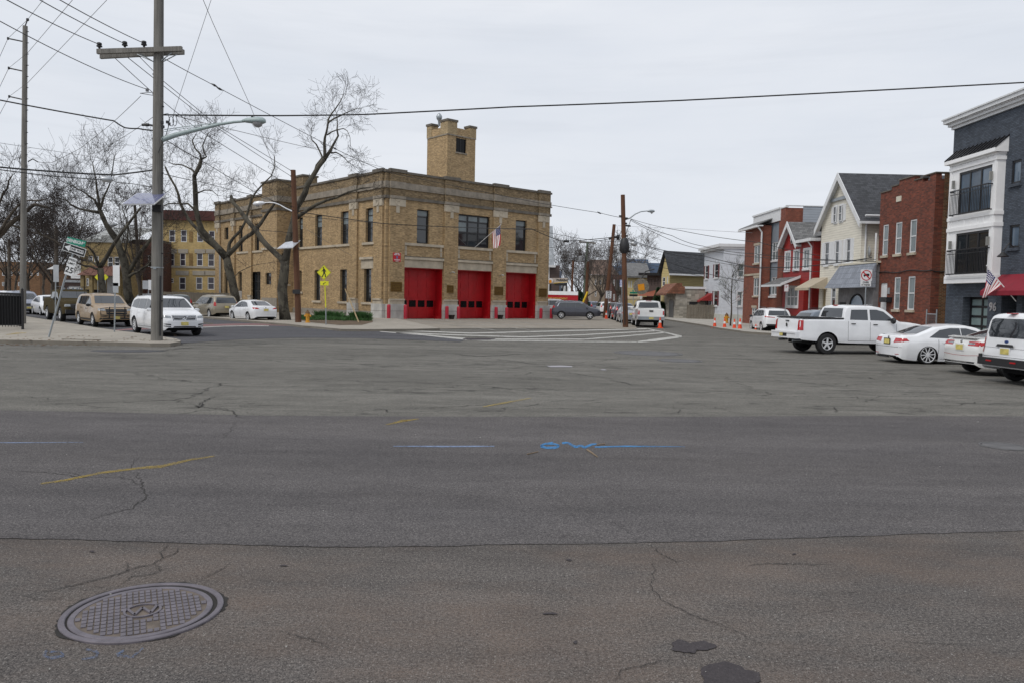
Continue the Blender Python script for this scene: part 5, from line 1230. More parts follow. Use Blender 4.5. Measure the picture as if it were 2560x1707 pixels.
mb.build('floor_band',mk('office_band',(.16,.18,.22),.6),r)
r,w,h,F,Sd,Ls=blk('tan_apartment_house',1478,1532,150,688,14,mk('tan_stucco',(.30,.24,.18),.85,var=.12),'tan stucco house with a brown roof behind the bare street trees',winL=[(1487,1491,700,713),(1499,1503,700,713),(1512,1516,700,713),(1522,1526,700,713),(1487,1491,728,742),(1512,1516,728,742)])
mb=MB(); mb.quad((-1,-.5,h),(w+1,-.5,h),(w-.3,7,h+3.2),(.3,7,h+3.2)); mb.build('roof',mk('brown_roof',(.13,.085,.065),.9),r)
r,w,h,F,Sd,Ls=blk('red_brick_row_house',1528,1566,135,688,10,M['dkbrick'],'dark red brick row house with an entrance hood, left of the yellow row house',winL=[(1533,1537,700,716),(1548,1552,700,716),(1533,1537,736,752),(1547,1551,738,756)])
mb=MB(); F.box(mb,w*.25,w*.9,3.6,5.4,0,1.2); mb.build('entrance_hood',mk('dark_hood',(.06,.055,.05),.8),r)
# grey house left of the lot with its wood deck
r,w,h,F,Sd,Ls=blk('grey_shingled_house',1330,1397,110,664,12,M['sidbrn'],'house with a broad pale grey shingle roof just right of the firehouse',winL=[])
mb=MB(); mb.quad((-2,-.6,h),(w-.8,-.6,h),(w-.8,6,h+6.0),(-2,6,h+6.0)); mb.build('roof',M['shlt'] if 0 else shingle('light_grey_shingle',(.30,.32,.34),.3,.2),r)
mb=MB(); mb.box(w-1.9,w-1.4,-.15,0,0,h); mb.box(-1,w-.6,-.7,-.55,h-.3,h); mb.build('corner_board',M['wht'],r); mb=MB(); mb.box(w-1.4,w+.3,.02,3,0,h-.8); mb.build('blue_wing',mk('blue_grey_wall',(.10,.12,.17),.7),r)
# low white shed roofs and parked trailer lot
r,w,h,F,Sd,Ls=blk('small_white_shed',1392,1420,128,716,5,M['wht'],'small white shed behind the parking sign',cat='shed',winL=[(1396,1404,720,730)])
# ---- left side buildings ----
r,w,h,F,Sd,Ls=blk('yellow_apartment_house',398,541,96,552,14,M['yelbrick'],'three storey yellow brick apartment house with arched ground floor windows and a dark red cornice',cat='apartment building',
  winL=[(423,438,576,606),(452,467,576,606),(493,508,576,606),(522,537,578,608),(421,436,634,666),(450,464,634,666),(492,507,634,666),(520,536,635,667),(448,464,694,725),(490,506,694,725),(519,536,694,725),(421,434,696,708)],wm=M['wht'],gm=glass('dim_glass',(.05,.045,.06),.1,.6),ang=radians(2))
top=F.px(470,530)[1]
mb=MB(); F.box(mb,-.5,w+.2,h,top,-.4,.5); mb.box(-.6,w+.2,0,14,top,top+.15); mb.build('cornice',mk('maroon_cornice',(.075,.022,.018),.8,var=.4,vs=1),r)
mb=MB(); 
for yy in (671,): z=F.px(470,yy)[1]; F.box(mb,0,w,z,z+.25,0,.1)
for x0,x1 in ((446,466),(488,508),(517,538)):
    a,b,c,e=R4(F,x0,x1,687,694); F.box(mb,a-.3,b+.3,e-.1,e+.45,0,.08)
for x0,x1 in ((421,438),(450,466),(491,509),(519,538)):
    a,b,c,e=R4(F,x0,x1,629,634); F.box(mb,a-.2,b+.2,c,c+.5,0,.08)
mb.build('stone_trim',mk('grey_trim_stone',(.36,.33,.28),.8),r)
mb=MB()
for x0,x1,y0,y1 in ((473,482,580,606),(473,482,634,667)): a,b,c,e=R4(F,x0,x1,y0,y1); F.box(mb,a,b,c,e,0,.05)
mb.each('brick_panel',brick('ochre_panel',(.3,.19,.06),(.24,.14,.05),(.2,.15,.08)),r)
fo=D(404,755,88); fo.z=0; f=empty('wooden_fence',fo,0,'grey board fence before the yellow apartment house','fence')
n=40; zt=D(450,731,88).z; mb=MB()
for k in range(n): mb.box(k*.2,k*.2+.19,0,.03,0,zt+random.uniform(-.04,.04))
mb.build('boards',M['woodfn'],f)
mb=MB(); mb.box(0,n*.2,.03,.08,1,1.1); mb.build('rail',M['woodfn'],f)
r,w,h,F,Sd,Ls=blk('tan_two_storey_house',203,322,88,607,12,M['tanbrick'],'tan brick two storey house with a red tiled porch roof behind the big plane tree',winL=[(221,232,641,656),(235,247,641,656),(269,283,643,671),(286,300,643,671),(216,222,696,716),(228,234,695,716)],ang=radians(3))
mb=MB(); F.box(mb,-.2,w*.45,h,h+.4,-.3,.15); F.box(mb,w*.45,w*.62,h+.0,h+.8,-.3,.15); F.box(mb,w*.62,w,h,h+.4,-.3,.15); mb.quad((0,.3,h+.2),(w,.3,h+.2),(w,8,h+2.3),(0,8,h+2.3)); mb.build('roof',M['greypanel'] if 0 else mk('pale_flat_roof',(.33,.34,.33),.8),r)
z0=F.px(260,690,1.8)[1]; z1=F.px(260,673)[1]; mb=MB(); mb.quad((.6,-2.2,z0),(w*.93,-2.2,z0),(w*.85,0,z1+.3),(1.2,0,z1+.3)); mb.quad((.6,-2.2,z0),(1.2,0,z1+.3),(1.2,0,z0)); mb.build('porch_roof',mk('red_tile_roof',(.16,.075,.055),.85,var=.3,vs=8),r)
mb=MB(); 
for x in (.9,w*.35,w*.62,w*.9): mb.box(x,x+.35,-2.0,-1.65,0,z0)
mb.box(.9,w*.9,-2.0,-1.8,0,1.0); mb.each('porch_post',M['tanbrick'],r)
mb=MB(); a,b,c,e=R4(F,274,304,672,745); F.box(mb,b-1.5,b-.2,0,z0,-.0,.3); mb.build('white_porch_panel',M['wht'],r)
r,w,h,F,Sd,Ls=blk('dark_brick_house',306,398,92,606,12,M['dkbrick'],'dark red brick house between the tan house and the yellow apartment house',winL=[(330,340,640,668),(370,380,640,668)],ang=radians(3))
mb=MB(); mb.box(0,w,0,12,h,h+.3); mb.build('coping',M['coping'],r)
r,w,h,F,Sd,Ls=blk('garage',160,203,100,697,8,mk('dark_timber',(.07,.045,.04),.8),'low dark garage with a white roll door left of the tan house',cat='garage')
mb=MB(); F.box(mb,w*.3,w,0,h-1.0,0,.05); mb.build('garage_door',M['wht'],r); mb=MB(); F.box(mb,0,w,h-.5,h-.2,0,.1); mb.build('fascia',M['signgy'],r)
r,w,h,F,Sd,Ls=blk('white_annex',178,202,112,634,8,M['wht'],'narrow white house wall seen behind the speed limit sign')
r,w,h,F,Sd,Ls=blk('brown_terrace',-60,100,150,655,14,brick('ochre_brown_brick',(.22,.11,.05),(.17,.085,.04),(.15,.1,.06)),'long brown brick terrace far behind the bare trees at the left edge',cat='building',winL=[(5,11,680,690),(25,31,680,690),(45,50,680,690),(75,81,680,690),(5,11,706,716),(45,50,706,716),(92,97,680,690)])
r,w,h,F,Sd,Ls=blk('ochre_shop_block',96,165,160,668,14,brick('dull_ochre_brick',(.25,.16,.08),(.2,.13,.07),(.16,.12,.08)),'dull ochre block far behind the trees, left of the garage',cat='building',winL=[(108,114,690,702),(130,136,690,702)])
# ---------------- vehicles ----------------
def paint(name,col,met=.0,coat=.9,rough=.35):
    m,t,b=nt(name); c=objc(t); n=noise(t,c,2.2,4,.6); t.links.new(mix(t,ramp(t,n,.35,.75),col,sc3(col,.9)),b.inputs['Base Color'])
    d=ramp(t,noise(t,c,9,5,.7),.3,.8,(rough*.8,)*3+(1,),(min(1,rough*1.5),)*3+(1,)); t.links.new(d,b.inputs['Roughness'])
    b.inputs['Specular IOR Level'].default_value=.5 if coat>.1 else .15; b.inputs['Metallic'].default_value=met; b.inputs['Coat Weight'].default_value=coat; b.inputs['Coat Roughness'].default_value=.06; return m
def lerp_tab(T,x):
    if x<=T[0][0]: return T[0][1]
    for (a,b),(c,d) in zip(T,T[1:]):
        if x<=c: return b+(d-b)*(x-a)/(c-a) if c>a else d
    return T[-1][1]
def smooth_tab(T,L,k=.05):
    n=400; xs=[L*i/n for i in range(n+1)]; v=[lerp_tab(T,x) for x in xs]; w=max(1,int(k/L*n))
    out=[sum(v[max(0,i-w):i+w+1])/len(v[max(0,i-w):i+w+1]) for i in range(n+1)]
    return list(zip(xs,out))
def car_body(sp):
    """closed lofted shell along x (0 = rear bumper, L = nose); returns MB and helpers"""
    L=sp['L']; W=sp['W']/2; top=sp['top'] if sp.get('hard') else smooth_tab(sp['top'],L,sp.get('sm',.05)); low=sp['low']; belt=sp['belt']; R=sp['R']; ra=R+sp.get('gap',.05); wx=sp['wx']; tum=sp.get('tum',.36)
    pr_,pf=sp.get('plan',((.0,.80),(.06,.90),(.22,.97),(.6,1.0))),sp.get('planf',((.0,.66),(.08,.80),(.3,.92),(.8,1.0)))
    xs=set([0,.015,.04,.08,.14,.2,L-.2,L-.14,L-.08,L-.04,L-.015,L])
    n=int(L/.07)
    for i in range(n+1): xs.add(round(L*i/n,4))
    for c in wx:
        for k in range(13):
            a=pi*k/12; xs.add(round(c+ra*cos(a),4))
        xs.add(c-ra-.004); xs.add(c+ra+.004)
    for x,_ in sp['top']: 
        if sp.get('hard'): xs.add(x)
    xs=sorted(x for x in xs if 0<=x<=L)
    def hw(x,z):
        p=min(lerp_tab(pr_,x),lerp_tab(pf,L-x)); zb=lerp_tab(belt,x)
        s=lerp_tab(((.15,.90),(.35,.965),(.62,1.0),(.85,.985),(zb if zb>.86 else .9,.96)),z) if z<zb else .96
        y=W*p*s
        if z>zb: y-=tum*(z-zb)
        return y
    ns,nb,nc,ntp=8,5,4,4
    rings=[]; 
    for x in xs:
        zt=lerp_tab(top,x); zb=lerp_tab(belt,x); zl=lerp_tab(low,x)
        for c in wx:
            if abs(x-c)<=ra+.0005: zl=max(zl,R+sqrt(max(0,ra*ra-(x-c)**2)))
        zl=min(zl,zt-.06)
        r=min(sp.get('rr',.09),(zt-zl)*.3)
        zs=zt-r; zk=min(zb,zl+(zs-zl)*.78) if zt<zb+.12 else zb
        ring=[]
        for k in range(ns+1): z=zl+(zk-zl)*k/ns; ring.append((hw(x,z),z))
        for k in range(1,nb+1): z=zk+(zs-zk)*k/nb; ring.append((hw(x,z),z))
        y0=ring[-1][0]; rx=min(r*1.5,y0*.5)
        for k in range(1,nc+1): a=pi/2*k/nc; ring.append((y0-rx*(1-cos(a)),zs+r*sin(a)*.92))
        y1=ring[-1][0]; z1=ring[-1][1]; cr=min(.035,r*.4)
        for k in range(1,ntp+1): y=y1*(1-k/ntp); ring.append((y,z1+cr*(1-(y/y1)**2)))
        rings.append((x,ring))
    m=MB(); K=len(rings[0][1]); full=2*K-1; vs=[]
    for x,ring in rings:
        for y,z in ring: vs.append((x,-y,z))
        for y,z in ring[-2::-1]: vs.append((x,y,z))
    fs=[]
    for i in range(len(rings)-1):
        for k in range(full-1): fs.append([i*full+k,i*full+k+1,(i+1)*full+k+1,(i+1)*full+k])
    e=(len(rings)-1)*full
    for base,fl in ((0,False),(e,True)):
        for k in range(K-1):
            a=[base+k,base+full-1-k,base+full-2-k,base+k+1]
            fs.append(a if not fl else a[::-1])
    m.add(vs,fs); m.hw=hw; m.top=top
    return m
def bvh_of(m): return BVHTree.FromPolygons([Vector(v) for v in m.v],m.f)
def patch(bv,L,poly,view,off=.006,grid=.09):
    bm=bmesh.new(); vs=[bm.verts.new((a,b,0)) for a,b in poly]; bm.faces.new(vs)
    a0=min(p[0] for p in poly); a1=max(p[0] for p in poly); b0=min(p[1] for p in poly); b1=max(p[1] for p in poly)
    for lo_,hi,ax in ((a0,a1,0),(b0,b1,1)):
        n=int((hi-lo_)/grid)
        for k in range(1,n+1):
            c=lo_+(hi-lo_)*k/(n+1); no=[0,0,0]; no[ax]=1; co=[0,0,0]; co[ax]=c
            bmesh.ops.bisect_plane(bm,geom=bm.verts[:]+bm.edges[:]+bm.faces[:],plane_co=co,plane_no=no)
    bm.verts.ensure_lookup_table(); out=[]
    for v in bm.verts:
        a,b=v.co.x,v.co.y
        if view=='L': o,d=Vector((a,3,b)),Vector((0,-1,0))
        elif view=='R': o,d=Vector((a,-3,b)),Vector((0,1,0))
        elif view=='B': o,d=Vector((-2,a,b)),Vector((1,0,0))
        elif view=='F': o,d=Vector((L+2,a,b)),Vector((-1,0,0))
        else: o,d=Vector((a,b,4)),Vector((0,0,-1))
        h=bv.ray_cast(o,d)
        if h[0] is None: out.append(None); continue
        nn=h[1]; nn=nn if nn.dot(d)<0 else -nn
        out.append(h[0]+nn*off)
    bm.verts.index_update(); fs=[]
    for f in bm.faces:
        ids=[v.index for v in f.verts]
        if any(out[i] is None for i in ids): continue
        P=[out[i] for i in ids]
        if max((P[i]-P[i-1]).length for i in range(len(P)))>(grid*5+.25 if grid>.06 else .15): continue
        fs.append(ids)
    bm.free(); used=sorted(set(i for f in fs for i in f)); mp={u:i for i,u in enumerate(used)}
    m=MB(); m.add([out[i] for i in used],[[mp[i] for i in f] for f in fs]); return m
def merge(*ms):
    r=MB()
    for m in ms: r.add(m.v,m.f)
    return r
def ry(poly): return [(-a,b) for a,b in poly][::-1]
WH={}
def wheel(r,x,y,R,wd,side,style,far=False):
    key=(R,wd,style,far)
    if key not in WH:
        t=MB(); rr=R*(.66 if style not in('big10','truck') else (.84 if style=='big10' else .60)); h=wd/2
        t.lathe([(rr,-h*.92),(rr*1.03,-h),(R*.93,-h),(R*.985,-h*.75),(R,-h*.45),(R,h*.45),(R*.985,h*.75),(R*.93,h),(rr*1.03,h),(rr,h*.92)],(0,0,0),'y',28)
        rm=MB(); rm.lathe([(rr,-h*.9),(rr*.96,-h*.98),(rr*.90,-h*.85),(rr*.88,-h*.2),(.001,-h*.2)],(0,0,0),'y',28)
        sp_=MB(); ns={'big10':10,'truck':5,'five':5,'steel':7,'ten':9}.get(style,5)
        sp_.lathe([(rr*.99,-h*.86),(rr*.97,-h*1.0),(rr*.91,-h*.98),(rr*.89,-h*.8)],(0,0,0),'y',28); sp_.lathe([(rr*.24,-h*.7),(rr*.22,-h*.93),(.001,-h*.96)],(0,0,0),'y',14)
        for k in range(ns):
            for dd in ((-.11,.11) if style in('five',) else (0,)):
                a=2*pi*k/ns+dd; c,s=sin(a),cos(a); wd_=rr*(.14 if style=='truck' else .055 if style=='big10' else .06 if style in ('five','ten') else .1)
                sp_.obox((c*rr*.56,-h*.84,s*rr*.56),(c*rr*.37,0,s*rr*.37),(0,h*.09,0),(s*wd_*(1.0),0,-c*wd_))
        WH[key]=(t,rm,sp_)
    t,rm,sp_=WH[key]
    k2=key+('obj',)
    if k2 not in WH:
        root=rm.build('wheel',M['plast'],None,True,40); a=t.build('tyre',M['rubber'],root,True,50); b=sp_.build('rim',M['silver'],root,True,40); WH[k2]=(root.data,a.data,b.data)
        bpy.data.objects.remove(a); bpy.data.objects.remove(b); bpy.data.objects.remove(root)
    d=WH[k2]; o=bpy.data.objects.new('wheel',d[0]); COL.objects.link(o); o.parent=r; o.location=(x,y,R); o.rotation_euler=(0,random.uniform(0,1),pi if side>0 else 0)
    for nm,dd in (('tyre',d[1]),('rim',d[2])): q=bpy.data.objects.new(nm,dd); COL.objects.link(q); q.parent=o
    return o
SP={}
SP['sedan']=dict(L=4.66,W=1.80,R=.32,wx=(.98,3.66),tum=.42,
  top=((0,.62),(.03,.90),(.08,1.02),(.18,1.06),(.62,1.09),(1.35,1.36),(1.85,1.435),(2.45,1.44),(2.85,1.37),(3.62,1.0),(4.2,.86),(4.52,.74),(4.62,.62),(4.66,.5)),
  low=((0,.33),(.1,.25),(.6,.20),(4.0,.17),(4.55,.20),(4.66,.30)),belt=((0,.86),(1,.95),(2,.92),(3.6,.86),(4.66,.7)),
  side=[(1.02,1.0),(1.45,1.26),(1.85,1.33),(2.45,1.33),(2.82,1.24),(3.30,.98),(3.2,.95),(2.2,.965)],pill=[(2.22,.03)],
  back=dict(z0=1.11,z1=1.36,y0=.62,y1=.50),wind=dict(z0=1.04,z1=1.36,y0=.66,y1=.53),doors=[1.35,2.24,3.30])
SP['suv']=dict(L=4.62,W=1.86,R=.35,wx=(.92,3.6),tum=.30,rr=.11,
  top=((0,.70),(.02,1.0),(.06,1.1),(.10,1.2),(.42,1.60),(.75,1.67),(1.8,1.70),(2.6,1.66),(2.95,1.56),(3.62,1.14),(4.2,1.02),(4.5,.9),(4.6,.75),(4.62,.6)),
  low=((0,.46),(.1,.36),(.6,.30),(4.0,.27),(4.5,.30),(4.62,.42)),belt=((0,1.02),(1,1.05),(2,1.02),(3.6,.98),(4.62,.8)),
  side=[(.55,1.17),(.72,1.47),(1.1,1.54),(2.5,1.55),(2.85,1.46),(3.35,1.12),(3.2,1.08),(1.2,1.11)],pill=[(1.35,.04),(2.25,.04)],
  back=dict(z0=1.18,z1=1.52,y0=.68,y1=.56),wind=dict(z0=1.18,z1=1.55,y0=.70,y1=.58),doors=[1.3,2.28,3.3])
SP['xc']=dict(L=4.95,W=1.93,R=.385,wx=(.98,3.97),tum=.27,rr=.12,
  top=((0,.75),(.02,1.05),(.06,1.15),(.12,1.3),(.36,1.66),(.7,1.74),(1.9,1.775),(2.7,1.74),(3.05,1.66),(3.78,1.20),(4.4,1.10),(4.78,.99),(4.92,.82),(4.95,.65)),
  low=((0,.46),(.1,.36),(.6,.30),(4.3,.27),(4.85,.28),(4.95,.40)),belt=((0,1.08),(1,1.10),(2,1.07),(3.8,1.04),(4.95,.85)),planf=((.0,.74),(.06,.85),(.25,.94),(.8,1.0)),
  side=[(.42,1.22),(.55,1.52),(1.0,1.60),(2.6,1.62),(2.98,1.54),(3.55,1.18),(3.4,1.14),(1.2,1.17)],pill=[(1.4,.05),(2.45,.05)],
  back=dict(z0=1.25,z1=1.6,y0=.7,y1=.6),wind=dict(z0=1.24,z1=1.645,y0=.74,y1=.62),doors=[1.4,2.48,3.5])
SP['minivan']=dict(L=5.1,W=1.98,R=.34,wx=(1.0,4.05),tum=.26,rr=.12,
  top=((0,.7),(.02,1.0),(.08,1.12),(.22,1.4),(.42,1.66),(.8,1.74),(2.3,1.76),(3.0,1.70),(3.4,1.56),(4.2,1.08),(4.7,.92),(5.0,.8),(5.08,.65),(5.1,.5)),
  low=((0,.42),(.1,.32),(.6,.26),(4.4,.24),(4.9,.26),(5.1,.36)),belt=((0,1.02),(1,1.04),(2,1.0),(4,.95),(5.1,.75)),
  side=[(.40,1.13),(.52,1.48),(1.0,1.56),(3.0,1.56),(3.3,1.45),(3.95,1.07),(3.6,1.03),(1.2,1.07)],pill=[(1.5,.05),(2.75,.05)],
  back=dict(z0=1.14,z1=1.56,y0=.78,y1=.64),wind=dict(z0=1.12,z1=1.56,y0=.74,y1=.6),doors=[1.55,2.8,3.8])
SP['van']=dict(L=4.82,W=1.84,R=.34,wx=(.95,3.86),tum=.13,rr=.10,sm=.03,
  top=((0,.62),(.02,.9),(.05,1.05),(.10,1.5),(.16,1.76),(.28,1.83),(2.2,1.86),(2.9,1.82),(3.2,1.72),(3.95,1.18),(4.5,.98),(4.75,.85),(4.82,.6)),
  low=((0,.42),(.1,.36),(.6,.30),(4.3,.26),(4.7,.28),(4.82,.4)),belt=((0,1.05),(1,1.08),(4,1.0),(4.82,.8)),plan=((.0,.93),(.05,.97),(.2,.99),(.6,1.0)),
  side=[(2.3,1.18),(2.3,1.62),(3.0,1.60),(3.6,1.2),(3.5,1.12)],pill=[(3.05,.05)],
  back=None,wind=dict(z0=1.22,z1=1.68,y0=.72,y1=.64),doors=[1.2,2.3,3.4])
SP['pickup']=dict(L=5.82,W=2.02,R=.415,wx=(1.22,4.78),tum=.20,rr=.09,hard=True,gap=.07,
  top=((0,.78),(.01,1.02),(.03,1.30),(.06,1.385),(.10,1.40),(1.95,1.42),(1.97,1.5),(2.02,1.72),(2.09,1.88),(2.18,1.925),(2.5,1.95),(3.3,1.95),(3.62,1.90),(3.85,1.80),(4.32,1.42),(4.5,1.335),(5.0,1.30),(5.45,1.24),(5.68,1.14),(5.78,.98),(5.82,.75)),
  low=((0,.62),(.1,.56),(.6,.52),(2.2,.45),(4.1,.43),(5.5,.46),(5.82,.58)),belt=((0,1.36),(2,1.32),(4,1.27),(5.82,1.1)),plan=((.0,.95),(.03,.97),(.1,.985),(.6,1.0)),planf=((.0,.78),(.08,.88),(.3,.96),(.8,1.0)),
  side=[(2.2,1.38),(2.28,1.78),(3.4,1.80),(3.72,1.72),(4.15,1.40),(4.0,1.36)],pill=[(3.05,.10)],
  back=dict(z0=1.46,z1=1.83,y0=.76,y1=.68),wind=dict(z0=1.42,z1=1.82,y0=.82,y1=.70),doors=[2.12,3.1,4.28])
def car(kind,contact,head,col,label,cat='car',wheelc='RR',style='five',far=False,sx=1.0,group=None,name=None,extra=None,trim=None,hs=1.0,zg=0,drop=0.0,tyre=None,R=None):
    sp=dict(SP[kind]); L=sp['L']; W=sp['W']; R=R or sp['R']; sp['R']=R
    if hs!=1.0:
        for k in('top','belt'): sp[k]=tuple((x,z if z<.8 else .8+(z-.8)*hs) for x,z in sp[k])
    a=radians(head); hx,hy=cos(a),sin(a)
    wx=sp['wx'][0 if wheelc[0]=='R' else 1]; wy=(-1 if wheelc[1]=='R' else 1)*(W/2-.02)
    # root under body centre
    off=Vector((wx-L/2,wy)); o2=Vector((off.x*hx-off.y*hy,off.x*hy+off.y*hx))
    r=empty(name or kind,(contact.x-o2.x,contact.y-o2.y,zg),a,label,cat,group)
    sh=empty('t',(0,0,0)); bpy.data.objects.remove(sh)
    m=car_body(sp); bv=bvh_of(m)
    T=lambda mm:[ (v[0]-L/2,v[1],v[2]-drop) for v in mm.v]
    def put(mm,nm,mt,par=None,sm=True,sh_=35):
        mm.v=T(mm); return mm.build(nm,mt,par or r,sm,sh_)
    P=lambda poly,view,off=.006,grid=.09: patch(bv,L,poly,view,off,grid)
    b=put(merge(m),'body',col)
    # underbody
    u2=MB(); u2.box(.5,L-.5,-(W/2-.27),W/2-.27,.24 if kind!='pickup' else .38,.85)
    u2.box(.3,L-.3,-(W/2-.12),W/2-.12,lerp_tab(sp['low'],L/2)+.0,lerp_tab(sp['low'],L/2)+.05) if far else None
    put(u2,'underbody',M['under'],None,False)
    # windows
    s=sp['side']; sh2=lambda z:(.8+(z-.8)*hs)
    s=[(x,sh2(z)) for x,z in s]
    for v in 'LR':
        xs_=[min(p[0] for p in s)-.01]+[q[0] for q in sp['pill']]+[max(p[0] for p in s)+.01]
        for i in range(len(xs_)-1):
            lo_=xs_[i]+(sp['pill'][i-1][1]/2 if i>0 else 0); hi=xs_[i+1]-(sp['pill'][i][1]/2 if i<len(sp['pill']) else 0)
            bm=bmesh.new(); bm.faces.new([bm.verts.new((x,z,0)) for x,z in s])
            for c,sg in ((lo_,-1),(hi,1)): bmesh.ops.bisect_plane(bm,geom=bm.verts[:]+bm.edges[:]+bm.faces[:],plane_co=(c,0,0),plane_no=(sg,0,0),clear_outer=True)
            for f in bm.faces: 
                g=P([(q.co.x,q.co.y) for q in f.verts],v); 
                if g.f: put(g,'side_window',M['carglass'])
            bm.free()
    for key,view,nm in (('back','B','rear_window'),('wind','F','windscreen')):
        q=sp.get(key)
        if q: z0,z1=sh2(q['z0']),sh2(q['z1']); zm=(z0+z1)/2; ym=(q['y0']+q['y1'])/2; put(P([(-q['y0'],z0),(q['y0'],z0),(ym+.01,zm),(q['y1'],z1),(-q['y1'],z1),(-ym-.01,zm)],view,.007),nm,M['carglass'])
    # wheels
    if style:
        for c in sp['wx']:
            for sd in(-1,1): wh=wheel(r,c-L/2,sd*(W/2-.13 if kind!='pickup' else W/2-.14),R,.23 if kind!='pickup' else .27,sd,style); wh.location.z=R
    # seams, handles
    if not far:
        sm=MB()
        for v in 'LR':
            for x in sp['doors']:
                zt_=sh2(lerp_tab(sp['belt'],x)); zl_=lerp_tab(sp['low'],x)+.1
                g=P([(x-.006,zl_),(x+.006,zl_),(x+.006,zt_),(x-.006,zt_)],v,.003); sm.add(g.v,g.f)
            g=P([(sp['doors'][0],lerp_tab(sp['low'],L/2)+.09),(sp['doors'][-1],lerp_tab(sp['low'],L/2)+.09),(sp['doors'][-1],lerp_tab(sp['low'],L/2)+.10),(sp['doors'][0],lerp_tab(sp['low'],L/2)+.10)],v,.003); sm.add(g.v,g.f)
        put(sm,'panel_gap',M['plast'],None,False)
        for v in 'LR':
            for x in sp['doors'][:-1]:
                z=sh2(lerp_tab(sp['belt'],x)-.1); xx=x+(.12 if True else 0); g=P([(xx,z-.02),(xx+.2,z-.02),(xx+.2,z+.02),(xx,z+.02)],v,.03); put(g,'door_handle',M['plast'] if trim=='blackhandle' else col)
        for v,sg in(('L',1),('R',-1)):
            x=sp['doors'][-1]+.02 if kind!='pickup' else 4.05; z=sh2(lerp_tab(sp['belt'],x)+.1); y=m.hw(x,z)
            mr=MB(); mr.lathe([(.001,-.07),(.08,-.06),(.11,0),(.095,.05),(.001,.06)],(x,sg*(y+.14),z),'x',12)
            for i,vv in enumerate(mr.v): mr.v[i]=(vv[0],sg*(y+.14)+(vv[1]-sg*(y+.14))*1.1,z+(vv[2]-z)*(.75 if kind!='pickup' else 1.2))
            mr.obox((x,sg*(y+.02),z-.04),(.03,0,0),(0,.07,0),(0,0,.02)); put(mr,'mirror',M['plast'] if trim in('blackhandle','blackmirror') else col)
    # lamps and plate defaults
    if extra: extra(dict(r=r,P=P,put=put,L=L,W=W,hw=m.hw,col=col,sp=sp,b=b,sh=sh2,bv=bv))
    return r
def E_rear(lamp,lampside=None,plate=(0,.62),seam=True,window_trim=None,more=None,pm='plate',bumper=None):
    def f(k):
        P,put,r=k['P'],k['put'],k['r']
        for sg in (1,-1):
            ms=[P(lamp if sg>0 else ry(lamp),'B',.009,.05)]
            if lampside: ms.append(P(lampside,'L' if sg>0 else 'R',.009,.05))
            put(merge(*ms),'tail_lamp',M['tail'])
        if plate:
            y,z=plate; g=k['bv'].ray_cast(Vector((-2,y,z)),Vector((1,0,0)))[0]; x=g.x if g else 0
            q=MB(); q.box(x-.022,x-.008,y-.155,y+.155,z-.075,z+.075); put(q,'number_plate',M['plate'],None,False)
            q=MB(); q.box(x-.012,x-.004,y-.2,y+.2,z-.105,z+.105) ; put(q,'plate_recess',M['plast'] if pm=='dark' else k['col'],None,False)
        if more: more(k)
    return f
def E_front(lamp,grille,lampside=None,plate=None,more=None,gm='plast'):
    def f(k):
        P,put,r,L=k['P'],k['put'],k['r'],k['L']
        for sg in (1,-1):
            ms=[P(lamp if sg>0 else ry(lamp),'F',.009,.05)]
            if lampside: ms.append(P(lampside,'L' if sg>0 else 'R',.009,.05))
            put(merge(*ms),'headlamp',M['lampwh'])
        put(P(grille,'F',.009,.08),'grille',M[gm])
        if plate:
            y,z=plate; g=k['bv'].ray_cast(Vector((L+2,y,z)),Vector((-1,0,0)))[0]; x=g.x
            q=MB(); q.box(x+.01,x+.03,y-.155,y+.155,z-.075,z+.075); put(q,'number_plate',M['plate'],None,False)
        if more: more(k)
    return f
C={'white':paint('white_car_paint',(.80,.81,.83)),'white2':paint('warm_white_car_paint',(.74,.74,.73)),'sand':paint('sand_car_paint',(.30,.205,.11),.0,.6),'olive':paint('olive_truck_paint',(.050,.038,.016),.0,.0,.9),'beige':paint('champagne_car_paint',(.30,.26,.19),.3),
 'dgreen':paint('dark_green_paint',(.045,.060,.055),.3),'grey':paint('grey_suv_paint',(.17,.20,.24),.4),'dgrey':paint('slate_grey_paint',(.045,.048,.065),.3),'black':paint('black_car_paint',(.012,.012,.016)),'silver':paint('silver_car_paint',(.40,.42,.46),.6),'blue':paint('dark_blue_paint',(.03,.04,.07),.3),'lav':paint('blue_grey_paint',(.17,.19,.26),.4)}
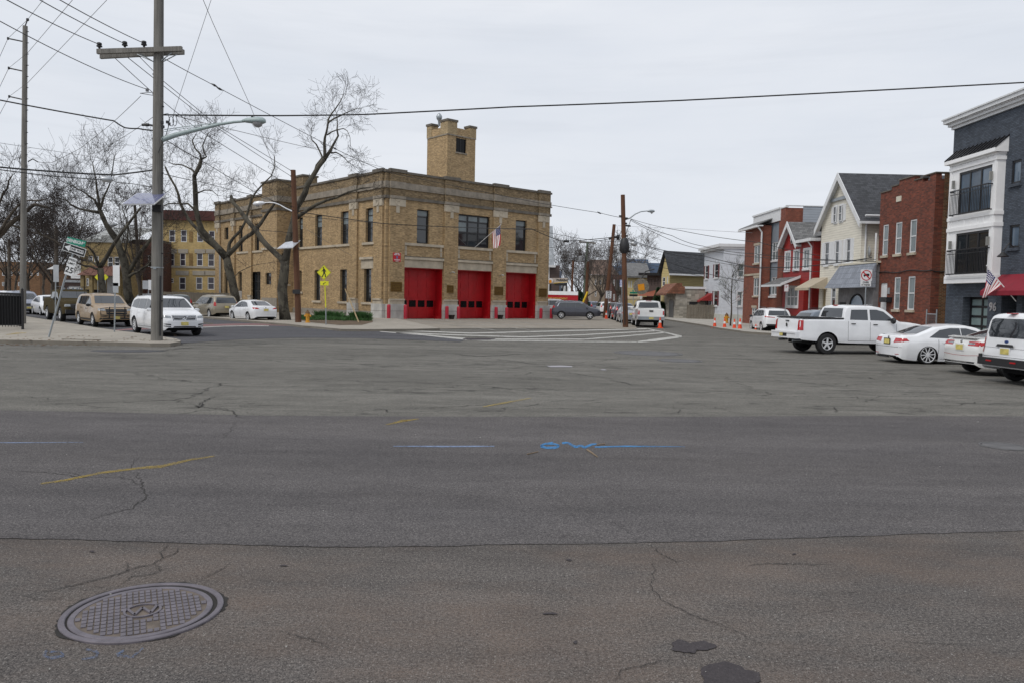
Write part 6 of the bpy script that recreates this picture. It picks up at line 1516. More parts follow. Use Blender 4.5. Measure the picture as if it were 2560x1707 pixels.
# ===== right row =====
def ram_more(k):
    P,put,L,W=k['P'],k['put'],k['L'],k['W']
    q=MB(); q.box(-.16,.06,-.96,.96,.60,.86); q.box(-.19,-.155,-.93,.93,.80,.865); put(q,'rear_bumper',k['col'],None,False)
    q=MB(); q.box(-.165,-.14,-.27,.27,.66,.80); put(q,'bumper_recess',M['plast'],None,False)
    q=MB(); q.box(-.18,-.164,.02,.26,.67,.79); put(q,'number_plate',M['plate'],None,False)
    for sg in(1,-1):
        put(merge(P([(-.93,.62),(-.0,.62),(-.0,.60),(-.93,.60)] if 0 else [(sg*.93 if sg>0 else -.93,1.30),(sg*.0+.0,1.30),(0,1.295),(sg*.93,1.295)][::1],'B',.003)),'tailgate_gap',M['plast']) if False else None
    put(merge(P([(-.82,.88),(-.81,.88),(-.81,1.36),(-.82,1.36)],'B',.003),P([(.81,.88),(.82,.88),(.82,1.36),(.81,1.36)],'B',.003)),'tailgate_gap',M['plast'])
    q=MB(); q.lathe([(.001,0),(.055,0),(.05,.012),(.001,.02)],(-.03,0,1.12),'x',12); q.v=[(v[0]*1.0,v[1],1.12+(v[2]-1.12)*1.5) for v in q.v]; put(q,'emblem',M['plast'])
    q=MB(); q.box(-.012,.02,-.12,.12,1.27,1.31); put(q,'tailgate_handle',M['plast'],None,False)
    # bed rails; shade of the open bed painted as a black sheet
    q=MB(); q.box(.14,1.93,-.86,.86,1.395,1.458) if 0 else q.box(.10,1.93,.86,.955,1.40,1.452); q.box(.10,1.93,-.955,-.86,1.40,1.452); q.box(.02,.1,-.9,.9,1.405,1.44); put(q,'bed_rail',M['plast'],None,False)
    put(P([(.12,-.85),(1.92,-.85),(1.92,.85),(.12,.85)],'T',.01,.3),'bed_shade',M['under'])
    q=MB(); q.box(2.10,2.2,-.12,.12,1.93,1.965); put(q,'stop_lamp',M['tail'],None,False)
    for sg in(1,-1):
        q=MB(); q.tube([(-.05,.55*sg,.50),(.35,.55*sg,.52)],.045,8); put(q,'exhaust',M['steel'])
def badge(y,z,rad,mt='chrome'):
    def f(k):
        g=k['bv'].ray_cast(Vector((-2,y,z)),Vector((1,0,0)))[0]; q=MB(); q.lathe([(.001,-.02),(rad*.8,-.02),(rad,-.01),(rad,.01)],(g.x,y,z),'x',18); k['put'](q,'emblem',M[mt])
    return f
def multi(*fs):
    def f(k):
        for g in fs: g(k)
    return f
ramc=G(2067,885)
car('pickup',ramc,10,C['white'],'white crew cab pickup with black bed rails parked nose in at the right','pickup truck','RR','truck',name='pickup_truck',trim='blackhandle',R=.41,
  extra=E_rear([(.82,.93),(.96,.93),(.97,1.33),(.83,1.33)],[(.015,.93),(.16,.93),(.17,1.33),(.02,1.33)],None,more=ram_more))
def strip(polys,view,name,mt,off=.006,grid=.06):
    def f(k): k['put'](merge(*[k['P'](p,view,off,grid) for p in polys]),name,M[mt] if isinstance(mt,str) else mt)
    return f
def both(poly,name,mt,view='B',off=.008):
    def f(k):
        if view=='B': k['put'](merge(k['P'](poly,'B',off,.05),k['P'](ry(poly),'B',off,.05)),name,M[mt])
        else: k['put'](merge(k['P'](poly,'L',off,.05),k['P'](poly,'R',off,.05)),name,M[mt])
    return f
jet=G(2319,910)
car('sedan',jet,5,C['white'],'lowered white sedan with silver multi spoke wheels beside the white crew cab pickup','car','RR','big10',name='sedan_car',drop=.09,R=.33,
  extra=E_rear([(.40,.80),(.88,.84),(.90,.95),(.42,.96)],[(.0,.84),(.30,.87),(.22,.95),(.02,.95)],(-.0,.83),pm='dark',more=multi(badge(0,.97,.055),both([(.50,.40),(.72,.41),(.72,.43),(.50,.42)],'reflector','tail'),
   strip([[(-.8,.645),(.8,.645),(.8,.655),(-.8,.655)]],'B','bumper_seam','plast',.004),strip([[(-.55,.30),(.55,.30),(.6,.36),(-.6,.36)]],'B','diffuser','plast'),
   strip([[(-.55,1.045),(.55,1.045),(.55,1.052),(-.55,1.052)]],'B','boot_gap','plast',.004))))
acc=G(2424,927)
def acc_more(k):
    q=MB(); q.obox((.13,0,1.10),(.09,0,.012),(0,.62,0),(0,0,.012)); k['put'](q,'lip_spoiler',k['col'],None,False)
car('sedan',acc,5,C['white2'],'white sedan with angular red tail lamps and a boot lip spoiler, beside the white van','car','RL','ten',name='sedan_car',sx=1.0,R=.33,
  extra=E_rear([(.34,.86),(.86,.86),(.90,.98),(.34,.985),(.34,.955),(.62,.94),(.60,.90),(.34,.885)],[(.0,.87),(.20,.88),(.38,.97),(.02,.97)],(0,.80),more=multi(acc_more,badge(0,.965,.05),
   both([(.34,.89),(.58,.905),(.60,.935),(.34,.95)],'reverse_lamp','lampwh'),strip([[(-.84,.60),(-.3,.56),(.3,.56),(.84,.60),(.84,.61),(.3,.57),(-.3,.57),(-.84,.61)]],'B','bumper_seam','tail',.004),strip([[(-.62,.30),(.62,.30),(.7,.40),(-.7,.40)]],'B','diffuser','plast'),
   strip([[(-.35,.36),(.35,.36),(.4,.40),(-.4,.40)]],'B','chrome_strip','chrome',.01))))
van=G(2530,950)
def van_more(k):
    P,put=k['P'],k['put']
    put(P([(-.68,1.20),(.68,1.20),(.74,1.30),(.70,1.66),(.62,1.70),(-.62,1.70),(-.70,1.66),(-.74,1.30)],'B',.007),'rear_window',M['carglass'])
    q=MB(); q.box(-.10,.08,-.90,.90,.46,.66); q.box(-.06,.1,-.92,-.84,.5,.74); q.box(-.06,.1,.84,.92,.5,.74); put(q,'rear_bumper',M['plast'],None,False)
    q=MB(); q.box(-.115,-.09,.35,.55,.56,.60); q.box(-.115,-.09,-.55,-.35,.56,.60); put(q,'reflector',M['tail'],None,False)
    put(P([(-.34,.96),(.34,.96),(.28,1.03),(-.28,1.03)],'B',.04),'door_handle',M['plast']); q=MB(); q.box(.10,.25,-.12,.12,1.83,1.85); put(q,'stop_lamp',M['tail'],None,False)
    put(merge(*[P([(y-.004,.70),(y+.004,.70),(y+.004,1.16),(y-.004,1.16)],'B',.004) for y in(-.80,.80)],P([(-.8,.70),(.8,.70),(.8,.708),(-.8,.708)],'B',.004),P([(-.8,.93),(.8,.93),(.8,.936),(-.8,.936)],'B',.004)),'panel_gap_rear',M['plast'])
    bl=mk('oval_emblem_blue',(.02,.05,.18),.3); g=k['bv'].ray_cast(Vector((-2,0,1.10)),Vector((1,0,0)))[0]; q=MB(); q.lathe([(.001,-.02),(.05,-.018),(.055,0)],(g.x,0,1.10),'x',18); q.v=[(v[0],v[1]*1.3,1.10+(v[2]-1.10)*.7) for v in q.v]; put(q,'emblem',bl)
car('van',van,5,C['white'],'white cargo van with a large dark rear window at the right edge','van','RL','steel',name='cargo_van',trim='blackhandle',R=.34,
  extra=E_rear([(.82,.80),(.885,.80),(.85,1.28),(.80,1.28)],[(.02,.80),(.12,.80),(.16,1.28),(.08,1.28)],(0,.85),more=van_more))
# grey suv behind the pickup, lexus, tundra
def roofrails(k):
    put=k['put']; q=MB()
    for sg in(1,-1): q.tube([(.8,sg*.62,k['sh'](1.70)),(1.0,sg*.62,k['sh'](1.76)),(2.4,sg*.62,k['sh'](1.76)),(2.7,sg*.62,k['sh'](1.70))],.02,5)
    put(q,'roof_rail',M['plast'])
gs=D(2018,770,40.5)
car('suv',Vector((gs.x,gs.y,0)),8,C['grey'],'grey suv with roof rails, mostly hidden behind the white crew cab pickup','suv','RL','five',name='suv_car',extra=E_rear([(.5,1.02),(.86,1.03),(.86,1.12),(.5,1.1)],None,(0,.85),more=roofrails))
lx=G(1902,831)
car('suv',lx,87,C['white'],'white suv with dark tinted glass parked past the orange cones by the red clapboard house','suv','RL','five',name='suv_car',trim='blackmirror',hs=.93,
  extra=E_rear([(.25,1.00),(.88,1.03),(.90,1.10),(.25,1.04)],[(.02,1.02),(.30,1.06),(.25,1.12),(.02,1.10)],(0,.78),more=multi(strip([[(-.75,.40),(.75,.40),(.8,.58),(-.8,.58)]],'B','lower_bumper','plast'),roofrails)))
tu=G(1590,818.5); 
def tun_more(k):
    P,put=k['P'],k['put']
    q=MB(); q.box(-.16,.06,-.96,.96,.56,.80); put(q,'rear_bumper',M['steel'],None,False)
    q=MB(); q.box(-.19,-.155,-.16,.16,.62,.76); put(q,'number_plate',M['plate'],None,False)
    q=MB(); q.box(-.03,.02,-.14,.14,1.16,1.26); put(q,'tailgate_handle',M['plast'],None,False); q=MB(); q.box(2.10,2.2,-.2,.2,1.93,1.965); put(q,'stop_lamp',M['tail'],None,False)
    put(P([(.12,-.85),(1.92,-.85),(1.92,.85),(.12,.85)],'T',.01,.3),'bed_shade',M['under'])  # black sheet on top paints the shade inside the bed
tu=Vector((D(1590,800,59).x,59,0))
car('pickup',tu,86,C['white2'],'white pickup seen from behind, parked at the kerb beyond the brown lamp pole','pickup truck','RL','steel',name='pickup_truck',R=.39,extra=E_rear([(.84,.93),(.99,.93),(1.0,1.22),(.84,1.22)],[(.015,.93),(.12,.93),(.12,1.22),(.015,1.22)],None,more=tun_more))
def rowcar(kind,px,Y,head,col,label,wc='RL',cat='car',style='five',lamp=None,zg=0,name=None,hs=1.0,front=False):
    p=D(px,760,Y); p.z=0
    ls={'sedan':[(.40,.82),(.86,.84),(.88,.96),(.42,.96)],'suv':[(.62,.98),(.88,1.0),(.80,1.35),(.70,1.35)],'minivan':[(.80,.92),(.96,.93),(.92,1.28),(.82,1.28)],'pickup':[(.84,.93),(.99,.93),(1.0,1.22),(.84,1.22)],'xc':[(.7,1.0),(.9,1.0),(.8,1.45),(.72,1.45)],'van':[(.82,.80),(.885,.80),(.85,1.28),(.80,1.28)]}[kind]
    zf={'sedan':.66,'suv':.88,'minivan':.75,'pickup':1.05,'xc':.9,'van':.85}[kind]
    if front: ex=E_front([(.45,zf-.05),(.82,zf-.02),(.80,zf+.09),(.48,zf+.06)],[(-.4,zf-.12),(.4,zf-.12),(.42,zf+.05),(-.42,zf+.05)],None,(0,zf-.25))
    else: ex=E_rear(ls,None,(0,.80 if kind!='pickup' else .9))
    return car(kind,p,head,col,label,cat,wc,style,far=True,zg=zg,extra=ex,name=name or {'sedan':'sedan_car','suv':'suv_car','xc':'suv_car','minivan':'minivan','pickup':'pickup_truck','van':'cargo_van'}[kind],hs=hs)
rowcar('sedan',1550,67.5,88,C['silver'],'silver sedan parked between the white pickup at the brown pole and a dark suv')
rowcar('suv',1536,75.5,89,C['blue'],'dark blue suv parked between the silver sedan and a black suv')
rowcar('suv',1521,83.5,89,C['black'],'black suv behind the dark blue suv in the kerb row')
rowcar('suv',1498,100,92,C['white'],'white suv with tall red tail lamps far down the street beside the leaning pole')
rowcar('suv',1470,108,110,C['lav'],'blue grey car just above the bonnet of the dark suv beside the firehouse',cat='car')
rowcar('sedan',1588,72.5,88,C['silver'],'silver car roof showing over the white pickup, on its left',hs=1.05)
crv=Vector((D(1403,790,74).x,74,0))
crp=D(1403,797,74)
rc=car('suv',crp,-6,C['dgrey'],'dark slate grey suv side on, on the driveway right of the firehouse','suv','RR','five',name='suv_car',zg=crp.z-.02 if crp.z>0 else 0,
  extra=multi(E_rear([(.62,.98),(.88,1.0),(.80,1.35),(.70,1.35)],[(.02,1.02),(.32,1.06),(.30,1.14),(.14,1.3),(.06,1.2)],(0,.8)),both([(.5,1.16),(.68,1.50),(.74,1.5),(.58,1.17)],'chrome_trim','chrome','L'),both([(.72,1.55),(1.1,1.565),(2.5,1.575),(2.9,1.48),(2.88,1.46),(2.5,1.558),(1.1,1.548),(.74,1.53)],'window_chrome','chrome','L'),roofrails))
print('crv',rc.location)
rowcar('suv',1362,83,0,C['white'],'white suv directly behind the dark slate suv, only its roof and tail showing',wc='RR',cat='suv',zg=.15,hs=1.08)
# fire department trailer
tr=empty('fire_trailer',Vector((D(1362,760,92).x,92,0)),radians(-2),'red fire department truck box with a white roof and gold lettering behind the parked suvs','truck')
Tw=Wall(tr,(0,0),(1,0),(0,-1)); tL=Tw.px(1445,745)[0]; tz=Tw.px(1400,738)[1]; tz2=Tw.px(1400,731)[1]
mb=MB(); mb.box(0,tL,0,2.4,.7,tz); mb.build('box',M['signrd'],tr)
mb=MB(); mb.extr([(0,-.03,tz),(0,2.43,tz),(0,2.2,tz+.42),(0,.2,tz+.42)],(tL,0,0)); mb.build('roof',M['wht'],tr)
q=text_obj('NEWARK FIRE DEPARTMENT',.30,mk('gold_leaf',(.6,.38,.08),.5),tr,'lettering',.004,bold=.01,sx=.9,align='RIGHT'); place_text(q,Tw.p(Tw.px(1419,748)[0],Tw.px(1400,747.3)[1],.01),Tw.u,Tw.n)
for x in(.8,tL-1.2): wheel(tr,x,0,.45,.25,-1,'steel')
# ===== left street =====
HL=degrees_=math.degrees(atan2(-.748,.664))
def xc_more(k):
    P,put,L=k['P'],k['put'],k['L']
    put(P([(-.47,.70),(.47,.70),(.50,.92),(-.50,.92)],'F',.012,.08),'grille_surround',M['chrome'])
    q=P([(-.45,.72),(.45,.72),(.48,.90),(-.48,.90)],'F',.02,.08); put(q,'grille_mesh',M['plast'])
    bars=MB()
    for i in range(-10,11): g=P([(i*.043-.006,.73),(i*.043+.006,.73),(i*.043+.006,.895),(i*.043-.006,.895)],'F',.028); bars.add(g.v,g.f)
    g=P([(-.22,.72),(-.18,.72),(.22,.905),(.18,.905)],'F',.036); bars.add(g.v,g.f); g=k['bv'].ray_cast(Vector((L+2,0,.81)),Vector((-1,0,0)))[0]
    bars.lathe([(.045,.03),(.075,.045),(.075,.03)],(g.x,0,.81),'x',18); put(bars,'grille_bars',M['chrome'])
    put(P([(-.55,.36),(.55,.36),(.45,.46),(-.45,.46)],'F',.008),'lower_intake',M['plast'])
    put(merge(*[P(p,'F',.008,.06) for p in ([(.58,.50),(.84,.54),(.84,.58),(.58,.56)],ry([(.58,.50),(.84,.54),(.84,.58),(.58,.56)]),[(.58,.42),(.84,.46),(.84,.49),(.58,.46)],ry([(.58,.42),(.84,.46),(.84,.49),(.58,.46)]))]),'side_intake',M['plast'])
    put(P([(1.4,-.5),(2.6,-.5),(2.6,.5),(1.4,.5)],'T',.008,.2),'glass_roof',M['carglass'])
    put(merge(P([(1.0,.42),(3.9,.42),(3.9,.445),(1.0,.445)] if 0 else [(1.45,.40),(3.45,.40),(3.45,.425),(1.45,.425)],'L',.012),P([(1.45,.40),(3.45,.40),(3.45,.425),(1.45,.425)],'R',.012)),'sill_strip',M['silver'])
p=G(336,832.5)
car('xc',p,math.degrees(atan2(-.748,.664)),C['white'],'white suv driving toward the corner, partly behind the big grey utility pole','suv','RR','ten',name='suv_car',
  extra=E_front([(.55,.80),(.90,.83),(.84,.93),(.58,.90)],[(-.5,.70),(.5,.70),(.52,.93),(-.52,.93)],[(4.55,.84),(4.85,.82),(4.85,.92),(4.6,.94)],(0,.57),more=xc_more))
def exp_more(k):
    P,put,L=k['P'],k['put'],k['L']
    q=MB(); g=L
    q.tube([(g+.07,-.38,.48),(g+.10,-.38,1.08)],.03,6); q.tube([(g+.07,.38,.48),(g+.10,.38,1.08)],.03,6)
    for z in(.62,.74,.86,1.06): q.tube([(g+.08,-.4,z),(g+.08,.4,z)],.018,5)
    for sg in (1,-1): q.tube([(g+.05,sg*.42,.62),(g-.02,sg*.78,.68),(g-.05,sg*.80,.98),(g+.05,sg*.42,1.05)],.018,5)
    put(q,'push_bar',M['plast']); put(P([(-.85,.30),(.85,.30),(.8,.50),(-.8,.50)],'F',.01),'lower_bumper',M['plast'])
    put(merge(P([(.5,.35),(4.4,.35),(4.4,.43),(.5,.43)],'L',.008),P([(.5,.35),(4.4,.35),(4.4,.43),(.5,.43)],'R',.008)),'sill_cladding',M['plast'])
    put(merge(*[P(p,'F',.012,.06) for p in ([(.5,.56),(.78,.58),(.78,.62),(.5,.60)],ry([(.5,.56),(.78,.58),(.78,.62),(.5,.60)]))]),'fog_slot',M['plast'])
ex=G(196,812)
car('xc',ex,math.degrees(atan2(-.748,.664)),C['sand'],'sand coloured suv with a black push bar on its front, parked behind the white suv','suv','RR','truck',name='suv_car',trim='blackhandle',R=.37,
  extra=E_front([(.52,.86),(.86,.88),(.84,.99),(.55,.97)],[(-.5,.68),(.5,.68),(.52,.96),(-.52,.96)],None,(0,.52),more=exp_more))
# olive off-road truck with roof rack
def olive_more(k):
    P,put,L=k['P'],k['put'],k['L']
    q=MB(); q.box(L-.02,L+.16,-.92,.92,.50,.74); q.tube([(L+.12,-.5,.7),(L+.12,-.5,1.0),(L+.12,.5,1.0),(L+.12,.5,.7)],.03,6); put(q,'front_bumper',M['plast'],None,False)
    zt=1.96; q=MB()
    for y in(-.7,.7): q.tube([(2.1,y,zt+.15),(4.2,y,zt+.15)],.022,5)
    for x in(2.1,2.6,3.1,3.6,4.2): q.tube([(x,-.7,zt+.15),(x,.7,zt+.15)],.018,5)
    for x in(2.2,3.4):
        for y in(-.68,.68): q.tube([(x,y,zt-.08),(x,y,zt+.15)],.02,5)
    put(q,'roof_rack',M['plast'])
    q=MB()
    for y in(-.5,-.25,0,.25,.5): q.lathe([(.001,-.05),(.07,-.03),(.07,.03),(.001,.05)],(3.55,y,zt+.03),'x',10)
    put(q,'roof_lamps',M['lampwh'])
ol=G(120,796); ol=G(150,804)
car('pickup',ol,math.degrees(atan2(-.748,.664)),C['olive'],'olive drab pickup with a roof rack and amber roof lamps, behind the sand coloured suv','pickup truck','FR','truck',name='pickup_truck',trim='blackhandle',R=.42,
  extra=E_front([(.62,.92),(.92,.92),(.90,1.06),(.64,1.06)],[(-.6,.80),(.6,.80),(.6,1.08),(-.6,1.08)],None,None,more=olive_more))
base_=Vector((-24.5,44.3,0)); dl=Vector((-.664,.748,0))
HT=math.degrees(atan2(-.748,.664))
def lcar(kind,t,col,label,wc='FR',off=0,head=HT,front=True,hs=1.0,cat='car',zg=0):
    p=base_+dl*t+Vector((.748,.664,0))*off; pxx=0
    return rowcar_p(kind,p,head,col,label,wc,cat,front,hs,zg)
def rowcar_p(kind,p,head,col,label,wc,cat,front,hs,zg=0):
    zf={'sedan':.66,'suv':.88,'minivan':.75,'pickup':1.0,'xc':.9,'van':.85}[kind]
    ls={'sedan':[(.40,.82),(.86,.84),(.88,.96),(.42,.96)],'suv':[(.62,.98),(.88,1.0),(.80,1.35),(.70,1.35)],'minivan':[(.80,.92),(.96,.93),(.92,1.28),(.82,1.28)],'pickup':[(.84,.93),(.99,.93),(1.0,1.22),(.84,1.22)],'xc':[(.7,1.0),(.9,1.0),(.8,1.45),(.72,1.45)],'van':[(.82,.80),(.885,.80),(.85,1.28),(.80,1.28)]}[kind]
    ex=E_front([(.45,zf-.05),(.82,zf-.02),(.80,zf+.09),(.48,zf+.06)],[(-.4,zf-.12),(.4,zf-.12),(.42,zf+.05),(-.42,zf+.05)],None,(0,zf-.25)) if front else E_rear(ls,None,(0,.80))
    return car(kind,p,head,col,label,cat,wc,'five',far=True,extra=ex,name={'sedan':'sedan_car','suv':'suv_car','xc':'suv_car','minivan':'minivan','pickup':'pickup_truck','van':'cargo_van'}[kind],hs=hs,zg=zg)
pw_=G(80,785); 
rowcar_p('sedan',G(100,789.5),HT,C['white'],'small white hatchback nose showing between the olive pickup and the grey pole','FR','car',True,1.05)
lcar('minivan',20.5,C['lav'],'blue grey minivan behind the small white hatchback, partly behind the left pole',cat='minivan')
lcar('suv',28,C['white'],'white suv behind the black iron fence, next to the left pole',cat='suv')
lcar('suv',35,C['blue'],'dark blue suv over the black iron fence at the left edge of the photo',cat='suv',hs=1.1)
lcar('van',42,C['white2'],'white van roof far behind the black iron fence',cat='van')
# far side of the left street
bs=G(619,804.6)
def alt(k): pass
car('sedan',bs,180-math.degrees(atan2(.748,.664)),C['white'],'white sedan with red tail lamps parked in front of the firehouse plane tree','car','RL','ten',name='sedan_car',R=.33,hs=1.04,
  extra=E_rear([(.44,.86),(.86,.88),(.88,.98),(.60,.97)],[(.0,.88),(.34,.93),(.30,.98),(.02,.97)],(0,.82),more=multi(badge(0,.97,.04),strip([[(-.6,.30),(.6,.30),(.65,.36),(-.65,.36)]],'B','diffuser','plast'))))
bs=G(522.3,796)
car('minivan',bs,180-math.degrees(atan2(.748,.664)),C['beige'],'champagne minivan with a tall red tail lamp, parked ahead of the white sedan','minivan','RL','ten',name='minivan',
  extra=E_rear([(.78,.92),(.96,.93),(.92,1.24),(.80,1.24)],[(.03,.93),(.16,.94),(.24,1.22),(.12,1.22)],(0,.86),more=strip([[(-.85,.68),(.85,.68),(.85,.69),(-.85,.69)]],'B','bumper_seam','plast')))
b2=Vector((-18,53.5,0)); H2_=180-math.degrees(atan2(.748,.664))
for t,kind,cc,lb in ((16.5,'suv',C['dgreen'],'dark green suv ahead of the champagne minivan'),(23.5,'suv',C['black'],'black suv ahead of the dark green suv, half behind the big grey pole'),(37,'sedan',C['dgrey'],'dark grey sedan right behind the roof of the white suv at the pole'),(43.5,'pickup',C['black'],'black pickup far up the side street, above the bonnet of the sand coloured suv'),(51,'minivan',C['silver'],'silver minivan far up the side street above the sand coloured suv'),(58.5,'suv',C['white2'],'white car roof at the far end of the side street row')):
    rowcar_p(kind,b2+dl*t,H2_,cc,lb,'RL','car' if kind=='sedan' else {'suv':'suv','pickup':'pickup truck','minivan':'minivan'}[kind],False,1.0)
# ---------------- bare trees ----------------
def jit(p,a): return p+Vector((random.uniform(-a,a),random.uniform(-a,a),random.uniform(-a,a)))
class Tree:
    def __init__(s): s.tr=MB(); s.tw=MB(); s.n=0
    def limb(s,pts,r0,r1,sides=7,knob=.06):
        # resample a polyline with small crooked offsets
        Q=[];P=[Vector(p) for p in pts]
        for i in range(len(P)-1):
            L=(P[i+1]-P[i]).length; n=max(1,int(L/max(.35,r0*3)))
            for k in range(n): Q.append(P[i].lerp(P[i+1],k/n)+ (Vector((random.gauss(0,1),random.gauss(0,1),random.gauss(0,1)))*min(r0,.25)*.22 if (i or k) else Vector()))
        Q.append(P[-1]); m=len(Q)-1
        R=[(r0+(r1-r0)*(i/m)**.8)*random.uniform(1-knob,1+knob) for i in range(m+1)]
        s.tr.tube(Q,R,sides,True); return Q,R
    def twig(s,p,d,L,r,depth,up=.25,curl=.35,nb=(3,5)):
        if s.n>s.maxn: return
        n=4 if depth>0 else 3; Q=[p]; d=d.normalized(); q=p
        for k in range(n):
            d=(d+Vector((random.gauss(0,curl),random.gauss(0,curl),random.gauss(0,curl)))*.55+Vector((0,0,up*.3))).normalized(); q=q+d*L/n; Q.append(q)
        s.tw.tube(Q,[max(r*(1-.75*i/n),s.rmin) for i in range(n+1)],3,False); s.n+=1
        if depth>0:
            for k in range(random.randint(*nb)):
                t=random.uniform(.25,1); i=min(n-1,int(t*n)); b=Q[i].lerp(Q[i+1],t*n-i); dd=(Q[i+1]-Q[i]).normalized()
                side=Vector((random.gauss(0,1),random.gauss(0,1),random.gauss(0,1))); side=(side-dd*side.dot(dd)).normalized()
                s.twig(b,dd*.65+side*.75,L*random.uniform(.45,.75),max(r*.55,s.rmin),depth-1,up,curl,nb)
    def spray(s,Q,n,L,r,depth,t0=.3,up=.25,curl=.35,nb=(3,5),ends=3):
        m=len(Q)-1
        for k in range(n+ends):
            t=random.uniform(t0,1)*m if k<n else m-.01; i=min(m-1,int(t)); b=Q[i].lerp(Q[i+1],t-i); dd=(Q[i+1]-Q[i]).normalized()
            side=Vector((random.gauss(0,1),random.gauss(0,1),random.gauss(0,.8)+.3)); side=(side-dd*side.dot(dd)).normalized()
            s.twig(b,(dd*.35+side) if k<n else (dd+side*.5),L*random.uniform(.6,1.2),r,depth,up,curl,nb)
def tree_px(label,Y,limbs,sprays,seed,mbark,mtwig,rmin=.008,maxn=4000,dens=1.0,ls=1.0,base=None,name='bare_tree'):
    """limbs: list of (photo points, radius0, radius1, depth offset at the tip)"""
    random.seed(seed); T=Tree(); T.rmin=rmin; T.maxn=maxn; root=Vector((0,0,0)); out=[]
    b=D(limbs[0][0][0][0],limbs[0][0][0][1],Y); root=Vector((b.x,Y,0.0))
    for (pts,r0,r1,dy0,dy1),sp in zip(limbs,sprays):
        n=len(pts); P=[D(x,y,Y+dy0+(dy1-dy0)*i/(n-1))-root for i,(x,y) in enumerate(pts)]
        Q,R=T.limb(P,r0*.78,r1*.75,8,.11); 
        if sp:
            sp=dict(sp); sp['n']=int(sp['n']*dens); sp['r']*=.75; sp['L']*=ls; T.spray(Q,**sp)
    r=empty(name,root,0,label,'tree')
    T.tr.build('trunk',mbark,r,True); T.tw.build('crown',mtwig,r); return r
M['twigrt']=mk('grey_twig_bark',(.06,.05,.045),.9,var=.25)
tw=lambda n,L,d=2,t0=.35,up=.25,r=.02,ends=3,nb=(3,5),curl=.35: dict(n=n,L=L,depth=d,t0=t0,up=up,r=r,ends=ends,nb=nb,curl=curl)
# firehouse plane tree
tree_px('pale barked plane tree with lopped limbs leaning against the firehouse, by the brown pole',54.8,[
 ([(714,808),(712,770),(710,720),(709,680),(712,655)],.52,.42,0,0),
 ([(712,662),(698,645),(676,621),(655,596),(639,576),(622,555),(609,537),(595,518),(580,502),(578,490)],.30,.15,0,1.5),
 ([(712,670),(716,640),(722,600),(732,562),(743,525),(752,500),(762,478),(772,461),(784,442),(800,418),(812,398)],.36,.21,0,-.5),
 ([(812,398),(811,360),(815,330),(822,300),(838,272),(852,255),(858,240)],.16,.035,-.5,0),
 ([(812,398),(826,378),(840,350),(845,340),(842,310),(842,285)],.17,.04,-.5,.8),
 ([(785,441),(793,415),(806,395),(800,378),(790,362),(781,352)],.15,.05,0,.6),
 ([(742,545),(765,528),(790,514),(818,503),(843,496),(870,482),(893,474),(925,470)],.20,.05,-.3,-2.5),
 ([(821,307),(835,298),(850,290),(862,284),(880,276),(892,272)],.08,.03,-.4,.8),
 ([(818,338),(830,330),(842,326),(858,322),(868,328),(874,345),(876,365)],.07,.02,-.4,-1),
 ([(827,383),(840,382),(852,388),(862,396),(870,406),(880,412)],.07,.02,-.4,-1)],
 [tw(5,1.0,1,.2,.5,.014),tw(4,1.6,2,.3),tw(3,1.5,2,.5),tw(12,2.0,2,.3,.35,.018),tw(12,2.1,2,.3,.35,.018),tw(7,1.7,2,.4,.4,.016,4),tw(10,1.6,2,.5,.1,.016),tw(12,2.0,2,.2,.2,.016,5),tw(10,1.6,2,.2,0,.014,4),tw(9,1.6,2,.3,.0,.014,4)],5,M['bark'],M['twig'],rmin=.007,dens=.42,ls=.78)
# second plane by the side street
tree_px('large plane tree with twisting limbs between the firehouse and the yellow apartments',62,[
 ([(588,772),(586,745),(578,705),(570,670),(566,642)],.50,.40,0,0),
 ([(566,645),(545,620),(520,596),(505,578),(497,555),(491,520),(490,480),(489,440),(494,415),(503,400)],.36,.19,0,-1),
 ([(503,400),(500,385),(488,372),(481,352),(488,340)],.12,.05,-1,-1),
 ([(503,400),(517,393),(510,382),(507,365),(512,350),(520,335)],.10,.04,-1,-1.5),
 ([(566,642),(590,620),(612,600),(632,580),(650,560),(668,530),(688,508)],.30,.14,0,-1.2),
 ([(570,648),(572,610),(582,592),(600,578),(612,555),(618,528),(628,500),(640,480),(660,460),(676,442),(688,418),(686,392)],.22,.05,0,1),
 ([(560,638),(520,605),(495,575),(470,548),(448,505),(440,470),(425,440),(413,418)],.26,.10,0,2),
 ([(490,530),(470,510),(455,512),(430,508),(412,515)],.12,.05,-.5,.8),
 ([(490,440),(480,425),(460,415),(440,412),(425,408)],.11,.04,-1,1),
 ([(490,485),(510,475),(530,478),(545,490)],.09,.03,-1,-2),
 ([(578,700),(600,680),(630,665),(660,660),(690,655)],.05,.015,0,-1.5)],
 [None,tw(16,2.2,2,.35,.2,.02),tw(9,1.9,2,.2,.4,.016,4),tw(9,1.9,2,.2,.4,.016,4),tw(5,1.5,2,.5,.2,.016),tw(10,1.7,2,.6,.4,.016,4),tw(14,2.4,2,.3,.3,.018,4),tw(10,2.0,2,.3,.2,.016,4),tw(12,2.0,2,.2,.3,.016,4),tw(10,1.9,2,.2,.2,.016,4),tw(8,1.6,1,.1,.1,.012)],8,M['bark'],M['twigdk'],rmin=.008,dens=.75)
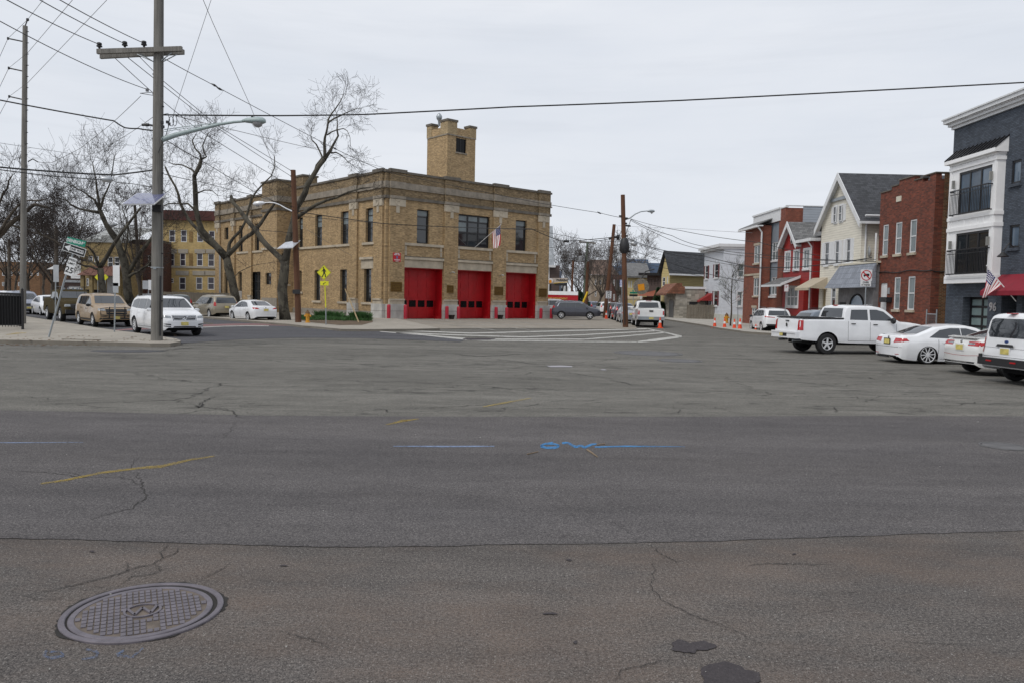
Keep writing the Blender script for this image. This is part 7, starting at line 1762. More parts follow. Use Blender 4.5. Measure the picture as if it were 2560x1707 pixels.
# big plane pair on the left
tree_px('thick plane tree right of the leaning sign whose trunk bends left high up',64,[
 ([(328,760),(322,735),(316,690),(309,650),(302,620),(292,600)],.52,.36,0,0),
 ([(292,600),(276,582),(264,562),(254,545),(249,525)],.32,.24,0,0),
 ([(249,528),(246,500),(243,475),(240,450),(236,430),(232,410)],.18,.05,0,.5),
 ([(250,530),(256,505),(262,490),(272,465),(280,440),(284,410),(286,392)],.14,.04,0,-1),
 ([(247,532),(225,528),(200,522),(178,512),(165,502),(152,498)],.17,.05,0,-1),
 ([(249,525),(235,500),(222,490),(205,478),(190,470),(170,460)],.15,.04,0,1.5),
 ([(316,690),(332,660),(352,632),(380,600),(402,570)],.28,.12,0,1),
 ([(320,695),(345,680),(370,664),(392,640)],.18,.07,0,-1),
 ([(310,650),(318,600),(320,570),(312,540),(306,515),(316,500)],.12,.04,0,1)],
 [None,tw(3,1.5,2),tw(18,2.3,2,.2,.5,.018,5),tw(12,1.7,2,.6,.4,.016,4),tw(22,2.3,2,.3,.4,.018,5),tw(22,2.4,2,.3,.5,.018,5),tw(9,2.2,2,.4,.3,.018,4),tw(7,1.8,2,.4,.2,.016),tw(9,1.8,2,.4,.2,.016)],12,M['bark'],M['twigdk'],rmin=.0085)
tree_px('smaller forked plane tree left of the thick one, before the tan two storey house',60,[
 ([(262,765),(258,730),(254,700),(251,672)],.36,.28,0,0),
 ([(251,672),(240,650),(236,635),(222,620),(208,612)],.17,.07,0,-1),
 ([(251,668),(265,645),(285,615),(300,592),(318,560),(335,540),(352,520)],.24,.10,0,1),
 ([(251,675),(225,668),(200,662),(185,655)],.15,.06,0,-1.5),
 ([(252,670),(230,655),(205,650),(180,640),(160,622)],.12,.05,0,1)],
 [None,tw(5,1.4,2),tw(12,1.8,2,.5,.3),tw(5,1.3,2),tw(8,1.8,2,.4,.3)],15,M['bark'],M['twigdk'],rmin=.009)
# big limb crossing the left edge, trunk outside the frame
tree_px('dark tree at the left edge whose long low limbs reach across the grey pole',52,[
 ([(-60,770),(-55,700),(-40,640)],.5,.4,0,0),
 ([(-40,640),(-10,600),(20,562),(50,535),(85,512),(120,520)],.30,.10,0,0),
 ([(-20,600),(40,545),(75,560),(100,585),(140,605),(190,640)],.16,.05,0,1),
 ([(-40,640),(0,580),(30,530),(60,505),(110,500)],.16,.06,0,-1),
 ([(-30,600),(-20,550),(0,500),(20,470),(30,440)],.18,.05,0,-1),
 ([(20,562),(60,575),(110,590),(150,592)],.10,.03,0,1)],
 [None,tw(14,2.0,2,.3,.4,.016,4),tw(14,1.9,2,.2,.4,.016,4),tw(14,1.8,2,.2,.4,.016,4),tw(14,2.0,2,.2,.5,.016,4),tw(8,1.6,2,.2,.4,.016)],18,M['barkdk'],M['twigdk'],rmin=.0085)
def rtree(label,px,Y,ytop,seed,sp=.35,mbark=None,mtwig=None,name='bare_tree',tr=.3,nl=7,dens=8,rmin=.03,trunkfrac=.3,group=None,zb=0):
    random.seed(seed); p=D(px,760,Y); top=D(px,ytop,Y).z; H=top; T=Tree(); T.rmin=rmin; T.maxn=2600
    hb=H*trunkfrac; Q,R=T.limb([(0,0,-.1),(random.uniform(-.3,.3),0,hb*.5),(random.uniform(-.4,.4),0,hb)],tr,tr*.75)
    for k in range(nl):
        a=2*pi*k/nl+random.uniform(-.3,.3); ln=(H-hb); c=random.uniform(.3,1)*sp
        e=Vector((cos(a)*ln*c*1.1,sin(a)*ln*c*1.1,ln*(1-.35*c)*random.uniform(.75,.95)))
        b=Q[-1]-Vector((0,0,random.uniform(0,hb*.25)))
        mid=b+Vector((e.x*.55,e.y*.55,e.z*.4))+jit(Vector(),.3)
        q2,_=T.limb([b,mid,b+e],tr*.45,tr*.1,5)
        T.spray(q2,n=dens,L=ln*.28,r=rmin*1.5,depth=2,t0=.2,up=.35,ends=4)
    r=empty(name,(p.x,p.y,zb),0,label,'tree',group)
    T.tr.build('trunk',mbark or M['barkdk'],r,True); T.tw.build('crown',mtwig or M['twigdk'],r); return r
for a in (('dark bare street tree behind the speed limit sign on the left',138,80,500,31,.5),('bare tree far left, rising just right of the left grey pole',75,95,510,32,.55),('bare tree at the left edge behind the iron fence',15,98,500,33,.6),
  ('bare tree behind the dark garage and the leaning street signs',182,120,560,34,.6),('bare tree far behind, between the left pole and the leaning signs',108,130,545,35,.6),('distant bare tree at the far left behind the brown terrace',40,140,540,36,.6),
  ('slender bare tree between the thick plane and the big grey pole',352,82,500,37,.4),('distant bare tree showing above the garage roof',215,135,570,38,.6)):
    rtree(a[0],a[1],a[2],a[3],a[4],a[5],rmin=.0135*a[2]/90,tr=.22)
for a in (('bare tree rising over the parking sign right of the firehouse',1408,118,600,41,.3,.13),('bare street tree around the tall green treated pole',1470,112,618,42,.6,.25),('bare street tree with a dark trunk before the tan stucco house',1500,104,625,43,.55,.25),('bare street tree left of the leaning brown pole',1448,122,628,44,.5,.2),
  ('bare tree behind the leaning brown pole, over the red row house',1545,128,622,45,.6,.25),('pale bare tree over the blue office block, right of the brown pole',1582,150,590,46,.6,.25),('faint bare tree far beyond the firehouse corner',1440,160,640,47,.6,.25)):
    rtree(a[0],a[1],a[2],a[3],a[4],a[5],tr=a[6]*.8,nl=4 if a[1]==1405 else 7,rmin=.010*a[2]/90,mtwig=M['twigrt'],dens=5)
# little tree with opening buds by the white house
random.seed(51); p=G(1826,815,.13); T=Tree(); T.rmin=.006; T.maxn=900; H=D(1826,676,p.y).z-.13
Q,R=T.limb([(0,0,0),(.03,0,H*.3),(0,.03,H*.6),(0,0,H*.9)],.075,.03,6)
T.spray(Q,n=26,L=1.25,r=.012,depth=2,t0=.36,up=.7,ends=3,curl=.18,nb=(2,4))
r=empty('young_tree',p,0,'slim young tree with a few opening leaves before the white sided house','tree'); T.tr.build('trunk',M['barkdk'],r,True); T.tw.build('crown',M['twig'],r)
mb=MB(); vs=T.tw.v
for k in range(420):
    c=Vector(random.choice(vs)); 
    if c.z<H*.4: continue
    a=Vector((random.gauss(0,1),random.gauss(0,1),random.gauss(0,1))).normalized(); b=a.orthogonal().normalized(); s_=.035
    mb.quad(c,c+a*s_+b*s_*.5,c+a*s_*2,c+a*s_-b*s_*.5)
mb.build('leaves',M['leaf'],r)
# evergreens by the row houses
def conifer(label,px,Y,ytop,w,seed):
    random.seed(seed); p=D(px,770,Y); H=D(px,ytop,Y).z; r=empty('evergreen_shrub',(p.x,Y,0),0,label,'shrub'); mb=MB()
    for k in range(2600):
        z=random.random()**.8*H; rr=w*(1-(z/H)**1.6)*(.55+.5*random.random())*(1+.18*sin(z*3+seed)); a=random.uniform(0,6.28); c=Vector((rr*cos(a),rr*sin(a),z)); d=Vector((cos(a)*.6+random.gauss(0,.4),sin(a)*.6+random.gauss(0,.4),.6+random.gauss(0,.4))).normalized(); b=d.orthogonal().normalized(); s_=random.uniform(.10,.2); mb.quad(c-b*s_*.4,c+b*s_*.4,c+d*s_*1.8)
    mb.build('foliage',M['ever'],r); mb=MB(); mb.tube([(0,0,-.05),(0,0,H*.8)],[.1,.03],6); mb.build('stem',M['barkdk'],r)
conifer('tall dark evergreen between the brown row house and the yellow gabled house',1644,97,722,.75,1)
conifer('round dark shrub by the whitewashed garage door',1655,92,759,.9,2)
conifer('dark evergreen behind the red fire truck box',1450,108,732,1.6,3)
# ---------------- poles, lamps, wires, signs ----------------
def cable(mb,a,b,sag,r,n=24,wig=0):
    P=[]
    for i in range(n+1):
        t=i/n; p=a.lerp(b,t); p.z-=sag*4*t*(1-t); 
        if wig: p.z+=wig*sin(i*2.1)
        P.append(p)
    mb.tube(P,r,4,False)
def wire(label,pts,r,m='wire',sagpx=0,n=18,group='overhead wires',wig=0):
    """pts: list of (px,py,Y)"""
    mb=MB()
    for (a,b) in zip(pts,pts[1:]):
        A=D(*a); B=D(*b); cable(mb,A,B,sagpx*S((a[2]+b[2])/2),r,n,wig)
    o=mb.build('overhead_wire',M[m]); tag(o,label,'wire'); return o
def pole(label,bx,by,tx,ty,r0,r1,mat,Y=None,zb=0,yt=None,name='utility_pole'):
    if Y is None: b=G(bx,by,zb)
    else: b=D(bx,by,Y); b.z=zb
    t=D(tx,ty,b.y if yt is None else yt); r=empty(name,b,0,label,'pole'); mb=MB(); L=(t-b)
    n=8; mb.tube([Vector((0,0,-.1))]+[L*(i/n) for i in range(1,n+1)],[r0+(r1-r0)*i/n for i in range(n+1)],14); mb.build('shaft',mat,r,True,50); return r,b,t
# main grey pole
mp,mb_,mt=pole('big weathered grey utility pole with a double crossarm, standing on the left corner pavement',392,851,398,-130,.215,.165,M['wood'],zb=.13)
my=mb_.y
def loc(root,x,y,Y): return D(x,y,Y)-root.location
def onpole(y): # x of the pole centre at photo y
    return 392+(398-392)*(851-y)/(851+130)
mb=MB()
a,b=loc(mp,243,130,my-.24),loc(mp,455,123,my-.28); mb.obox((a+b)/2,(b-a)/2,Vector((0,.06,0)),Vector((0,0,.085)))
arm=mb.build('crossarm',M['wood'],mp)
mb=MB(); a,b=loc(mp,251,142,my+.32),loc(mp,460,131,my+.26); mb.obox((a+b)/2,(b-a)/2,Vector((0,.06,0)),Vector((0,0,.085))); arm2=mb.build('crossarm',M['wood'],mp)
for x,y in ((248.5,116),(312,113),(360,112)):
    mb=MB(); c=loc(mp,x,y+6,my-.1); mb.lathe([(.001,.0),(.04,.0),(.045,.05),(.10,.06),(.10,.10),(.05,.12),(.09,.14),(.08,.2),(.001,.23)],tuple(c),n=12); mb.build('insulator',M['plast'],arm,True,50)
mb=MB(); 
for xa,ya,xb,yb,Y in ((350,135,388,158,my-.25),(343,137,386,156,my+.2),(428,134,404,152,my-.25),(448,134,406,156,my+.25)): mb.tube([loc(mp,xa,ya,Y),loc(mp,xb,yb,my+(Y-my)*.5)],.02,5)
mb.build('brace',M['steel'],mp)
mb=MB(); 
for x,y in ((387,231),(387,240)): mb.tube([loc(mp,350,234,my-.1),loc(mp,x,y,my)],.012,4)
c=loc(mp,368,226,my-.1); mb.lathe([(.001,-.06),(.06,-.05),(.06,.05),(.001,.06)],tuple(c),n=8); mb.build('wire_bracket',M['wiregy'],mp)
random.seed(9); mb=MB()
for k in range(17):
    y=150+k*40+random.uniform(-8,8); sd=random.choice((-1,1)); x=onpole(y); c=loc(mp,x+sd*11,y,my-.05); mb.obox(c,(.05,0,0),(0,.02,0),(0,0,.02))
mb.build('step_bolt',M['plast'],mp)
mb=MB(); mb.tube([loc(mp,onpole(840)+8.5,840,my-.16),loc(mp,onpole(690)+9,690,my-.16)],.03,6); mb.tube([loc(mp,onpole(690)+10,690,my-.13),loc(mp,onpole(300)+10.5,300,my-.1),loc(mp,onpole(0)+9,0,my-.1)],.008,4); mb.build('conduit',M['plast'],mp)
mb=MB(); mb.lathe([(.215,0),(.222,.0),(.222,.04),(.214,.04)],tuple(loc(mp,393,671,my)),n=16); mb.build('metal_band',M['steel'],mp)
mb=MB(); c=loc(mp,onpole(670)-6,671,my-.2); mb.obox(c,(.05,0,0),(0,.02,0),(0,0,.04)); mb.build('tag',M['steel'],mp)
# coiled cables and splice clutter
mb=MB()
for cx,cy,rx,ry_ in ((437,302,5,14),(428,304,6,12)):
    P=[loc(mp,cx+rx*cos(t*.35),cy+ry_*sin(t*.35),my-.05) for t in range(19)]; mb.tube(P,.012,4,False)
mb.tube([loc(mp,409,287,my),loc(mp,420,284,my),loc(mp,424,300,my),loc(mp,421,318,my),loc(mp,416,335,my),loc(mp,408,352,my),loc(mp,396,382,my-.2)],.014,4)
for q in ((418,306),(423,311),(408,318),(406,307)): mb.obox(loc(mp,*q,my-.1),(.04,0,0),(0,.03,0),(0,0,.05))
mb.build('cable_splice',M['plast'],mp)
mb=MB(); mb.tube([loc(mp,355,313,my),loc(mp,372,313,my),loc(mp,388,315,my)],[.05,.045,.02],6); mb.lathe([(.001,-.1),(.06,-.06),(.06,.06),(.001,.1)],tuple(loc(mp,368,313,my)),'x',8); mb.build('dead_end_clamp',M['plast'],mp)
# street lamp on it
def cobra(root,arm_pts,Y0,Y1,head,r0,r1,mat,lm,hl=1.0,bowl=True,name='street_lamp',back=None,dirx=1):
    pass
sl=empty('street_lamp',D(405,350,my),0,'teal grey cobra head street lamp on a long arm from the big grey pole','street lamp')
o=sl.location; lp=lambda x,y,Y: D(x,y,Y)-o
yl=my+.2
mb=MB(); mb.tube([lp(405,350,my),lp(440,338,my+.05),lp(500,323,my+.1),lp(552,311,my+.15),lp(585,306,my+.18),lp(612,304,yl)],[.10,.09,.07,.055,.05,.045],10); mb.build('arm',M['lampgr'],sl,True,50)
mb=MB(); mb.tube([lp(411,325,my),lp(460,318,my),lp(520,311,my+.1),lp(552,308,my+.12)],.015,5); mb.tube([lp(411,330,my),lp(460,322,my),lp(505,318,my+.1)],.012,5); mb.build('stay_rod',M['lampgr'],sl)
c=lp(634,304,yl); Lx=S(yl)*60
mb=MB(); ns=14
for part,(zsgn,hh) in enumerate(((1,.16),(-1,.10))):
    pass
prof=[(-.50,.02),(-.46,.06),(-.30,.11),(-.05,.15),(.2,.17),(.38,.15),(.48,.09),(.5,.02)]
vs=[];n=12
for (x,rr) in prof:
    for k in range(n):
        a=2*pi*k/n; z=sin(a)*rr*(1.0 if sin(a)>0 else .55); vs.append((c.x+x*Lx,c.y+cos(a)*rr*1.15,c.z+z))
fs=[[i*n+k,i*n+(k+1)%n,(i+1)*n+(k+1)%n,(i+1)*n+k] for i in range(len(prof)-1) for k in range(n)]+[list(range(n))[::-1],[(len(prof)-1)*n+k for k in range(n)]]
mb.add(vs,fs); mb.build('lamp_head',M['lampgr'],sl,True,60)
mb=MB(); mb.lathe([(.19,.0),(.17,-.08),(.12,-.14),(.06,-.17),(.001,-.175)],(c.x+.15,c.y,c.z-.05),n=18); mb.build('glass_bowl',mk('lamp_bowl',(.30,.30,.31),.08,coat=.8,var=.3,vs=12),sl,True,60)
mb=MB(); mb.lathe([(.05,0),(.05,.07),(.001,.075)],(c.x-.05,c.y,c.z+.14),n=10); mb.build('photocell',M['plast'],sl)
# solar panels
def solar(name,q,Y,off,label,mat,pole_xy):
    pts=[D(x,y,Y+d) for (x,y),d in zip(q,off)]; r=empty('solar_panel',pts[0],0,label,'solar panel')
    P=[p-pts[0] for p in pts]; nrm=(P[1]-P[0]).cross(P[3]-P[0]).normalized(); 
    if nrm.z<0: nrm=-nrm
    mb=MB(); mb.extr([p-nrm*.04 for p in P],nrm*.035); mb.build('frame',M['silver'],r)
    cc=sum(P,Vector())/4; mb=MB(); mb.quad(*[cc+(p-cc)*.95+nrm*.003 for p in P]); mb.build('cells',mat,r)
    mb=MB()
    for k in range(1,6): a=P[0].lerp(P[3],k/6); b=P[1].lerp(P[2],k/6); d=(P[3]-P[0]).normalized()*.006; mb.quad(a-d+nrm*.006,a+d+nrm*.006,b+d+nrm*.006,b-d+nrm*.006)
    mb.build('cell_lines',M['signgy'],r)
    pp=D(pole_xy[0],pole_xy[1],Y)-pts[0]; mb=MB(); mb.tube([cc-nrm*.05,pp],.03,6); mb.obox(pp,(.16,0,0),(0,.1,0),(0,0,.05)); mb.build('mounting',M['plast'],r); return r
solar('s',[(303,511),(342,483),(419,483),(385,511)],my,[-1.5,.0,.1,-1.3],'blue solar panel tilted on the big grey pole below its street lamp',M['solar'],(396,520))
mb=MB(); c=loc(mp,onpole(522),522,my-.2); mb.obox(c,(.16,0,0),(0,.08,0),(0,0,.13)); mb.build('control_box',M['plast'],mp)
# left pole
lp_,lb,lt=pole('tall grey utility pole at the left edge with three short side brackets',57,822,63,66,.155,.115,M['wood'],Y=41,zb=.13)
mb=MB()
for y,x0 in ((101,20),(175,22),(246,23)): 
    a=loc(lp_,x0,y-4,41); b=loc(lp_,59,y+4,41); mb.tube([a,b],.035,6); mb.lathe([(.001,-.08),(.05,-.05),(.05,.05),(.001,.08)],tuple(a),n=8)
mb.tube([loc(lp_,62,68,41),loc(lp_,69,50,41)],.03,5); mb.lathe([(.001,-.08),(.07,-.05),(.07,.05),(.001,.08)],tuple(loc(lp_,69,50,41)),n=8); mb.build('bracket',M['plast'],lp_)
mb=MB(); random.seed(3)
for k in range(14): y=80+k*28; mb.obox(loc(lp_,70-.008*y,y,41-.05),(.05,0,0),(0,.02,0),(0,0,.015))
mb.tube([loc(lp_,70,405,41),loc(lp_,82,398,41),loc(lp_,95,406,41)],.03,5); mb.build('step_bolt',M['plast'],lp_)
# brown pole by the firehouse with lamp
bp_,bb,bt=pole('brown utility pole before the firehouse side wall, with a lamp and a pale solar panel',746,806,733,426,.20,.155,M['woodbr'],zb=.13)
by=bb.y
mb=MB(); 
for q in ((726,427),(726,441),(726,454),(726,467)): mb.tube([loc(bp_,q[0],q[1],by-.1),loc(bp_,733,q[1],by)],.04,5)
mb.obox(loc(bp_,741,730,by-.2),(.22,0,0),(0,.1,0),(0,0,.14)); mb.each('hardware',M['plast'],bp_)
def lamp(label,pts,Y,rr,head,mat,Y1=None,hw=.16):
    Y1=Y if Y1 is None else Y1; n=len(pts); o=D(pts[0][0],pts[0][1],Y); r=empty('street_lamp',o,0,label,'street lamp'); P=[D(x,y,Y+(Y1-Y)*i/(n-1))-o for i,(x,y) in enumerate(pts)]
    mb=MB(); mb.tube(P,rr,7); mb.build('arm',mat,r,True,60)
    a,b=D(*head[0],Y1)-o,D(*head[1],Y1)-o; L=b-a; mb=MB(); mb.tube([a,a+L*.15,a+L*.5,a+L*.85,b],[.05,hw*.7,hw,hw*.85,.03],10); h=mb.build('lamp_head',mat,r,True,60)
    mb=MB(); mb.lathe([(hw*.8,0),(hw*.7,-.08),(hw*.3,-.13),(.001,-.135)],tuple(a+L*.6-Vector((0,0,hw*.5))),n=12); mb.build('lens',CACHE['lamp_bowl'],h,True); return r
lamp('pale curved arm lamp reaching left from the brown pole by the firehouse',[(733,530),(715,522),(700,513),(685,508),(672,507),(660,508)],by,[.05,.045,.04,.04,.035,.03],((662,508),(632,511)),M['silver'])
solar('s2',[(692,622),(714,606),(751,601),(731,620)],by,[-1.4,.2,.4,-1.2],'pale solar panel tilted on the brown pole before the firehouse side wall',M['solarlt'],(741,622))
# right brown pole
rp,rb,rt=pole('tall dark brown utility pole with a curved lamp arm at the apron corner',1564,818.5,1557,488,.20,.15,M['woodbr'],zb=.035)
ry_=rb.y
mb=MB()
mb.lathe([(.2,-.5),(.34,-.3),(.36,.1),(.26,.5),(.19,.6)],tuple(loc(rp,1561,617,ry_)),n=9); mb.build('cable_wrap',M['plast'],rp,True)
mb=MB()
for q in ((1553,541),(1563,546),(1561,559),(1570,565),(1563,590),(1570,628)): mb.tube([loc(rp,q[0]-5,q[1],ry_-.1),loc(rp,q[0]+6,q[1]+1,ry_)],.07,5)
mb.each('hardware',M['plast'],rp)
mb=MB(); mb.tube([loc(rp,1561,700,ry_-.2),loc(rp,1562,812,ry_-.21)],.035,5); mb.build('conduit',M['plast'],rp)
lamp('thin curved lamp arm reaching right from the tall dark brown pole',[(1562,550),(1575,546),(1588,536),(1602,530),(1620,528)],ry_,[.06,.05,.045,.04,.035],((1618,528.5),(1637,529)),M['steel'],hw=.11)
# leaning pole, green pole, thin poles, each far down the street
p2,_,_=pole('leaning brown utility pole behind the dark slate suv',1512,796,1535.5,562,.24,.17,M['woodbr'],Y=84)
mb=MB(); mb.tube([loc(p2,1522,598,84),loc(p2,1546,592,84)],.12,5); mb.tube([loc(p2,1531,616,84),loc(p2,1553,611,84)],.05,5); mb.lathe([(.001,-.2),(.3,-.12),(.28,.1),(.001,.2)],tuple(loc(p2,1545,594,84)),'x',8); mb.each('hardware',M['plast'],p2)
lamp('bell shaped lamp on a short arm of the leaning brown pole',[(1532,616),(1550,612),(1570,609),(1578,609)],84,[.05,.05,.05,.05],((1576,609),(1594,611)),M['signgy'],hw=.3)
p3,_,_=pole('green treated utility pole with a crossarm, far down the street',1457,800,1469,606,.24,.16,M['woodgr'],Y=112)
mb=MB(); a,b=loc(p3,1448,605,112),loc(p3,1490,609,112); mb.obox((a+b)/2,(b-a)/2,(0,.1,0),(0,0,.12)); mb.build('crossarm',M['wood'],p3)
mb=MB(); mb.tube([loc(p3,1466,650,112),loc(p3,1458,645,112)],.05,5); mb.lathe([(.001,-.5),(.45,-.3),(.5,.3),(.001,.5)],tuple(loc(p3,1455,648,112)),n=10); mb.build('transformer',M['signgy'],p3)
pole('short dark brown pole beside the green treated pole',1463,800,1470,655,.25,.2,M['woodbr'],Y=104)
pole('thin dark pole between the parking sign and the green treated pole',1427,780,1433,653,.17,.13,M['woodbr'],Y=108)
yp=empty('guy_guard',D(1457,758,98),0,'bright yellow slanted guy wire guard beside the red fire truck box','guy guard'); mb=MB(); mb.tube([(0,0,0),D(1469,730,98)-yp.location],.13,6); mb.build('sleeve',mk('yellow_plastic',(.75,.50,.02),.5),yp)
bpole,_,_=pole('dark pole in front of the thick plane tree, with a lamp reaching left',354,770,336,500,.17,.11,M['barkdk'],Y=66)
lamp('grey cobra lamp reaching left between the plane trees',[(338,565),(320,563),(300,562),(290,562)],66,[.04,.04,.04,.03],((293,562),(269,564)),M['signgy'],hw=.17)
pole('thin dark pole behind the left branches, left of the leaning signs',24,770,22,600,.15,.12,M['barkdk'],Y=70); pole('dark pole among the branches behind the leaning signs',142,770,140,566,.19,.14,M['barkdk'],Y=72)
# hanging splice box on the wires near the left
sb=empty('splice_box',D(267,449,33.5),0,'grey terminal box hanging from the cables left of the big grey pole','splice box'); mb=MB(); w_=S(33.5)*12; mb.tube([(-w_,0,.0),(-w_*.8,0,.0),(w_*.8,0,0),(w_,0,0)],[.07,.13,.13,.08],8); mb.build('housing',M['signgy'],sb,True,50)
# ---- wires ----
W_=[('upper left power wire to the left insulator of the big grey pole',[(-60,-42,18),(249,112,my-.1)],.013,'wire',6),
('power wire to the middle insulator of the big grey pole',[(60,-22,20),(312,110,my-.1)],.013,'wire',4),
('power wire to the right insulator of the big grey pole',[(110,-22,20),(360,109,my-.1)],.013,'wire',4),
('thin wire from the left edge to the bracket of the big grey pole',[(-40,32,18),(367,224,my)],.011,'wire',10),
('power wire from the crossarm to the top of the brown pole',[(343,137,my+.3),(410,205,34),(548,318,42),(727,427,by)],.015,'wire',0),
('second power wire from the crossarm to the brown pole',[(311,138,my+.3),(545,322,42),(727,441,by)],.015,'wire',2),
('third power wire from the crossarm to the brown pole',[(281,140,my+.3),(387,237,35),(495,325,40),(727,467,by)],.015,'wire',2),
('long service wire crossing from the big grey pole to the far brown pole',[(410,147,my),(508,200,36),(836,372,46),(960,429,49),(1347,508,56),(1500,533,57),(1553,545,ry_)],.014,'wire',2),
('thick twisted cable crossing the whole sky to the right edge',[(409,288,my),(700,290,31),(913,287,31),(1280,268,31),(1700,252,31),(2560,207,31),(2760,195,31)],.024,'wire',1),
('twisted cable from the left edge to the big grey pole',[(-80,243,28),(0,251,29),(285,303,my),(312,320,my),(345,322,my),(388,327,my)],.022,'wire',3),
('pale wire above the left tree toward the big grey pole',[(-40,352,35),(180,385,38),(388,418,my)],.008,'wiregy',1),
('thick black cable low across the left sky',[(-40,415,28),(150,431,30),(285,438,31),(388,425,my)],.026,'wire',2),
('black cable under the thick one at the left edge',[(-40,420,28),(120,440,30),(255,450,33)],.016,'wire',1),
('cable from the terminal box to the big grey pole',[(280,450,33.5),(290,456,33),(330,460,33),(388,470,my)],.012,'wire',1),
('grey diagonal wire from the top of the left pole out of the photo',[(69,50,41),(110,-2,34),(160,-60,28)],.010,'wiregy',0),
('grey diagonal wire from the upper bracket of the left pole to the middle',[(69,50,41),(20,97,41),(-40,230,45)],.010,'wiregy',0),
('grey diagonal wire rising right from the middle bracket of the left pole',[(230,-55,28),(182,0,31),(70,132,40),(22,171,41),(-40,300,45)],.010,'wiregy',0),
('grey diagonal wire rising right from the lower bracket of the left pole',[(320,-55,28),(268,0,31),(70,207,40),(23,242,41),(-40,360,45)],.010,'wiregy',0),
('grey drop wire from the big grey pole to the left pole',[(352,241,my),(280,309,34),(200,372,37),(130,407,39),(95,406,41)],.011,'wiregy',2),
('faint wire behind the left tree crown from the big grey pole',[(386,291,my),(330,330,40),(240,385,60)],.012,'wiregy',1),
('faint grey wire from the top of the sky down behind the street lamp',[(495,-30,40),(533,60,42),(624,261,52),(690,430,60)],.014,'wiregy',0),
('faint grey wire falling to the cable loops of the big grey pole',[(540,-30,26),(528,0,27),(432,292,my)],.007,'wiregy',0),
('black wire from the lamp bracket down to the brown pole',[(413,350,my),(520,412,39),(627,475,47),(740,530,by)],.015,'wire',2),
('telephone cable through the plane branches to the brown pole',[(410,436,my),(500,455,40),(641,490,48),(740,520,by)],.013,'wire',3),
('faint wire from the lamp arm toward the firehouse roof',[(442,291,my),(560,320,44),(799,376,60),(960,420,70)],.014,'wiregy',2),
('black wire from the brown pole across the firehouse front to the right pole',[(745,530,by),(960,560,56),(1180,570,58),(1330,573,58),(1395,601,58),(1412,603,58),(1470,600,58),(1556,590,ry_)],.022,'wire',3),
('second thin wire across the firehouse front',[(740,540,by),(1000,562,56),(1340,575,58),(1470,600,57.5),(1556,604,ry_)],.012,'wire',5),
('wire through the branches to the side of the firehouse',[(641,575,48),(700,580,50),(738,583,by)],.014,'wire',2),
('thin sagging wire before the firehouse windows',[(745,560,by),(880,640,60)],.010,'wiregy',2),
('upper wire from the brown lamp pole to the right over the roofs',[(1577,548,ry_),(1700,577,50),(1900,607,42),(2050,640,40)],.013,'wire',8),
('wire bundle from the brown lamp pole toward the white house',[(1577,549,ry_),(1680,590,56),(1757,616,60),(1880,635,52),(2190,655,42)],.016,'wire',10),
('second wire bundle from the brown lamp pole toward the white house',[(1577,552,ry_),(1700,610,56),(1800,632,60),(1960,648,52),(2190,650,42)],.014,'wire',8),
('lower black cable from the brown lamp pole to the houses on the right',[(1570,597,ry_),(1650,625,60),(1757,640,62),(1880,668,52),(2000,668,48),(2180,645,42)],.022,'wire',5),
('low telephone cable from the brown lamp pole to the right houses',[(1570,600,ry_),(1660,632,60),(1757,650,62),(1900,672,52),(2050,680,46)],.014,'wire',5),
('lowest cable crossing before the yellow gabled house',[(1568,622,ry_),(1650,650,66),(1757,682,66),(1860,705,60)],.018,'wire',3),
('thin wire crossing before the yellow gabled house',[(1568,650,ry_),(1650,668,66),(1757,692,66)],.014,'wire',3),
('cable from the leaning brown pole to the dark brown pole',[(1546,592,84),(1558,565,ry_)],.02,'wire',3),
('black wire leaving the leaning pole to the upper left',[(1340,625,90),(1450,608,90),(1530,597,84)],.022,'wire',3),
('thin wire from the dark brown pole down to the leaning pole',[(1577,550,ry_),(1560,600,60),(1543,640,84)],.02,'wire',1),
('wire from the far crossarm to the leaning pole',[(1450,605,112),(1532,616,84)],.018,'wire',3),
('faint wire high right between the dark brown pole and the modern brick building',[(1545,565,84),(1700,572,75),(1881,583,62)],.010,'wiregy',2)]
for l,pts,r,m,sg in W_: wire(l,pts,r*1.15,m,sg if len(pts)==2 else sg*.35)
bx=empty('splice_box',D(1416,604,58),0,'small black splice box on the wire right of the firehouse','splice box'); mb=MB(); mb.tube([(-.2,0,0),(.2,0,0)],.09,8); mb.build('housing',M['plast'],bx,True,50)
for x,y,Y,l in ((536,214,37,'black clamp on the long service wire, upper left'),(549,223,37.3,'second black clamp on the long service wire'),(837,372,46,'black clamp on the service wire before the tall plane branch'),(1498,533,57,'black clamp left of the top of the dark brown pole')):
    r=empty('wire_clamp',D(x,y,Y),0,l,'wire clamp'); mb=MB(); mb.tube([(-.14,0,.07),(0,0,0),(.14,0,-.07)],[.02,.06,.02],6); mb.build('sleeve',M['plast'],r)
# ---- signs ----
def frame_of(root,p0,u,n):
    return Vector(p0),Vector(u).normalized(),Vector(n).normalized()
def plate(mb,c,u,v,n,w,h,t=.006,cut=0):
    # rounded rectangle plate centred at c
    k=cut or min(w,h)*.08; P=[]
    for sx,sy in((1,1),(-1,1),(-1,-1),(1,-1)):
        for i in range(4):
            a={(1,1):0,(-1,1):pi/2,(-1,-1):pi,(1,-1):3*pi/2}[(sx,sy)]+pi/2*i/3
            P.append(c+u*(sx*(w/2-k)+k*cos(a))+v*(sy*(h/2-k)+k*sin(a)))
    mb.extr([p for p in P],n*t); return mb
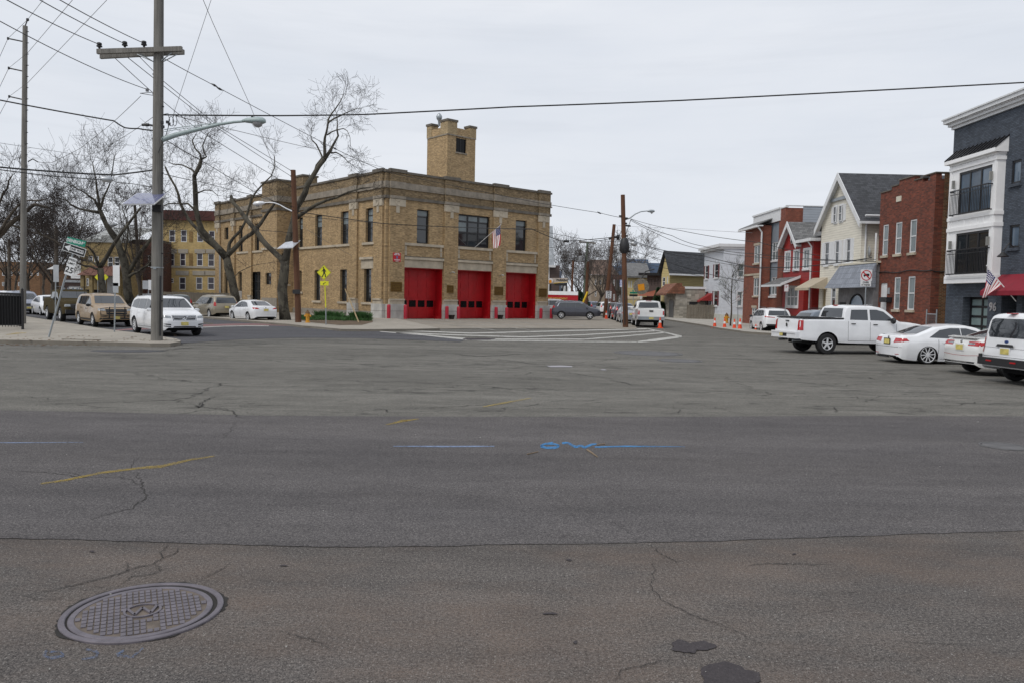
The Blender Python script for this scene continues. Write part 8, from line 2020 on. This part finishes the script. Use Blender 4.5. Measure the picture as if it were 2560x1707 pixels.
# leaning post with DENBIGH / ONE WAY / SPEED LIMIT 25
gb=G(121,843,.13); r=empty('sign_post',gb,0,'leaning steel post with green street name, one way and speed limit 25 signs','sign')
Yp=gb.y; q=lambda x,y,dy=0: D(x,y,Yp+dy)-gb
mb=MB(); mb.tube([Vector((0,0,-.05)),q(148,752),q(160,705),q(186,625)],.035,6); mb.build('post',M['steel'],r)
s_=S(Yp)
u=(q(213,636)-q(159,618)); u.y=0; u=u.normalized(); n=Vector((0,-1,0)); v=n.cross(u)*1; v=v if v.z>0 else -v
c=q(186,625,-.06); W1_=57*s_; H1=21*s_
mb=MB(); plate(mb,c+n*.002,u,v,n,W1_,H1); ow=mb.build('one_way_sign',M['signwh'],r)
mb=MB(); plate(mb,c+n*.009,u,v,n,W1_*.96,H1*.88,.002); mb.build('black_field',M['signbk'],ow)
mb=MB(); A=lambda x,y:c+n*.0125+u*(x*W1_)+v*(y*H1)
mb.quad(A(-.44,0),A(-.20,.38),A(-.20,.20),A(.42,.20),A(.42,-.20),A(-.20,-.20),A(-.20,-.38)); mb.build('arrow',M['signwh'],ow)
t=text_obj('ONE WAY',H1*.36,M['signbk'],ow,'lettering',.001,bold=.004); place_text(t,c+n*.016+u*W1_*.11,u,n)
c2=q(190.5,606,-.05); u2=(q(213,614)-q(168,603)); u2.y=0; u2.normalize(); v2=n.cross(u2); v2=v2 if v2.z>0 else -v2; W2s=48*s_; H2s=16*s_
mb=MB(); plate(mb,c2,u2,v2,n,W2s,H2s); sg=mb.build('street_name_sign',M['signgn'],r)
t=text_obj('DENBIGH',H2s*.72,M['signwh'],sg,'lettering',.001,bold=.004,sx=.82); place_text(t,c2+n*.009-u2*W2s*.08,u2,n)
t=text_obj('ST',H2s*.36,M['signwh'],sg,'lettering',.001,bold=.002); place_text(t,c2+n*.009+u2*W2s*.39+v2*H2s*.12,u2,n)
c3=q(176.5,667,-.05); v3=(q(185,643)-q(170,690)); v3.y=0; v3.normalize(); u3=v3.cross(n) ; u3=u3 if u3.x>0 else -u3; W3s=20.5*s_; H3s=45*s_
mb=MB(); plate(mb,c3,u3,v3,n,W3s,H3s); sg=mb.build('speed_limit_sign',M['signwh'],r)
for tx,yy,zz in (('SPEED',.36,.15),('LIMIT',.16,.15),('25',-.22,.42)):
    t=text_obj(tx,H3s*zz*1.1,M['signbk'],sg,'lettering',.001,bold=.006 if tx=='25' else .003); place_text(t,c3+n*.008+v3*H3s*yy,u3,n)
# two sign posts seen from behind
def back_post(label,bx,by,tx,ty,plates,solar_tri=None):
    b=G(bx,by,.13); r=empty('sign_post',b,0,label,'sign'); mb=MB(); mb.tube([Vector((0,0,-.05)),D(tx,ty,b.y)-b],.03,6); mb.build('post',M['steel'],r)
    for x0,x1,y0,y1,m in plates:
        mb=MB(); a=D(x0,y0,b.y-.05)-b; e=D(x1,y1,b.y-.05)-b; mb.box(a.x,e.x,a.y,a.y+.012,e.z,a.z); mb.build('sign_back',M[m],r)
    return r,b
back_post('sign post with its grey back to us, left of the big grey pole',286,830,289,664,[(282,299,664,716,'signwh'),(282,296,708,733,'signgy')])
r,b=back_post('sign post with a white triangular panel behind the leaning signs',138,804,140,663,[(133,147,663,706,'signgy')])
mb=MB(); mb.extr([D(117,674,b.y)-b,D(135,665,b.y)-b,D(147,663,b.y)-b,D(147,674,b.y)-b],(0,.01,0)); mb.build('white_panel',M['signwh'],r)
r=empty('notice_sign',D(371,714,60),0,'white notice sign on the dark pole beside the big grey pole','sign'); mb=MB(); mb.box(-.45,.0,0,.02,-.3,.35); mb.build('grey_plate',M['signgy'],r); mb=MB(); mb.box(.0,.25,-.02,.0,-.35,.4); mb.build('white_plate',M['signwh'],r); mb=MB(); mb.tube([(0,.02,-2.2),(0,.02,.4)],.04,5); mb.build('post',M['steel'],r)
for x,l in ((244,'left yellow crossing sign edge behind the forked plane trunk'),(263,'right yellow crossing sign edge behind the forked plane trunk')):
    r=empty('crossing_sign',D(x,694,70),0,l,'sign'); mb=MB(); mb.extr([(-.28,0,0),(0,0,-.28),(.28,0,0),(0,0,.28)],(0,.02,0)); mb.build('plate',M['signyl'],r); mb=MB(); mb.tube([(0,.03,-2.6),(0,.03,.2)],.03,5); mb.build('post',M['steel'],r)
# pedestrian crossing sign
b=G(815,812.5,.13); r=empty('crossing_sign',b,0,'yellow green diamond pedestrian crossing sign with an arrow plate before the firehouse','sign'); Yc=b.y; q=lambda x,y,dy=0: D(x,y,Yc+dy)-b
mb=MB(); mb.tube([Vector((0,0,-.05)),q(814.5,770)],.035,6); mb.build('steel_sleeve',M['steel'],r); mb=MB(); mb.tube([q(814.5,774),q(811,680)],.032,6); mb.build('post',M['signyl'],r)
c=q(810,682,-.06); R_=S(Yc)*18.6; n=Vector((0,-1,0)); u=Vector((1,0,.0)); v=Vector((0,0,1))
mb=MB(); mb.extr([c+v*R_,c-u*R_*.97,c-v*R_,c+u*R_*.97],n*.008); sg=mb.build('diamond',M['signyl'],r)
mb=MB(); k=.93
for a_,b_ in (((0,1),(-1,0)),((-1,0),(0,-1)),((0,-1),(1,0)),((1,0),(0,1))):
    p0=c+n*.010+u*a_[0]*R_*k+v*a_[1]*R_*k; p1=c+n*.010+u*b_[0]*R_*k+v*b_[1]*R_*k; mb.tube([p0,p1],.007,4)
# walking figure
F_=lambda x,y:c+n*.013+u*(x*R_)+v*(y*R_)
def seg(mb,pts,w):
    for (x0,y0),(x1,y1) in zip(pts,pts[1:]):
        a=F_(x0,y0); bb=F_(x1,y1); d=(bb-a); nn=d.cross(n).normalized()*w*R_/2; mb.quad(a-nn,bb-nn,bb+nn,a+nn)
hp_=[F_(-.08+.1*cos(i*.52),.60+.1*sin(i*.52)) for i in range(12)]; mb.quad(*hp_)
seg(mb,[(-.02,.48),(.03,-.02)],.26); seg(mb,[(.0,.0),(-.08,-.28),(-.22,-.58)],.13); seg(mb,[(.04,.0),(.16,-.26),(.20,-.6)],.13); seg(mb,[(-.06,.40),(-.20,.22),(-.32,.12)],.08); seg(mb,[(.05,.42),(.22,.22),(.22,.06)],.08); seg(mb,[(-.22,-.58),(-.30,-.54)],.07); seg(mb,[(.20,-.6),(.30,-.58)],.07)
mb.build('walking_figure',M['signbk'],sg)
c=q(811,709,-.06); w_=S(Yc)*10.5; h_=S(Yc)*5.3; mb=MB(); mb.box(c.x-w_,c.x+w_,c.y-.008,c.y,c.z-h_,c.z+h_); sg=mb.build('arrow_plate',M['signyl'],r)
mb=MB(); F_=lambda x,y:c+n*.012+u*(x*h_)+v*(y*h_); R_=h_; seg(mb,[(.6,.5),(-.2,-.15)],.28); mb.quad(F_(-.85,-.55),F_(-.05,-.6),F_(-.5,.2)); mb.build('arrow',M['signbk'],sg)
# speed limit 25 and others at the right
def simple_sign(label,bx,by,Y,x0,x1,y0,y1,texts,mat='signwh',topx=None,tm='signbk',zb=0):
    b=D(bx,by,Y); b.z=zb; r=empty('street_sign',b,0,label,'sign'); xm=(x0+x1)/2; mb=MB(); mb.tube([Vector((0,0,-.05)),D(xm,(y0+y1)/2,Y)-b],.03,5); mb.build('post',M['steel'],r)
    a=D(x0,y0,Y-.06)-b; e=D(x1,y1,Y-.06)-b; cc=(a+e)/2; W=e.x-a.x; H=a.z-e.z; mb=MB(); plate(mb,Vector((cc.x,cc.y,cc.z)),Vector((1,0,0)),Vector((0,0,1)),Vector((0,-1,0)),W,H,.008); sg=mb.build('plate',M[mat],r)
    if mat=='signwh':
        mb=MB(); 
        for X0,X1,Z0,Z1 in ((-.46,.46,.455,.475),(-.46,.46,-.475,-.455),(-.46,-.43,-.455,.455),(.43,.46,-.455,.455)): mb.box(cc.x+X0*W,cc.x+X1*W,cc.y-.011,cc.y-.009,cc.z+Z0*H,cc.z+Z1*H)
        mb.build('border',M[tm],sg)
    for tx,yy,zz in texts: t=text_obj(tx,H*zz,M[tm],sg,'lettering',.001,bold=.006); place_text(t,cc+Vector((0,-.012,yy*H)),(1,0,0),(0,-1,0))
    return r,b,cc,W,H
simple_sign('white speed limit 25 sign by the leaning brown pole at the driveway edge',1518.7,800,80,1514.5,1528.5,728,747,[('SPEED',.34,.2),('LIMIT',.12,.2),('25',-.22,.52)])
r,b,cc,W,H=simple_sign('white sign with blue writing hanging left of the tall dark brown pole',1553.5,811,61,1550,1560,700.5,718.5,[('TOW',.3,.28),('AWAY',.05,.24),('ZONE',-.22,.24)],tm='signbl')
simple_sign('small white parking notice on a thin post behind the green street name sign',1603,790,92,1600,1605,741,749,[],zb=0)
r=empty('street_name_post',Vector((D(1582,790,96).x,96,0)),0,'green street name over a black one way plate before the yellow row house','sign'); mb=MB(); mb.tube([(0,0,0),(0,0,D(1582,730,96).z)],.04,5); mb.build('post',M['steel'],r)
z=D(1582,735,96).z; mb=MB(); mb.box(-.45,.45,-.06,-.04,z,z+.22); mb.box(-.06,-.04,-.45,.45,z+.24,z+.46); mb.build('street_name_sign',M['signgn'],r); z=D(1582,739,96).z; mb=MB(); mb.box(-.5,.5,-.06,-.04,z-.15,z+.12); mb.build('one_way_sign',M['signbk'],r)
# no trucks over 4 tons
Yn=40.5; b=D(2161,800,Yn); b.z=.13; r=empty('no_trucks_sign',b,0,'white no trucks over 4 tons sign with a red ring before the grey mansard storefront','sign'); 
mb=MB(); mb.tube([Vector((0,0,-.05)),D(2166,690,Yn)-b],.03,6); mb.build('post',M['steel'],r)
a=D(2152,676,Yn-.05)-b; e=D(2179.5,702.5,Yn-.05)-b; cc=(a+e)/2; W=e.x-a.x; mb=MB(); plate(mb,cc,Vector((1,0,0)),Vector((0,0,1)),Vector((0,-1,0)),W,W,.008); sg=mb.build('plate',M['signwh'],r)
mb=MB(); mb.lathe([(W*.46,-.016),(W*.46,-.009),(W*.39,-.009),(W*.39,-.016),(W*.46,-.016)],tuple(cc),'y',30); d=W*.30; mb.obox(cc+Vector((0,-.018,0)),Vector((d,0,-d)),Vector((0,.003,0)),Vector((.02,0,.02))); mb.build('red_ring',M['signrd'],sg)
mb=MB(); k=W; mb.box(cc.x-.05*k,cc.x+.25*k,cc.y-.013,cc.y-.010,cc.z-.06*k,cc.z+.14*k); mb.box(cc.x-.24*k,cc.x-.06*k,cc.y-.013,cc.y-.010,cc.z-.06*k,cc.z+.07*k)
for x in(-.17,.14): mb.lathe([(.001,-.003),(.05*k,0),(.001,.001)],(cc.x+x*k,cc.y-.012,cc.z-.09*k),'y',12)
mb.build('truck_symbol',M['signbk'],sg)
a=D(2151,703.5,Yn-.05)-b; e=D(2177,717,Yn-.05)-b; c2=(a+e)/2; mb=MB(); plate(mb,c2,Vector((1,0,0)),Vector((0,0,1)),Vector((0,-1,0)),e.x-a.x,a.z-e.z,.008); sg=mb.build('lower_plate',M['signwh'],r)
for tx,dz in (('OVER',.065),('4 TONS',-.065)): t=text_obj(tx,.125,M['signbk'],sg,'lettering',.001,bold=.004); place_text(t,c2+Vector((0,-.012,dz)),(1,0,0),(0,-1,0))
# parking regulation signs by the red house
for bx,Y,x0,x1,y0,y1,l in ((1845,62,1841,1849,738,752,'small white and red parking sign on a thin post by the young tree'),(1961,50,1961,1971,712,730,'white parking sign before the red clapboard house porch')):
    r,b,cc,W,H=simple_sign(l,bx,800,Y,x0,x1,y0,y1,[],zb=.13,tm='signrd'); t=text_obj('P',H*.5,M['signrd'],r,'lettering',.001); place_text(t,cc+Vector((0,-.012,.1*H)),(1,0,0),(0,-1,0))
# parking lot sign (kite shaped panel with orange square emblem)
Yk=96; b=D(1385,760,Yk); b.z=0; r=empty('parking_sign',b,0,'long pale parking sign board with an orange square emblem beside the firehouse','sign')
q=lambda x,y,dy=0: D(x,y,Yk+dy)-b
mb=MB(); mb.extr([q(1370,711),q(1372,696),q(1419,696),q(1419,706.5)],(0,.15,0)); pl=mb.build('board',mk('pale_board',(.50,.44,.38),.6),r)
mb=MB(); mb.extr([q(1384,708.2,-.02),q(1419,705.5,-.02),q(1419,706.6,-.02),q(1384,709.5,-.02)],(0,.02,0)); mb.build('yellow_line',CACHE['yellow_plastic'],pl)
t=text_obj('PARKING',S(Yk)*7.4,M['signbk'],pl,'lettering',.004,bold=.01,sx=.95); place_text(t,q(1406,701.5,-.03),(1,0,0),(0,-1,0))
mb=MB(); c=q(1376,703,-.1); R_=S(Yk)*6.5; mb.lathe([(.001,-.03),(R_,-.02),(R_,.05)],tuple(c),'y',20); mb.build('round_badge',M['signwh'],pl); mb=MB(); mb.obox(c+Vector((-.02,-.06,-.08)),(R_*.5,0,R_*.1),(0,.01,0),(-R_*.1,0,R_*.55)); mb.build('orange_square',CACHE['orange_glass'],pl)
mb=MB(); mb.extr([q(1386,710,.05),q(1418,708,.05),q(1418,716,.05),q(1386,714,.05)],(0,.1,0)); mb.build('dark_board',M['plast'],r)
mb=MB(); mb.tube([q(1377,712),Vector((q(1377,712).x,0,0))],.09,6); mb.tube([q(1416,712),Vector((q(1416,712).x,0,0))],.09,6); mb.build('post',M['plast'],r)
# cones, hydrants
def cone(x,y,label,z=.0,Y=None,h=.75,group='orange traffic cones'):
    b=G(x,y,z) if Y is None else Vector((D(x,y,Y).x,Y,z)); r=empty('traffic_cone',b,0,label,'traffic cone',group)
    mb=MB(); k=h/.75; mb.box(-.19*k,.19*k,-.19*k,.19*k,0,.04*k); mb.lathe([(.14*k,.04*k),(.035*k,h),(.001,h)],n=16); mb.build('body',M['cone'],r,True,40)
    mb=MB(); mb.lathe([(.088*k,.38*k),(.066*k,.54*k)],n=16); mb.v=[(v[0]*1.03,v[1]*1.03,v[2]) for v in mb.v]; mb.build('reflective_collar',M['signwh'],r,True); return r
cone(1786.5,820.5,'leftmost orange cone in the row before the white house',h=.78); cone(1811,822.5,'second orange cone in the row, left of the yellow hydrant',h=.78); cone(1835.5,825,'third orange cone, right of the young tree',h=.78)
r=cone(1849.5,826.5,'dull orange cone, last before the white suv',h=.85); 
cone(1889,829,'orange cone half hidden beneath the tail of the white suv',h=.5)
cone(1650,819,'orange cone at the right rear corner of the white pickup by the brown pole',Y=57,h=.78); cone(1515.5,797,'orange cone at the foot of the leaning brown pole',Y=80,h=.85)
def hydrant(b,s_,label,top,body_):
    r=empty('fire_hydrant',b,0,label,'fire hydrant'); k=s_
    mb=MB(); mb.lathe([(.17*k,0),(.17*k,.05*k),(.12*k,.06*k),(.12*k,.50*k),(.15*k,.52*k),(.15*k,.58*k)],n=16); mb.build('barrel',body_,r,True,40)
    mb=MB(); mb.lathe([(.15*k,.58*k),(.14*k,.66*k),(.08*k,.74*k),(.04*k,.76*k),(.04*k,.82*k),(.001,.82*k)],n=16); mb.build('bonnet',top,r,True,40)
    for d in ((-1,0),(1,0),(0,-1)):
        mb=MB(); mb.tube([(d[0]*.1*k,d[1]*.1*k,.44*k),(d[0]*.19*k,d[1]*.19*k,.44*k)],.06*k,10); mb.tube([(d[0]*.19*k,d[1]*.19*k,.44*k),(d[0]*.215*k,d[1]*.215*k,.44*k)],.075*k,6); mb.build('nozzle',body_,r,True,40)
    return r
hydrant(G(769,807,.13),.98,'yellow fire hydrant with a dark cap beside the brown pole near the firehouse',M['hydbrn'],M['hydyel'])
hydrant(G(1816,808,.13),1.1,'yellow and black fire hydrant behind the cones by the white house',M['hydbrn'],M['hydyel'])
# iron fence at the left
fa=G(57,824,.13); r=empty('iron_fence',fa,0,'black iron fence with finials at the left edge of the corner pavement','fence')
hz_=D(57,734,fa.y).z-.13; e=G(-200,826,.13)-fa; u=e.normalized(); L=e.length
bars=MB(); n=int(L/.11)
for k in range(min(n,95)):
    p=u*(k*.11); bars.box(p.x-.011,p.x+.011,p.y-.011,p.y+.011,.12,hz_); 
bars.build('bars',M['black'],r)
mb=MB(); 
for z in (.2,hz_-.12): mb.obox(u*(L/2)+Vector((0,0,z)),u*(L/2),Vector((-u.y,u.x,0))*.02,Vector((0,0,.02)))
mb.build('rail',M['black'],r)
for k in range(0,5):
    p=u*(k*1.25); mb=MB(); mb.box(p.x-.04,p.x+.04,p.y-.04,p.y+.04,0,hz_+.12); mb.lathe([(.03,0),(.06,.06),(.001,.13)],(p.x,p.y,hz_+.12),n=8); mb.build('post',M['black'],r)
mb=MB(); e2=G(62,800,.13)+Vector((-.664,.748,0))*8-fa; nn=60; u2=Vector((-.664,.748,0)); 
for k in range(70): p=u2*(k*.11); mb.box(p.x-.011,p.x+.011,p.y-.011,p.y+.011,.12,hz_)
mb.obox(u2*3.85+Vector((0,0,hz_-.12)),u2*3.85,Vector((.748,.664,0))*.02,Vector((0,0,.02))); mb.obox(u2*3.85+Vector((0,0,.2)),u2*3.85,Vector((.748,.664,0))*.02,Vector((0,0,.02))); mb.build('return_bars',M['black'],r)
# dark hedge-like mesh behind the bars (the fence reads solid)
mb=MB(); mb.quad(u*0.05+Vector((0,.06,.18)),u*L+Vector((0,.06,.18)),u*L+Vector((0,.06,hz_-.1)),u*.05+Vector((0,.06,hz_-.1))); mb.build('privacy_mesh',mk('black_screen',(.01,.01,.011),.9),r)
# leaves on the corner pavement
random.seed(14); mb=MB()
for k in range(160):
    x=random.uniform(0,440); y=random.uniform(838,853) if random.random()<.4 else random.uniform(858,864); z=.14 if y<855 else .012; p=G(x,y,z); a=random.uniform(0,3); s_=random.uniform(.02,.05); mb.obox(p,(s_*cos(a),s_*sin(a),0),(-s_*.6*sin(a),s_*.6*cos(a),0),(0,0,.004))
o=mb.build('fallen_leaves',mk('dead_leaf',(.14,.08,.04),.9,var=.4)); tag(o,kind='stuff')
# ---------------- camera, sky, sun ----------------
cam=bpy.data.cameras.new('camera'); co_=bpy.data.objects.new('camera',cam); COL.objects.link(co_)
cam.sensor_width=36; cam.lens=36*FP/2560; cam.clip_end=6000; cam.clip_start=.1
r_=Vector((1,0,0)); u_=Vector((0,sin(TH),cos(TH))); f_=Vector((0,cos(TH),-sin(TH)))
# roll: image right axis
x_=r_*cos(RO)+u_*sin(RO); y_=-r_*sin(RO)+u_*cos(RO)
co_.matrix_world=Matrix((x_,y_,-f_)).transposed().to_4x4(); co_.location=(0,0,CAMH)
SC.camera=co_
w=bpy.data.worlds.new('World'); SC.world=w; w.use_nodes=True; t=w.node_tree; t.nodes.clear()
out=t.nodes.new('ShaderNodeOutputWorld'); bg=t.nodes.new('ShaderNodeBackground'); t.links.new(bg.outputs[0],out.inputs[0]); bg.inputs[1].default_value=.1
sky=t.nodes.new('ShaderNodeTexSky'); sky.sky_type='NISHITA'; sky.sun_disc=False; sky.sun_elevation=radians(52); sky.sun_rotation=radians(232); sky.air_density=1; sky.dust_density=3
tc=t.nodes.new('ShaderNodeTexCoord'); g=tc.outputs['Generated']
n1=noise(t,mapv(t,g,(1.2,1.2,5)),1.6,6,.55); n2=noise(t,mapv(t,g,(1.5,1.5,22),0,(1,2,.3)),2.2,5,.6)
cl=mix(t,ramp(t,n1,.3,.72),(7.3,7.75,8.5),(8.7,8.95,9.45))
cl=mix(t,mth(t,'MULTIPLY',ramp(t,n2,.5,.72),.22),cl,(6.4,6.75,7.4))
fin=mix(t,.93,sky.outputs[0],cl); t.links.new(fin,bg.inputs[0])
sd=bpy.data.lights.new('sun','SUN'); sd.energy=1.5; sd.angle=radians(20); sd.color=(1,.96,.90)
so=bpy.data.objects.new('sun',sd); COL.objects.link(so)
dv=Vector((-.72*cos(radians(52)),-.69*cos(radians(52)),sin(radians(52)))); so.rotation_euler=dv.to_track_quat('Z','Y').to_euler(); so.location=(0,0,60)
SC.render.engine='CYCLES'
SC.view_settings.view_transform='Standard'; SC.view_settings.look='None'; SC.view_settings.exposure=0.0; SC.view_settings.gamma=1
